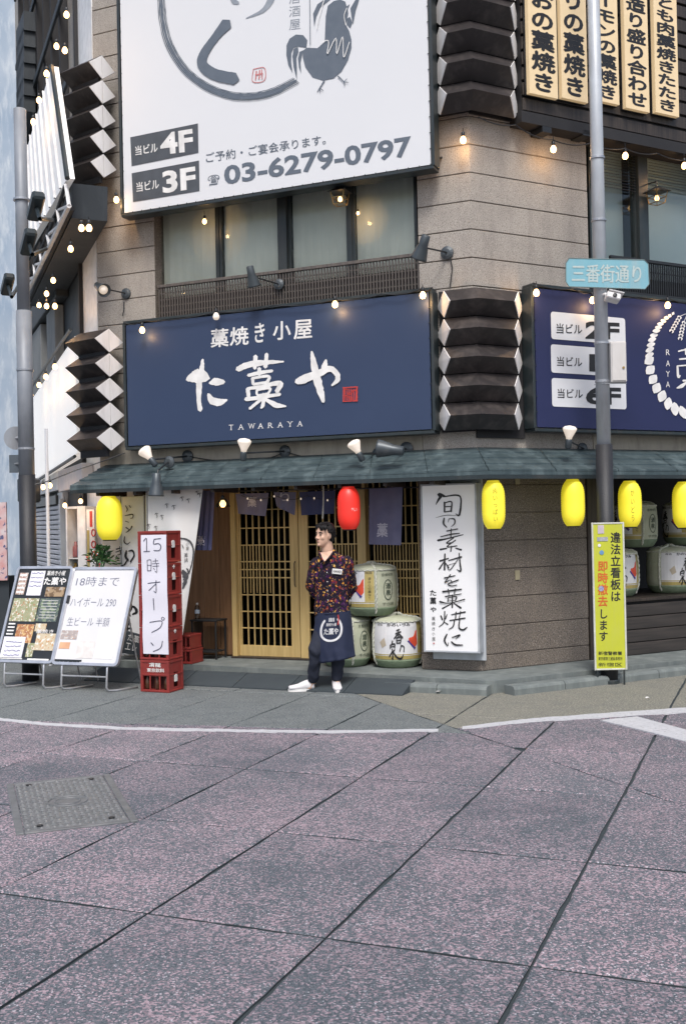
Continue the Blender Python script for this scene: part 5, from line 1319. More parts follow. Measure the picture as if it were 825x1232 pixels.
pl_('food_photo', .07,.22,.07,.30,food('food_photo_small', ((.5,.42,.36),(.35,.2,.15),(.7,.65,.6),(.3,.1,.1)),20)); pl_('food_photo', .60,.93,.22,.32,food('food_photo_wood', ((.2,.13,.07),(.1,.06,.03),(.35,.25,.15),(.4,.35,.3)),6))
pl_('food_photo', .07,.52,.34,.58,F1); pl_('food_photo', .54,.90,.34,.58,F2); pl_('food_photo', .24,.54,.61,.80,F3); pl_('food_photo', .62,.95,.70,.87,F4); pl_('food_photo', .50,.62,.80,.94,F1); pl_('food_photo', .56,.75,.60,.68,F4)
pl_('paper_notice', .27,.52,.05,.31,paper,.015); pl_('paper_notice', .06,.44,.74,.95,paper,.0155)
tb_ = MB()
def tl_(s, u0, v0, u1, v1, b=0): letters(tb_, s, lambda u, v: S(u0+(u1-u0)*u, v0+(v1-v0)*v, .0165), b)
tl_('藁焼き小屋', .56,.05,.88,.10,.01); tl_('た藁や', .54,.12,.92,.20,.03); tl_('藁焼き', .60,.66,.90,.70,.01)
for k in range(7):
    plate(tb_, .58,.86,.36+k*.03,.364+k*.03,.013,.0135)
for k in range(5): plate(tb_, .08,.21,.085+k*.045,.105+k*.045,.0135,.0145)
for k in range(4): plate(tb_, .08,.20,.60+k*.035,.615+k*.035,.0135,.0145)
plate(tb_, .06,.46,.955,.965,.0135,.0145); plate(tb_, .55,.92,.955,.97,.0135,.0145)
part(t, 'lettering', tb_, whiteink)
nb_ = MB()
rnd = random.Random(3)
for (u0,u1,v0,n_) in ((.29,.50,.075,4),(.12,.40,.79,4)):
    for k in range(n_):
        st = [(u0+(u1-u0)*i/10, v0+k*.045+rnd.uniform(-.006,.006), .006) for i in range(11)]
        brush(nb_, [[(a*100,b*100,.5) for a,b,_ in st]], lambda a,b: S(a/100,b/100,.018), rag=.3)
part(t, 'handwriting', nb_, mat('blue_pen', (.16,.16,.30), .6))
t, S, plate = aboard('white_board', 'white A-frame board with faint handwriting beside the crate tower', (87,683), (161,684), (142,803.5), (62,799), mat('whiteboard_face', (.66,.66,.67), .3, (.63,.63,.645), 3))
tb_ = MB(); pen = mat('grey_marker', (.12,.13,.2), .6)
def tl_(s, u0, v0, u1, v1, b=0): letters(tb_, s, lambda u, v: S(u0+(u1-u0)*u, v0+(v1-v0)*v, .0095), b)
for a_ in (('18時まで', .10,.10,.76,.20,-.008), ('ハイボール 290', .08,.32,.78,.41,-.008), ('生ビール 半額', .10,.52,.74,.61,-.008)):
    tb_ = MB(); tl_(*a_); part(t, 'handwriting', tb_, pen)
def pl_(nm, u0, u1, v0, v1, m, o=.0115): mb = MB(); plate(mb, u0, u1, v0, v1, .0085, o); return part(t, nm, mb, m)
pl_('food_photo', .05,.30,.655,.745, food('food_photo_faded', ((.45,.40,.38),(.3,.25,.24),(.6,.58,.55),(.5,.3,.2)),16)); pl_('orange_notice', .06,.22,.775,.84, mat('orange_notice', (.72,.40,.24), .5)); pl_('faded_sheet', .34,.60,.76,.93, mat('faded_sheet', (.70,.68,.66), .5, (.6,.57,.55), 12)); pl_('faded_sheet', .62,.90,.64,.93, mat('faded_sheet', (.74,.73,.72), .5, (.68,.67,.65), 12))
tb_ = MB(); plate(tb_, .04,.45,.945,.965,.0085,.0095); brush(tb_, [[(6+i*3.3, 95.5+(i%2)*1.5, 1.8) for i in range(12)]], lambda a,b: S(a/100,b/100,.0125), rag=.5)
part(t, 'lettering', tb_, blk); pl_('marker_pen', -.02+.045,.06,.30,.38, blackm, .022)

# ================================================================== CRATE TOWER
ct = ground(183, 833); FC = Frame(ct.x, ct.y, -23.3)
cx0, cx1 = FC.at(168.5, 810, 0).x, FC.at(203, 810, 0).x; CW = cx1-cx0; CD = .28; CH = 5*.0
ztop_ = FC.at(185, 638.5, 0).z; CHh = ztop_/5
def crate(z0, front_text=False, windows=True):
    mb = MB(); w = .012; H = CHh-.004
    # shell built from posts, rims and panels so that the side slots are real openings
    def frontpanel(y0, y1, holes):
        x = cx0+.004
        mb_ = MB()
        return mb_
    e0, e1 = cx0+.004, cx1-.004
    mb.bbox(cx0, cx1, 0, CD, z0+H-.028, z0+H, .004).bbox(cx0, cx1, 0, CD, z0, z0+.022, .004)      # rims
    mb.bbox(cx0+.0, cx1-.0, 0.0, CD, z0+H*.52, z0+H*.52+.014, .003)
    for (a, b) in ((cx0+.001, cx0+.03), (cx1-.03, cx1-.001)):
        for (c, d) in ((.001, .03), (CD-.03, CD-.001)): mb.bbox(a, b, c, d, z0+.01, z0+H-.01, .003)
    mb.box(cx0+.006, cx1-.006, CD-.012, CD-.006, z0+.02, z0+H-.02)
    mb.box(cx0+.006, cx0+.012, .03, CD-.03, z0+.02, z0+H-.02)
    # upper front panel and lower slotted bars
    mb.box(cx0+.028, cx1-.028, .006, .014, z0+H*.50, z0+H-.02)
    for k in range(1, 3): mb.bbox(cx0+(cx1-cx0)*k/3-.008, cx0+(cx1-cx0)*k/3+.008, .004, .016, z0+.02, z0+H*.53, .003)
    # right side: panel with arched opening
    mb.box(cx1-.014, cx1-.006, .028, .10, z0+.02, z0+H-.02).box(cx1-.014, cx1-.006, CD-.10, CD-.028, z0+.02, z0+H-.02)
    mb.box(cx1-.0145, cx1-.0065, .099, CD-.099, z0+H*.60, z0+H-.02).box(cx1-.0145, cx1-.0065, .099, CD-.099, z0+.02, z0+H*.14)
    return mb
whitetag = mat('white_tag', (.78,.77,.75), .6)
names = ['bottom red crate of the tower, printed with white characters', 'second red crate from the bottom of the tower', 'middle red crate of the five in the tower', 'second red crate from the top of the tower', 'topmost red crate of the tower']
darkin = mat('crate_inside', (.07,.012,.01), .7)
for i in range(5):
    z0 = i*CHh
    t = thing('beer_crate', names[i], 'crate', FC, ((cx0+cx1)/2, CD/2, z0), 'red crates stacked in a tower')
    part(t, 'crate_body', crate(z0), cratem)
    part(t, 'inner_cells', MB().box(cx0+.02, cx1-.03, .09, .095, z0+.02, z0+CHh-.04).box((cx0+cx1)/2-.003, (cx0+cx1)/2+.003, .02, CD-.02, z0+.02, z0+CHh-.04).box(cx0+.02, cx1-.03, .185, .19, z0+.02, z0+CHh-.04), darkin)
    ym = CD*.48
    # arched white tag on the side
    if i in (4, 3, 2, 0):
        hh = .075; zc = z0+CHh*(.58 if i else .42); pts = [(-.026,-hh/2),(.026,-hh/2),(.026,hh*.2),(.018,hh*.42),(0,hh*.5),(-.018,hh*.42),(-.026,hh*.2)]
        mb = MB(); mb.add([(cx1+.001, ym+a, zc+b) for a, b in pts]+[(cx1-.006, ym+a, zc+b) for a, b in pts], [tuple(range(7)), tuple(range(7,14))[::-1]]+[(k,(k+1)%7,7+(k+1)%7,7+k) for k in range(7)])
        part(t, 'side_tag', mb, whitetag)
    if i in (1, 3):
        zc = z0+CHh*.96-.03; mb = MB().box(cx1-.004, cx1+.003, ym-.004, ym+.004, zc-.02, zc+.02).box(cx1-.004, cx1+.0035, ym-.018, ym+.018, zc-.005, zc+.005); part(t, 'cross_mark', mb, whitetag)
    for k in range(3):      # bottle ends showing through the slots
        xx = cx0+CW*(k+.5)/3; part(t, 'bottle', MB().lathe([(.026,0),(.028,.01),(.028,.08),(.012,.12),(.012,.17)], 12, (xx, .05, z0+.026)), mat('brown_bottle', (.06,.025,.012), .15) if i == 0 and k == 0 else bpy.data.materials['brown_bottle'] if 'brown_bottle' in bpy.data.materials else darkin, sm=True)
    if i == 0:
        lb = MB(); H = CHh
        letters(lb, '清龍', lambda u, v: Vector((cx0+CW*(.32+.40*u), .002, z0+H*(.94-.16*v))), .02)
        letters(lb, '東京飲料', lambda u, v: Vector((cx0+CW*(.24+.60*u), .002, z0+H*(.74-.12*v))), .02); part(t, 'lettering', lb, whiteink)
# paper banner on the crates
t = thing('paper_banner', 'white paper strip with handwritten black opening notice taped to the crate tower', 'paper sign', FC, ((cx0+cx1)/2, -.004, .3))
pz0, pz1 = FC.at(185, 787, 0).z, FC.at(185, 643.5, 0).z; px0_, px1_ = FC.at(171, 700, 0).x, FC.at(201.5, 700, 0).x
def PS(u, v): return Vector((px0_+(px1_-px0_)*u, -.006-.003*math.sin(v*17)-.002*math.sin(u*5+v*9), pz1+(pz0-pz1)*v))
mb = MB(); NX, NZ = 6, 50
mb.add([PS(i/NX, j/NZ) for j in range(NZ+1) for i in range(NX+1)], [(j*(NX+1)+i, j*(NX+1)+i+1, (j+1)*(NX+1)+i+1, (j+1)*(NX+1)+i) for j in range(NZ) for i in range(NX)])
link('paper_sheet', mb.mesh(BASE[t.name], True), t, paper)
cb = MB(); mp = lambda a, b: PS((a-462)/(598-462), (b-288)/(948-288))+Vector((0,-.0035,0))
brush(cb, [[(478,322,4),(494,308,4),(494,378,4)],[(478,380,4),(510,378,4)],[(535,312,4),(570,308,4)],[(535,312,4),(532,338,4),(556,336,4),(570,352,4),(560,374,4),(532,374,4)],
 [(494,428,3),(494,488,3)],[(494,428,3),(514,428,3),(512,486,3)],[(494,456,3),(512,456,3)],[(494,486,3),(512,486,3)],[(524,434,3),(552,430,3)],[(538,420,3),(538,446,3)],[(520,448,3),(556,446,3)],[(522,462,3),(556,460,3)],[(544,448,3),(544,494,3),(534,488,3)],[(526,472,3),(532,480,3)],
 [(496,556,4),(562,548,4)],[(540,540,4),(540,604,4),(528,598,3)],[(538,560,3.5),(500,596,3.5)],
 [(524,640,4.5),(526,704,4)],
 [(502,772,4),(564,764,4),(556,800,4),(512,828,4)],[(570,742,3),(580,750,3),(572,760,3),(564,750,3),(570,742,3)],
 [(506,884,4),(518,900,4)],[(568,874,4),(556,912,4),(516,934,4)]], mp, rag=.08, lift=.00008)
part(t, 'lettering', cb, mat('marker_ink', (.05,.05,.09), .6))
# red crates lying behind
for i, (px, py, rot, lab) in enumerate(((224,800,12,'low red crate on the step behind the crate tower, lower'),(222,778,-6,'low red crate on the step behind the crate tower, upper'))):
    p = M.at(px, py, -.12); t = thing('bottle_crate', lab, 'crate', M, (p.x, -.12, .12), 'low red crates behind the tower')
    x, w_ = p.x, .17; z0 = .122+i*.165; sh = -.04*i; h = .16
    mb = MB().bbox(x-w_+sh, x+w_+sh*0+.0, -.28, -.02, z0, z0+.02, .003).bbox(x-w_+sh, x+w_, -.28, -.02, z0+h-.025, z0+h, .004)
    for k in range(6): a = x-w_+sh+.002+(2*w_-.03)*k/5; mb.bbox(a, a+.018, -.275, -.262, z0+.01, z0+h-.01, .002)
    mb.box(x+w_-.012,x+w_-.002,-.27,-.03,z0+.02,z0+h-.02).box(x-w_+.004,x+w_-.02,-.14,-.13,z0+.02,z0+h-.03)
    part(t, 'crate_body', mb, cratem)

# small black table with water bottle
ty = .12
x0, x1 = M.at(228,745,ty).x, M.at(260,745,ty).x; zt = M.at(245,746,ty).z
t = thing('side_table', 'small black slatted table beside the wood panel left of the doors', 'table', M, ((x0+x1)/2, ty, .12))
part(t, 'table_top', MB().bbox(x0, x1, ty, ty+.26, zt-.02, zt, .004), blackm)
for (a, b) in ((x0+.01,ty+.01),(x1-.03,ty+.01),(x0+.01,ty+.23),(x1-.03,ty+.23)): part(t, 'leg', MB().bbox(a,a+.02,b,b+.02,.122,zt-.021,.003), blackm)
part(t, 'lower_shelf', MB().bbox(x0+.035,x1-.035,ty+.012,ty+.25,.2,.214,.003), blackm)
part(t, 'side_panel', MB().box(x0+.032,x0+.04,ty+.035,ty+.225,.22,zt-.03), darkwood)
bp = M.at(237.5, 745, ty+.1); t = thing('water_bottle', 'clear plastic water bottle standing on the small black table', 'bottle', M, (bp.x, ty+.1, zt))
wat = glassm('clear_plastic', (.85,.90,.93), .35, .1)
part(t, 'bottle_body', MB().lathe([(.026,.001),(.029,.008),(.029,.05),(.027,.055),(.029,.06),(.029,.12),(.024,.145),(.012,.165),(.012,.178)], 16, (bp.x,ty+.1,zt)), wat, sm=True)
part(t, 'bottle_label', MB().lathe([(.0296,.065),(.0296,.108)], 16, (bp.x,ty+.1,zt), caps=False), mat('bottle_label', (.72,.78,.82), .5, (.25,.4,.6), 60, 1.5), sm=True)
part(t, 'cap', MB().lathe([(.0135,.168),(.0135,.186),(.011,.189)], 12, (bp.x,ty+.1,zt)), whitetag, sm=True)

# ================================================================== SAKE BARRELS
RB, HB = .272, .545
def rprof(z):
    f = z/HB
    pts = [(0,.200),(.03,.222),(.14,.258),(.25,.272),(.6,.276),(.86,.262),(.93,.250),(.97,.21),(1.0,.05)]
    for i in range(len(pts)-1):
        if f <= pts[i+1][0]: a = (f-pts[i][0])/(pts[i+1][0]-pts[i][0]); return pts[i][1]*(1-a)+pts[i+1][1]*a
    return .05
def bpt(a, z, o=0): r = rprof(z)+o; a = math.radians(a); return Vector((r*math.sin(a), -r*math.cos(a), z))
def patch(mb, a0, a1, z0, z1, o):
    na = max(2, int(abs(a1-a0)/8)); nz_ = max(1, int((z1-z0)/.04))
    vs = [bpt(a0+(a1-a0)*i/na, z0+(z1-z0)*j/nz_, o) for j in range(nz_+1) for i in range(na+1)]
    mb.add(vs, [(j*(na+1)+i, j*(na+1)+i+1, (j+1)*(na+1)+i+1, (j+1)*(na+1)+i) for j in range(nz_) for i in range(na)])
def twist(mb, pts, r=.010, tw=26):
    for s_ in (0, math.pi):
        out = []
        P = [Vector(p) for p in pts]
        n = 0
        for i in range(len(P)-1):
            d = (P[i+1]-P[i]).normalized(); a = d.orthogonal().normalized(); 
            a = (Vector((.3,.2,1)) - d*Vector((.3,.2,1)).dot(d)).normalized() if abs(d.z) < .9 else (Vector((1,0,.1))-d*Vector((1,0,.1)).dot(d)).normalized()
            b = d.cross(a); m_ = max(2, int((P[i+1]-P[i]).length/.012))
            for k in range(m_): 
                ph = n*.75+s_; n += 1; out.append(P[i].lerp(P[i+1], k/m_)+(a*math.cos(ph)+b*math.sin(ph))*r*.6)
        mb.tube(out, r*.72, 5)
bar = thing('sake_barrel', 'x', 'sake barrel')
N_ = 40
part(bar, 'barrel_body', MB().lathe([(rprof(HB*f/28)*(1+.004*(f%2)), HB*f/28) for f in range(0, 29)], N_), straw, sm=True)
mb = MB(); mb.lathe([(rprof(HB*f)+.004, HB*f) for f in (.0,.03,.08,.14,.17)], N_); part(bar, 'straw_base', mb, strawlo, sm=True)
mb = MB(); patch(mb, -66, 66, .10, .485, .003); part(bar, 'label_paper', mb, paperw)
mb = MB(); patch(mb, -66, 66, .10, .155, .0045); patch(mb, 45, 66, .158, .482, .0045); part(bar, 'gold_band', mb, gold)
lb = MB()
def bl(a0, z0, a1, z1, o=.0062): return lambda u, v: bpt(a0+(a1-a0)*u, z0+(z1-z0)*v, o)
brush(lb, [ # brush characters on the label, in a 100 x 100 square
 [(40,6,5),(56,2,4)],[(36,16,6),(62,10,5)],[(50,4,6),(49,26,6)],[(48,16,6),(28,32,5)],[(52,16,6),(70,30,7)],
 [(40,30,5),(40,48,5)],[(40,30,5),(60,28,5),(59,47,5)],[(42,38,4),(58,37,4)],[(42,47,4),(58,46,4)],
 [(62,56,4),(54,74,5)],[(60,54,4),(76,60,4),(74,76,5)],
 [(20,40,6),(16,52,5)],[(8,54,5),(8,66,5)],[(8,54,5),(30,50,6),(29,64,5)],[(9,60,4),(28,58,4)],[(18,66,6),(19,98,6),(13,96,4)],[(18,74,5),(2,92,5)],[(30,68,5),(20,78,5)],[(22,76,6),(40,94,7),(62,98,7),(72,84,3)]],
 lambda a, b: bpt(-24+.44*a, .425-.0032*b, .0062), rag=.1, lift=.0002)
letters(lb, 'かのいづみ', bl(-28,.478,26,.448), .03); letters(lb, '清酒', bl(-56,.474,-40,.452), .0)
letters(lb, '酒は心の薬なり', bl(52,.42,60,.18), 0, True); letters(lb, '特撰', bl(46,.475,62,.45), 0)
part(bar, 'lettering', lb, blackink)
def poly_on(mb, pts, o, n=6):
    # fan of a convex polygon, subdivided so that it follows the curved side
    c = (sum(p[0] for p in pts)/len(pts), sum(p[1] for p in pts)/len(pts))
    for i in range(len(pts)):
        p, q = pts[i], pts[(i+1)%len(pts)]
        for j in range(n):
            f0, f1 = j/n, (j+1)/n
            A1 = [(c[0]+(p[0]-c[0])*f, c[1]+(p[1]-c[1])*f) for f in (f0, f1)]; B1 = [(c[0]+(q[0]-c[0])*f, c[1]+(q[1]-c[1])*f) for f in (f0, f1)]
            if j == 0: mb.add([bpt(*c, o), bpt(*A1[1], o), bpt(*B1[1], o)], [(0,1,2)])
            else: mb.add([bpt(*A1[0], o), bpt(*A1[1], o), bpt(*B1[1], o), bpt(*B1[0], o)], [(0,1,2,3)])
mb = MB(); poly_on(mb, [(20,.315),(43,.405),(43,.255),(36,.222),(24,.27)], .006, 2); part(bar, 'red_print', mb, orange)
mb = MB(); poly_on(mb, [(17,.292),(21,.300),(39,.215),(35,.195)], .0065, 2); part(bar, 'purple_print', mb, purple)
mb = MB(); poly_on(mb, [(-46,.28),(-34,.33),(-30,.25),(-40,.22)], .006, 2); part(bar, 'faded_print', mb, mat('faded_tan_print', (.50,.43,.33), .6))
# side mark
mb = MB(); cxa = 100
brush(mb, [[(50+30*math.cos(k*math.pi/10), 50+44*math.sin(k*math.pi/10), 4) for k in range(21)]], lambda a, b: bpt(cxa-20+.4*a, .40-.0024*b, .005), rag=.1, lift=.0001)
letters(mb, '酒泉', lambda u, v: bpt(cxa-8+16*u, .355-.14*v, .005), .02, True); letters(mb, '京都伏見', lambda u, v: bpt(cxa-16+34*u, .455-.032*v, .005), .0); letters(mb, '千代国', lambda u, v: bpt(cxa-16+32*u, .145-.03*v, .006), .0)
part(bar, 'side_mark', mb, mat('dark_green_ink', (.06,.085,.06), .7))
for a in (-70, 70, 160, -160): 
    mb = MB(); twist(mb, [bpt(a, z_, .008) for z_ in (.03,.09,.16,.25,.35,.44,.50,.525)]+[bpt(a, .538, .01), Vector((0,0,HB+.012))], .011); part(bar, 'rope', mb, rope, sm=True)
mb = MB(); twist(mb, [bpt(a, .49, .006) for a in range(0, 361, 15)], .009); part(bar, 'rope', mb, rope, sm=True)
mb = MB()
for k in range(10): a = random.uniform(0,6.28); mb.tube([(0,0,HB+.01),(math.cos(a)*.03,math.sin(a)*.03,HB+.03),(math.cos(a)*.06,math.sin(a)*.06,HB+.008)], .006, 5)
part(bar, 'rope_knot', mb, rope, sm=True)
lay = []
def put(first, w_, rz, label, group='straw wrapped sake barrels at the entrance'):
    o = bar if first else copy_tree(bar)
    o.location = w_; o.rotation_euler = (0,0,math.radians(rz)); o['label'] = label; o['group'] = group; return o
g1 = ground(478.5, 801, .122); g2 = ground(417, 800, .122)
put(True, g1, 2, 'sake barrel on the step with its brush lettered label facing front, right')
put(False, g2, -55, 'sake barrel on the step half hidden behind the man')
put(False, (ground(449,801,.122).x, g1.y+.06, .122+HB+.006), -62, 'sake barrel lying on top of the two others, green side to the right')
for (px, yy, lev, rz, lab) in ((806, .42, 0, 28, 'sake barrel with label on the niche shelf at right'), (738, .42, 0, 8, 'sake barrel half hidden behind the yellow notice board'), (764, .62, 1, -72, 'green sided sake barrel in the upper row of the niche, left'), (826, .66, 1, -80, 'green sided sake barrel in the upper row at the photo edge')):
    p = R.at(px, 700, yy); put(False, R.wld((p.x, yy, zn+.038+lev*(HB+.004))), rz+ (8 if lev else 0), lab, 'sake barrels in the right hand niche')

# ================================================================== POLES
# right pole, leaning slightly in the photo only through the camera's roll
pb = ground(733, 822); r0 = .078
t = thing('street_pole', 'tall light grey steel pole with a black lower wrap before the right front', 'pole', W, (pb.x, pb.y, 0))
def seg(z0, z1, ra, rb, m, nm, n=24): return part(t, nm, MB().lathe([(ra, z0),(rb, z1)], n, (pb.x,pb.y,0)), m, sm=True)
zsw = W.at(727, 535, pb.y).z
seg(0, zsw, .085, .084, mat('black_pole_wrap', (.022,.024,.028), .55, (.015,.016,.02), 8, 1, .3, 60), 'pole_wrap'); seg(zsw+.001, 9, .070, .058, galv, 'pole_shaft')
for py in (190, 413, 459, 265): 
    zz = W.at(724, py, pb.y).z; part(t, 'clamp_band', MB().lathe([(.074,zz-.012),(.076,zz-.01),(.076,zz+.01),(.074,zz+.012)], 20, (pb.x,pb.y,0)), steel)
part(t, 'base_collar', MB().lathe([(.10,-.005),(.10,.03),(.088,.04)], 20, (pb.x,pb.y,0)), frame_teal)
# street name plate
yS = pb.y-.085
t = thing('street_name_sign', 'weathered light blue street name sign with pale characters on the grey pole', 'sign', W, W.at(729, 345, yS))
C4 = [W.at(*q, yS) for q in ((684,311),(774,313),(779,318),(780,342),(775,348),(684,345),(680,339),(680,317))]
bl_ = mat('faded_blue_enamel', (.16,.38,.46), .5, (.20,.43,.50), 6, 1, .1, 60, dirt=((.36,.42,.42), .5))
part(t, 'sign_plate', MB().prism([(p.x,p.z) for p in C4], yS-.02, yS), bl_)
C5 = [W.at(412.5+(q[0]-730)*.94+317.5, 330+(q[1]-330)*.84, yS) for q in ((684,311),(774,313),(779,318),(780,342),(775,348),(684,345),(680,339),(680,317))]
part(t, 'sign_edge', MB().tube([p+Vector((0,-.02,0)) for p in C4]+[C4[0]+Vector((0,-.02,0))], .005, 5), mat('edge_brown', (.14,.20,.20), .6))
lb = MB(); letters(lb, '三番街通り', quad(W, yS-.0235, (688,317.5), (771,319), (771,340), (688,339)), .02); part(t, 'lettering', lb, mat('worn_cream_ink', (.52,.56,.52), .6, (.34,.48,.50), 30, 1.4))
# camera, box on the pole
t = thing('security_camera', 'white security camera mounted on the pole under the street sign', 'camera', W, W.at(732, 360, yS))
p = W.at(736, 358, yS-.06)
Mx = Matrix.Translation(p) @ Matrix.Rotation(math.radians(14), 4, 'Y') @ Matrix.Rotation(math.radians(-18), 4, 'X')
part(t, 'camera_body', MB().bbox(-.065,.075,-.06,.05,-.035,.035,.01).tf(Mx), white); part(t, 'sun_hood', MB().bbox(-.055,.10,-.075,.055,.037,.047,.003).tf(Mx), white)
part(t, 'lens', MB().lathe([(.022,0),(.022,.012),(.01,.014)], 14).tf(Mx @ Matrix.Translation((.01,-.06,-.004)) @ Matrix.Rotation(math.radians(90),4,'X')), blackm)
part(t, 'bracket', MB().tube([p+Vector((-.02,.02,.0)), p+Vector((-.05,.06,.05)), Vector((pb.x,pb.y-.04,p.z+.05))], .016, 8), white)
t = thing('junction_box', 'cream metal junction box strapped to the right side of the pole', 'box', W, W.at(744, 440, yS))
a, b = W.at(733.5, 411, yS), W.at(753.5, 459.5, yS)
part(t, 'box_body', MB().bbox(a.x, b.x, yS-.02, yS+.12, b.z, a.z, .006), mat('cream_paint', (.62,.60,.58), .5, (.55,.53,.51), 6, 1, dirt=((.4,.37,.34), .4)))
part(t, 'box_door', MB().bbox(a.x+.012, b.x-.008, yS-.028, yS-.0205, b.z+.014, a.z-.012, .003), bpy.data.materials['cream_paint']); part(t, 'latch', MB().lathe([(.012,0),(.012,.01)], 10).tf(Matrix.Translation((b.x-.035, yS-.028, (a.z*.35+b.z*.65))) @ Matrix.Rotation(math.radians(90),4,'X')), brass)
part(t, 'strap', MB().tube([Vector((pb.x-.08,pb.y-.0,b.z-.01)), Vector((pb.x,pb.y-.09,b.z-.01)), Vector((b.x,yS,b.z-.012))], .006, 5), steel)
# yellow notice board standing on the pole
yN = pb.y-.13
t = thing('notice_board', 'narrow lime yellow notice board with black and red characters strapped to the pole', 'sign', W, W.at(734, 822, yN))
x0, x1 = W.at(713.2, 720, yN).x, W.at(752.5, 720, yN).x; z0, z1 = W.at(733, 806.5, yN).z, W.at(731, 628.5, yN).z
lime = mat('lime_yellow_sheet', (.50,.53,.03), .5, (.45,.48,.035), 4, 1, .03, 100, dirt=((.42,.42,.16), .35))
part(t, 'sign_face', MB().box(x0+.018, x1-.018, yN, yN+.012, z0+.018, z1-.018), lime)
part(t, 'sign_frame', MB().bbox(x0,x0+.0175,yN-.006,yN+.02,z0,z1,.003).bbox(x1-.0175,x1,yN-.006,yN+.02,z0,z1,.003).bbox(x0+.018,x1-.018,yN-.005,yN+.019,z1-.0175,z1-.001,.003).bbox(x0+.018,x1-.018,yN-.005,yN+.019,z0+.001,z0+.0175,.003), mat('pale_frame', (.60,.61,.55), .5, dirt=((.35,.33,.25), .5)))
for x in (x0+.03, x1-.03): part(t, 'leg', MB().tube([(x,yN+.008,z0+.01),(x,yN+.008,0)], .009, 6), frame_teal)
def n8(x, y): return (700+x/6.01, 620+y/6.01)
def NT(mb, s, x0, y0, x1, y1, b=.0, vert=True, fill=.96): letters(mb, s, quad(W, yN-.003, n8(x0,y0), n8(x1,y0), n8(x1,y1), n8(x0,y1)), b, vert, fill=fill)
for a_ in (('違法立看板は', 203, 118, 282, 628, .022), ('します', 118, 672, 190, 916, .022), ('新宿警察署', 118, 985, 288, 1012, .01, False), ('東京都第三建設事務所', 118, 1024, 292, 1050, .0, False), ('新宿区', 118, 1066, 290, 1094, .0, False)):
    lb = MB(); NT(lb, *a_); part(t, 'lettering', lb, blackink)
lb = MB(); NT(lb, '即時撤去', 110, 326, 190, 664, .026); part(t, 'red_lettering', lb, mat('vermilion_ink', (.62,.13,.02), .6))
def stick(x0, y0, x1, y1, m, nm='sticker', rnd_=False):
    a, b = W.at(*n8(x0,y0), yN), W.at(*n8(x1,y1), yN)
    if rnd_: part(t, nm, MB().lathe([(abs(b.x-a.x)/2,0),(abs(b.x-a.x)/2,.002)], 16).tf(Matrix.Translation(((a.x+b.x)/2,yN-.003,(a.z+b.z)/2)) @ Matrix.Rotation(math.radians(90),4,'X')), m)
    else: part(t, nm, MB().box(a.x,b.x,yN-.0045,yN-.001,b.z,a.z), m)
stick(112,72,158,132, mat('lilac_sticker', (.58,.50,.55), .6)); stick(108,158,186,186, mat('grey_sticker', (.14,.16,.2), .6, (.5,.5,.5), 60, 1.5)); stick(112,206,136,230, whitetag, rnd_=True); stick(124,252,158,286, mat('blue_sticker', (.14,.30,.50), .6), rnd_=True); stick(118,512,158,548, mat('navy_sticker', (.05,.08,.28), .6, (.5,.5,.6), 70, 1.5), rnd_=True)

# left poles
lp = ground(37, 819); t = thing('street_pole', 'grey steel pole with black lower wrap behind the menu board at left', 'pole', W, (lp.x, lp.y, 0))
pb_ = pb; pb = lp
zsw = W.at(33, 572, pb.y).z
seg(0, zsw, .092, .09, bpy.data.materials['black_pole_wrap'], 'pole_wrap'); gv2 = mat('weathered_galvanised', (.26,.28,.31), .5, (.20,.22,.25), 6, 1, metal=.1, dirt=((.14,.14,.14), .5)); seg(zsw+.001, 4.1, .086, .084, gv2, 'pole_shaft'); seg(4.1, W.at(26, 131, pb.y).z, .070, .068, gv2, 'pole_shaft')
for py in (445, 540, 240): 
    zz = W.at(30, py, pb.y).z; part(t, 'clamp_band', MB().lathe([(.09,zz-.012),(.092,zz-.01),(.092,zz+.01),(.09,zz+.012)], 20, (pb.x,pb.y,0)), steel)
t2 = thing('round_road_sign', 'round road sign seen from behind on the left pole', 'road sign', W, W.at(18, 527, pb.y+.1))
c = W.at(19, 527, pb.y+.1)
part(t2, 'sign_disc', MB().lathe([(.13,0),(.13,.004)], 28).tf(Matrix.Translation(c) @ Matrix.Rotation(math.radians(25),4,'Z') @ Matrix.Rotation(math.radians(90),4,'X')), steel)
part(t2, 'bracket', MB().tube([c, Vector((pb.x,pb.y,c.z))], .012, 6), steel)
t3 = thing('rear_sign_plate', 'square grey sign plate seen from behind under the round road sign', 'road sign', W, W.at(17, 557, pb.y+.1))
c = W.at(17, 558, pb.y+.1); part(t3, 'sign_plate', MB().box(c.x-.055,c.x+.06,c.y,c.y+.004,c.z-.10,c.z+.10), mat('dark_slate_plate', (.08,.10,.12), .5))
part(t3, 'bracket', MB().tube([c+Vector((0,.01,0)), Vector((pb.x,pb.y,c.z))], .010, 6), steel)
q = ground(12, 818); t = thing('street_pole', 'second black wrapped pole at the left photo edge', 'pole', W, (q.x-.1, q.y+1.2, 0))
part(t, 'pole_shaft', MB().lathe([(.10,0),(.10,2.35)], 20, (q.x-.12,q.y+1.2,0)), bpy.data.materials['black_pole_wrap'], sm=True)
part(t, 'clamp_box', MB().bbox(q.x-.2,q.x+.02,q.y+1.05,q.y+1.3,2.0,2.3,.02), frame_teal)
part(t, 'conduit', MB().tube([(q.x+.14,q.y+1.15,0),(q.x+.14,q.y+1.15,2.9)], .022, 8), palew)
for i, (px, py) in enumerate(((16,600),(14,640))):
    p = W.at(px, py, q.y+1.0)
t = thing('street_poster', 'red and white poster panel at the far left edge', 'poster', W, W.at(3, 650, 13.4))
a, b = W.at(-30, 605, 13.6), W.at(8.5, 684, 13.6)
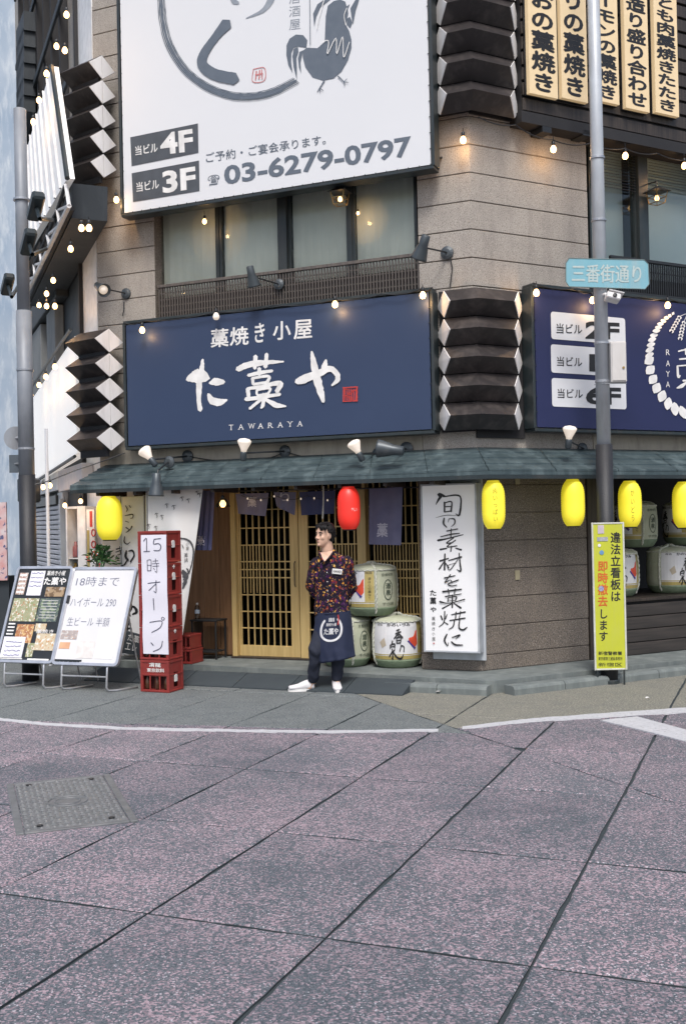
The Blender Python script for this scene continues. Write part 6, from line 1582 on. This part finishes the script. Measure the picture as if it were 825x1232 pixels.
part(t, 'poster_sheet', MB().box(a.x,b.x,13.6,13.64,b.z-.15,a.z), mat('poster_mix', (.62,.60,.62), .5, (.55,.20,.18), 9, 1.2, speck=[((.10,.10,.2), 14, .58)]))
part(t, 'poster_stand', MB().box(a.x,b.x,13.66,13.9,0,b.z-.1), tealw)

# cables
single('overhead_cable', 'thin black cable running from the navy sign to the left pole', 'cable', MB().tube([M.at(150,545,-.3), M.at(120,556,-.6), M.at(90,566,-.8), M.at(60,578,-1.0), M.at(42,583,-1.1)], .007, 5), blackm, M, M.at(90,566,-.8))
def sag(F, pts, y, dz, lab):
    out = []
    for i in range(len(pts)-1):
        a, b = F.at(*pts[i], y), F.at(*pts[i+1], y)
        for k in range(8): f = k/8; out.append(a.lerp(b, f)-Vector((0,0,dz*4*f*(1-f))))
    out.append(F.at(*pts[-1], y)); single('cable', lab, 'cable', MB().tube(out, .006, 5), blackm, F, F.at(*pts[0], y), 'loose black cables on the facade')
sag(M, [(150,388),(171,386),(260,375),(330,367),(403,360),(460,353),(508,347),(520,345)], YS-.05, .03, 'black cable sagging along the top edge of the navy restaurant sign')
sag(R, [(575,140),(620,150),(665,168),(710,172),(752,178),(790,184),(835,192)], -.215, .035, 'black cable sagging between the bulbs under the dark soffit')
sag(R, [(641,340),(690,347),(712,351),(760,357),(803,358),(840,364)], YS-.05, .03, 'black cable along the top edge of the floor guide sign')
sag(M, [(540,304),(544,322),(541,345)], -.02, -.0, 'black cable dropping from the right upper spotlight to the ornament')
sag(M, [(225,548),(300,553),(343,543),(400,550),(455,546),(500,545),(560,541)], -.03, .035, 'black cable looping between the spotlights under the navy sign')
single('wall_hook', 'short black hook under the left wall spotlight', 'hook', MB().tube([M.at(149,363,-.01), M.at(149,373,-.03), M.at(147,380,-.03)], .006, 5), blackm, M, M.at(149,368,-.01))
p = R.at(622, 688, -.004); 
for (px, py, lab) in ((622,692,'small cream metal tag on the lower stone wall'),(622,577,'small cream tag on the stone wall just under the awning')):
    p = R.at(px, py, -.004); single('wall_tag', lab, 'tag', MB().bbox(p.x-.03,p.x+.03,-.012,-.004,p.z-.05,p.z+.05,.002), mat('cream_tag', (.34,.30,.20), .6), R, p)
for (px, py, lab, sx) in ((527,834,'small white scrap on the kerb below the light box',.04),(642,829,'crumpled white litter in the gutter by the right kerb',.07),(779,841,'tiny white scrap on the road near the right kerb',.03)):
    g = ground(px, py, .01); mb = MB(); rnd = random.Random(px)
    pts = [(g.x+sx*math.cos(k)*rnd.uniform(.5,1), g.y+sx*.6*math.sin(k)*rnd.uniform(.5,1), .005+rnd.uniform(0,.03)) for k in [j*.9 for j in range(7)]]
    mb.add(pts+[(g.x,g.y,.03)], [(i,(i+1)%7,7) for i in range(7)]); single('paper_scrap', lab, 'litter', mb, whitetag, W, (g.x,g.y,0))
# ================================================================== PERSON
DP = 10.70
def P(px, py, dy=0.0): return W.at(px, py, DP+dy) if dy == 0 else Vector(W.at(px, py, DP))+Vector((0,dy,0))
def remesh(name, mb, vox, parent, m, sm_iter=4, disp=0, dscale=12, thin=None):
    me = fixn(mb.mesh(BASE[parent.name])); o = bpy.data.objects.new('tmp', me); COL.objects.link(o)
    r = o.modifiers.new('r', 'REMESH'); r.mode = 'VOXEL'; r.voxel_size = vox
    s = o.modifiers.new('s', 'SMOOTH'); s.iterations = sm_iter; s.factor = .5
    dg = bpy.context.evaluated_depsgraph_get(); out = bpy.data.meshes.new_from_object(o.evaluated_get(dg)); COL.objects.unlink(o); bpy.data.objects.remove(o)
    if disp:
        ns = [v.normal.copy() for v in out.vertices]
        for v, n in zip(out.vertices, ns):
            q = v.co*dscale; q.z *= .45; q += Vector((noise.noise(v.co*5), noise.noise(v.co*5+Vector((9,0,0))), 0))*2
            v.co += n*(noise.noise(q)*disp)
    smooth(out); out.update(); return link(name, out, parent, m)
def ball(mb, c, r, n=12, Mx=None):
    rr = r if isinstance(r, (tuple, list)) else (r,r,r); c = Vector(c); vs = []; fs = []
    m = n//2+1
    for j in range(1, m):
        for i in range(n):
            th = math.pi*j/m; ph = 2*math.pi*i/n; v = Vector((rr[0]*math.sin(th)*math.cos(ph), rr[1]*math.sin(th)*math.sin(ph), rr[2]*math.cos(th)))
            vs.append(c+(Mx @ v if Mx else v))
    k = len(vs); a = Vector((0,0,rr[2])); vs += [c+(Mx @ a if Mx else a), c-(Mx @ a if Mx else a)]
    for j in range(m-2):
        for i in range(n): fs.append((j*n+i, j*n+(i+1)%n, (j+1)*n+(i+1)%n, (j+1)*n+i))
    for i in range(n): fs.append((k,(i+1)%n,i)); fs.append((k+1,(m-2)*n+i,(m-2)*n+(i+1)%n))
    mb.add(vs, fs)
def limb(mb, pts, rs, n=12):
    mb.tube(pts, rs, n)
    for p, r in zip(pts, rs): ball(mb, p, r*.99, n)
def loft(mb, rings, n=20):   # rings: (centre, rx, ry, yaw)
    vs = []; fs = []
    for c, rx, ry, yaw in rings:
        for k in range(n):
            t = 2*math.pi*k/n; x, y = rx*math.cos(t), ry*math.sin(t)
            vs.append(Vector(c)+Vector((x*math.cos(yaw)-y*math.sin(yaw), x*math.sin(yaw)+y*math.cos(yaw), 0)))
    for j in range(len(rings)-1):
        for k in range(n): fs.append((j*n+k, j*n+(k+1)%n, (j+1)*n+(k+1)%n, (j+1)*n+k))
    fs.append(tuple(range(n))[::-1]); fs.append(tuple(range((len(rings)-1)*n, len(rings)*n))); mb.add(vs, fs)
per = thing('person', 'man in a dark floral shirt, navy apron and white sneakers, looking left', 'person', W, tuple(P(398, 832)))
yw = -.25
skin = mat('skin', (.62,.40,.29), .5, (.58,.36,.26), 9, 1, spec=.4)
shirt = mat('floral_shirt', (.035,.018,.035), .9, spec=.15); n_ = shirt.node_tree
def floral(m):
    n = m.node_tree; N = n.nodes.new; K = n.links.new; Pn = n.nodes['Principled BSDF']; tc = N('ShaderNodeTexCoord').outputs['Object']; cur = None
    base = N('ShaderNodeRGB'); base.outputs[0].default_value = (.016,.011,.022,1); cur = base.outputs[0]
    wz = N('ShaderNodeTexNoise'); wz.inputs['Scale'].default_value = 45; K(tc, wz.inputs['Vector'])
    for i, (scl, th, col) in enumerate(((20,.40,(.060,.016,.075)),(24,.36,(.20,.03,.022)),(30,.31,(.50,.21,.03)),(27,.26,(.64,.36,.08)),(48,.22,(.10,.11,.06)),(60,.20,(.55,.42,.25)))):
        mp_ = N('ShaderNodeMapping'); mp_.inputs['Location'].default_value = (i*3.7, i*1.9, i*2.3); K(tc, mp_.inputs[0])
        ad = N('ShaderNodeVectorMath'); ad.operation = 'MULTIPLY_ADD'; K(wz.outputs['Color'], ad.inputs[0]); ad.inputs[1].default_value = (.055,.055,.055); K(mp_.outputs[0], ad.inputs[2])
        v = N('ShaderNodeTexVoronoi'); v.inputs['Scale'].default_value = scl; K(ad.outputs[0], v.inputs['Vector'])
        r = N('ShaderNodeMath'); r.operation = 'LESS_THAN'; r.inputs[1].default_value = th; K(v.outputs['Distance'], r.inputs[0])
        # only some cells flower
        sp = N('ShaderNodeSeparateColor'); K(v.outputs['Color'], sp.inputs[0]); g = N('ShaderNodeMath'); g.operation = 'LESS_THAN'; g.inputs[1].default_value = (.6,.45,.40,.30,.5,.2)[i]; K(sp.outputs[0], g.inputs[0])
        mu = N('ShaderNodeMath'); mu.operation = 'MULTIPLY'; K(r.outputs[0], mu.inputs[0]); K(g.outputs[0], mu.inputs[1])
        mx = N('ShaderNodeMixRGB'); mx.inputs[2].default_value = (*col,1); K(mu.outputs[0], mx.inputs[0]); K(cur, mx.inputs[1]); cur = mx.outputs[0]
    K(cur, Pn.inputs['Base Color'])
floral(shirt)
trous = mat('dark_trousers', (.012,.016,.030), .85, (.016,.02,.038), 12, 1, .2, 200)
apr = mat('navy_apron', (.010,.016,.045), .8, (.010,.017,.048), 12, 1, .2, 200)
hairm = mat('black_hair', (.007,.006,.007), .6, spec=.3)
shoem = mat('white_canvas_shoe', (.74,.72,.73), .6, (.68,.66,.67), 12, 1, .1, 150)
# head frame: looks to the left of the picture and slightly up
hc = P(389.5, 644.5, .0)
hf = Vector((-.70,-.71,.05)).normalized(); hs = Vector((0,0,1)).cross(hf).normalized()   # hs: his left
hu = hf.cross(hs).normalized(); HM = Matrix((hf, hs, hu)).transposed().to_3x3()
def H(f, s, u): return hc+hf*f+hs*s+hu*u
body = MB()
# skull, face and jaw
ball(body, H(-.012,0,.032), (.094,.073,.082), 20, HM)
rings = []
def hring(u, f0, f1, w_, n=20):
    vs = []
    for k in range(n):
        t = 2*math.pi*k/n; c = math.cos(t); s = math.sin(t); x = (f0 if c > 0 else f1)*(abs(c)**.85)*(1 if c > 0 else -1); vs.append(H(x, w_*s*(1-.18*max(0,c)**2), u))
    return vs
levels = [(-.112,.050,.0,.020),(-.104,.066,-.01,.034),(-.088,.076,.03,.046),(-.066,.080,.055,.057),(-.035,.080,.078,.064),(-.005,.079,.088,.068),(.02,.081,.095,.071),(.05,.078,.098,.071),(.08,.062,.088,.060),(.102,.035,.06,.038)]
vs = []; 
for u, f0, b0, w_ in levels: vs += hring(u, f0, max(b0,.012), w_)
nl = len(levels); body.add(vs, [(j*20+k, j*20+(k+1)%20, (j+1)*20+(k+1)%20, (j+1)*20+k) for j in range(nl-1) for k in range(20)]+[tuple(range(20))[::-1], tuple(range((nl-1)*20, nl*20))])
body.tube([H(.078,0,.018), H(.088,0,-.004), H(.100,0,-.026), H(.092,0,-.036)], [.006,.009,.011,.008], 10)      # nose
for s in (-1,1): ball(body, H(.090,s*.012,-.031), (.010,.009,.008), 8, HM)
ball(body, H(.076,0,-.056), (.010,.015,.008), 10, HM); ball(body, H(.073,0,-.068), (.011,.014,.008), 10, HM)       # lips
ball(body, H(.068,0,-.094), (.018,.020,.014), 10, HM)                                                        # chin
for s in (-1,1):
    ball(body, H(.066,s*.030,.030), (.014,.024,.008), 10, HM)              # brow
    ball(body, H(.054,s*.036,-.022), (.022,.022,.026), 12, HM)             # cheek
    ball(body, H(-.006,s*.080,-.004), (.020,.010,.032), 10, HM); ball(body, H(-.002,s*.076,-.028), (.009,.006,.012), 8, HM)
nb1 = P(394.5, 668, .03); nb2 = P(396, 680, .03)
limb(body, [P(391,676,-.03), P(403,676,.04), P(412,679,.05)], [.03,.045,.04])
limb(body, [H(-.03,0,-.055), nb1, nb2], [.060,.064,.076], 14)
loft(body, [(P(397,669,.03),.075,.055,yw),(P(397,675,.03),.145,.075,yw),(P(398,690,.02),.165,.095,yw),(P(399,705,.02),.150,.092,yw),(P(399,722,.02),.135,.085,yw),(P(399,735,.02),.145,.092,yw),(P(398,748,.02),.155,.10,yw),(P(398,756,.02),.13,.09,yw)])
SL, EL, WL = P(380.5,679,.02), P(373.5,706,.10), P(387,726,.175)
SR, ER, WR = P(416,677,.05), P(423,708,.15), P(410,727,.20)
for a, b, c in ((SL,EL,WL),(SR,ER,WR)): limb(body, [a, a.lerp(b,.5), b, b.lerp(c,.4), c], [.052,.043,.038,.036,.026])
def hand(wr, dirv, side):
    d = dirv.normalized(); up_v = Vector((0,0,1)); s = d.cross(up_v).normalized()
    limb(body, [wr, wr+d*.045, wr+d*.085], [.026,.030,.028], 10)
    for i, (ln, off) in enumerate(((.070,.024),(.080,.008),(.075,-.008),(.058,-.024))):
        a = wr+d*.085+up_v*off; b = a+d*ln*.45+s*side*.010; c = a+d*ln*.75+s*side*.030; e_ = a+d*ln*.85+s*side*.05
        body.tube([a-d*.02, a, b, c, e_], [.009,.009,.0085,.008,.0065], 8)
    a = wr+d*.03+up_v*.026; body.tube([a-d*.005-up_v*.01, a+up_v*.018+d*.018, a+up_v*.026+d*.045, a+up_v*.028+d*.062+s*side*.008], [.012,.0105,.0095,.007], 8)
hand(WL, Vector((.9,.15,-.28)), 1); hand(WR, Vector((-.9,.05,-.25)), 1)
HLp, KL, AL = P(390,752,.03), P(380,782,-.09), P(376,820,.03)
HRp, KR, AR = P(405,752,.03), P(407,784,.0), P(405.5,818,.03)
for a, b, c in ((HLp,KL,AL),(HRp,KR,AR)):
    limb(body, [a, a.lerp(b,.5), b, b.lerp(c,.35), c], [.080,.072,.055,.054,.038], 12)
limb(body, [AL, P(373,827.5,.02), P(361,829.8,.02)], [.028,.020,.014]); limb(body, [AR, P(405.5,827.5,-.02), P(405.5,830,-.09)], [.030,.022,.018])
bd = remesh('body', body, .006, per, skin, 6)
# face details
fm = MB()
for s in (-1,1):
    ball(fm, H(.0755,s*.030,.006), (.007,.015,.0058), 8, HM)
part(per, 'eye', MB().add(*[[v for v in fm.v[:len(fm.v)//2]], [f for f in fm.f[:len(fm.f)//2]]]), blackink)
part(per, 'eye', MB().add(*[[v for v in fm.v[len(fm.v)//2:]], [tuple(i-len(fm.v)//2 for i in f) for f in fm.f[len(fm.f)//2:]]]), blackink)
for s in (-1,1): part(per, 'eyebrow', MB().tube([H(.083,s*.014,.026), H(.080,s*.032,.031), H(.066,s*.050,.026)], [.0045,.0055,.003], 6), hairm)
part(per, 'lips', MB().tube([H(.080,-.012,-.0625), H(.0868,-.004,-.0605), H(.0868,.004,-.0605), H(.080,.012,-.0625)], [.002,.0055,.0055,.002], 6), mat('lips', (.34,.13,.11), .5))
# hair: cap plus many short tufts
hb = MB(); rnd = random.Random(11)
ball(hb, H(-.040,0,.052), (.092,.090,.090), 18, HM); ball(hb, H(-.050,0,.0), (.075,.082,.086), 16, HM)
for i in range(420):
    th = rnd.uniform(0, 6.283); el = rnd.uniform(-.35, 1.5)
    d = Vector((math.cos(th)*math.cos(el), math.sin(th)*math.cos(el), math.sin(el)))
    if d.x > .25 and d.z < .62: continue                  # face stays clear
    if d.x > -.32 and d.z < .12: continue
    root = H(-.018+d.x*.094, d.y*.080, .044+d.z*.082) 
    fall = hf*(d.x*.35+.35*rnd.random())+hs*(d.y*.55)+Vector((0,0,-.1 if d.z > .7 else -.8))
    nrm = (hf*d.x+hs*d.y+hu*d.z)
    ln = rnd.uniform(.040,.075)
    a = root+nrm*.004; b = root+(nrm*.32+fall*.55)*ln*.5; c = b+(nrm*.02+fall*.85+Vector((rnd.uniform(-.3,.3),rnd.uniform(-.3,.3),0)))*ln*.6
    hb.tube([a-nrm*.01, a, b, c], [.010,.009,.006,.001], 5)
for i in range(34):                                       # parted fringe, lower on his left side
    q_ = rnd.uniform(-.07,.07); lo_ = (.050 if q_ > .01 else .074)+rnd.uniform(-.012,.010)
    a = H(.030, q_, .118-abs(q_)*.25); b = H(.070-abs(q_)*.3, q_*1.08, .098-abs(q_)*.2); c = H(.086-abs(q_)*.42, q_*1.18+.012, lo_)
    hb.tube([a, b, c], [.013,.010,.001], 5)
part(per, 'hair', hb, hairm, sm=True)
# shirt
sh = MB()
loft(sh, [(P(395,662.5,.045),.070,.064,yw),(P(396,666,.035),.105,.074,yw),(P(397.5,670.5,.03),.150,.088,yw),(P(398,676,.03),.176,.100,yw),(P(398,690,.02),.188,.118,yw),(P(399,705,.02),.176,.120,yw),(P(399,722,.02),.170,.118,yw),(P(399,735,.02),.182,.126,yw),(P(399,741,.02),.186,.128,yw)], 28)
for a, b, c in ((SL,EL,WL),(SR,ER,WR)): limb(sh, [a, a.lerp(b,.5), b, b.lerp(c,.4), b.lerp(c,.85)], [.072,.064,.062,.056,.042], 14)
remesh('shirt', sh, .010, per, shirt, 3, disp=.012, dscale=14)
# open V at the neck
vm = MB(); c = [P(389,671.5,-.098+.03), P(402,671.5,-.06), P(393.5,681,-.135)]
vn = MB(); vn.add([P(385.5,664.5,-.035), P(393,664,-.060), P(401.0,662,-.025), P(396,669.5,-.088), P(390.5,675,-.112), P(387.5,670,-.085)], [(0,1,3,5),(1,2,3),(3,4,5)])
part(per, 'open_neckline', vn, skin)
cl = MB(); cl.tube([P(402.5,660.5,.0), P(400.5,665,-.05), P(396,670.5,-.095), P(390.5,676,-.118)], [.011,.011,.009,.006], 6).tube([P(383.8,663,.0), P(385.5,668,-.06), P(390,676,-.118)], [.011,.010,.006], 6); part(per, 'collar', cl, shirt)
bt = MB()
for k in range(4): part(per, 'button', MB().lathe([(.005,0),(.005,.003)], 8).tf(Matrix.Translation(P(393.5+k*.4,688+11*k,-.118)) @ Matrix.Rotation(math.radians(90),4,'X')), whitetag)
tg = P(405.5, 687, -.118); Mx = Matrix.Translation(tg) @ Matrix.Rotation(math.radians(8),4,'Y') @ Matrix.Rotation(math.radians(12),4,'Z')
tgo = part(per, 'name_tag', MB().bbox(-.050,.050,-.004,.004,-.026,.026,.002).tf(Mx), whitetag); lb = MB(); letters(lb, 'HAND', lambda u, v: Mx @ Vector((-.04+.08*u, -.0055, .012-.024*v)), .02)
part(tgo, 'lettering', lb, blackink)
# trousers
tr_ = MB(); loft(tr_, [(P(398,733,.02),.150,.098,yw),(P(398,745,.02),.168,.112,yw),(P(398,756,.02),.165,.11,yw),(P(398,762,.02),.12,.09,yw)], 24)
for a, b, c in ((HLp,KL,AL),(HRp,KR,AR)): limb(tr_, [a, a.lerp(b,.5), b, b.lerp(c,.35), b.lerp(c,.93)], [.092,.088,.074,.066,.058], 14)
remesh('trousers', tr_, .010, per, trous, 3, disp=.014, dscale=13)
# apron
def AP(u, v, o=0):
    rows = [(0,381,421.5,738,735),(.15,379,423,747,745),(.4,376,424.5,765,762),(.7,375,426,781,778),(1,381,427.5,797,789)]
    for i in range(len(rows)-1):
        if v <= rows[i+1][0]+1e-6: f = (v-rows[i][0])/(rows[i+1][0]-rows[i][0]); a, b = rows[i], rows[i+1]; r = [a[k]*(1-f)+b[k]*f for k in range(5)]; break
    px = r[1]+(r[2]-r[1])*u; py = r[3]+(r[4]-r[3])*u; t = 2*u-1
    dy = -.165*math.sqrt(max(0, 1-t*t*.97))+.02-.03*v + .010*math.sin(u*13+v*2.5)*v+.006*math.sin(u*29+1)*v+ .006*noise.noise(Vector((u*5,v*6,0)))
    return P(px, py, dy-o)
mb = MB(); NX, NZ = 30, 20; vs = [AP(i/NX, j/NZ) for j in range(NZ+1) for i in range(NX+1)]; vb = [AP(i/NX, j/NZ, -.006) for j in range(NZ+1) for i in range(NX+1)]
n = len(vs); fs = [(j*(NX+1)+i, j*(NX+1)+i+1, (j+1)*(NX+1)+i+1, (j+1)*(NX+1)+i) for j in range(NZ) for i in range(NX)]
edge = []
for i in range(NX): edge += [(NZ*(NX+1)+i, NZ*(NX+1)+i+1, n+NZ*(NX+1)+i+1, n+NZ*(NX+1)+i)]
mb.add(vs+vb, fs+[tuple(k+n for k in f[::-1]) for f in fs]+edge); ap = link('apron', mb.mesh(BASE[per.name], True), per, apr)
def APx(px, py): v = (py-736.5)/(793-736.5); return AP((px-378)/(425-378), v, .004)
lb = MB(); brush(lb, [[(399.5+12.3*math.cos(math.radians(a)), 752.5+12.3*math.sin(math.radians(a)), 2.6) for a in range(-52, 233, 12)]], APx, rag=.06, lift=.0001)
for s, x0, y0, x1, y1, b in (('藁焼き小屋',393,746.5,405.5,749.5,.02),('た藁や',391,751.5,408,757.5,.04)): letters(lb, s, lambda u, v, q=(x0,y0,x1,y1): APx(q[0]+(q[2]-q[0])*u, q[1]+(q[3]-q[1])*v), b)
for k in range(4): brush(lb, [[(396.5+k*1.9,741.5,1.2),(396.5+k*1.9,745,1.2)]], APx, rag=0)
part(ap, 'crest', lb, mat('crest_white', (.66,.66,.68), .7))
part(ap, 'waist_tie', MB().tube([AP(.02,.0,.004), AP(.3,.0,.006), AP(.6,.0,.006), AP(.98,.0,.004)], .008, 6), apr)
part(ap, 'red_cord', MB().tube([P(406.5,738,-.168), P(407.5,744,-.17), P(406.5,750,-.168)], .006, 6), redink)
# shoes
def shoe(Mx, nm='shoe'):
    mb = MB(); vs = []; fs = []
    prof = [(-.125,.030,.070,.006),(-.115,.038,.092,.0),(-.08,.042,.098,.0),(-.04,.043,.090,.0),(.0,.044,.074,.0),(.04,.046,.056,.0),(.08,.047,.047,.0),(.115,.040,.041,.002),(.132,.026,.032,.004)]
    n = 16
    for x, w_, h, z0 in prof:
        for k in range(n):
            t = 2*math.pi*k/n; c, s = math.cos(t), math.sin(t)
            vs.append((x, w_*(abs(c)**.7)*(1 if c > 0 else -1), .018+z0+(h*.5)+(h*.5)*(abs(s)**.8)*(1 if s > 0 else -1)))
    fs = [(j*n+k, j*n+(k+1)%n, (j+1)*n+(k+1)%n, (j+1)*n+k) for j in range(len(prof)-1) for k in range(n)]+[tuple(range(n))[::-1], tuple(range((len(prof)-1)*n, len(prof)*n))]
    s_ = part(per, nm, MB().add(vs, fs).tf(Mx), shoem, sm=True)
    sol = []
    for k in range(24):
        t = 2*math.pi*k/24; x = .138*math.cos(t); w_ = .040+.010*(x/.138); y = w_*math.sin(t)*(1.0) ; sol.append((x, y))
    part(s_, 'sole', MB().slab(sol, .001, .026).tf(Mx), whitetag)
    lc = MB()
    for k in range(5): x = -.015+.018*k; hz_ = .018+.078-.009*k-.004; lc.tube([(x,-.022,hz_-.006),(x+.004,0,hz_+.004),(x,.022,hz_-.006)], .0035, 5)
    part(s_, 'laces', lc.tf(Mx), whitetag)
gl = ground(363, 832.0); gl.y = DP+.01; gr = ground(405, 833.5)
shoe(Matrix.Translation((gl.x, gl.y+.02, 0)) @ Matrix.Rotation(math.radians(188),4,'Z')); shoe(Matrix.Translation((gr.x, gr.y+.10, 0)) @ Matrix.Rotation(math.radians(-84),4,'Z'))
# ------------------------------------------------------------------ end
for o in list(bpy.data.objects):
    if o.type == 'EMPTY' and o.get('label') == 'x': bpy.data.objects.remove(o)
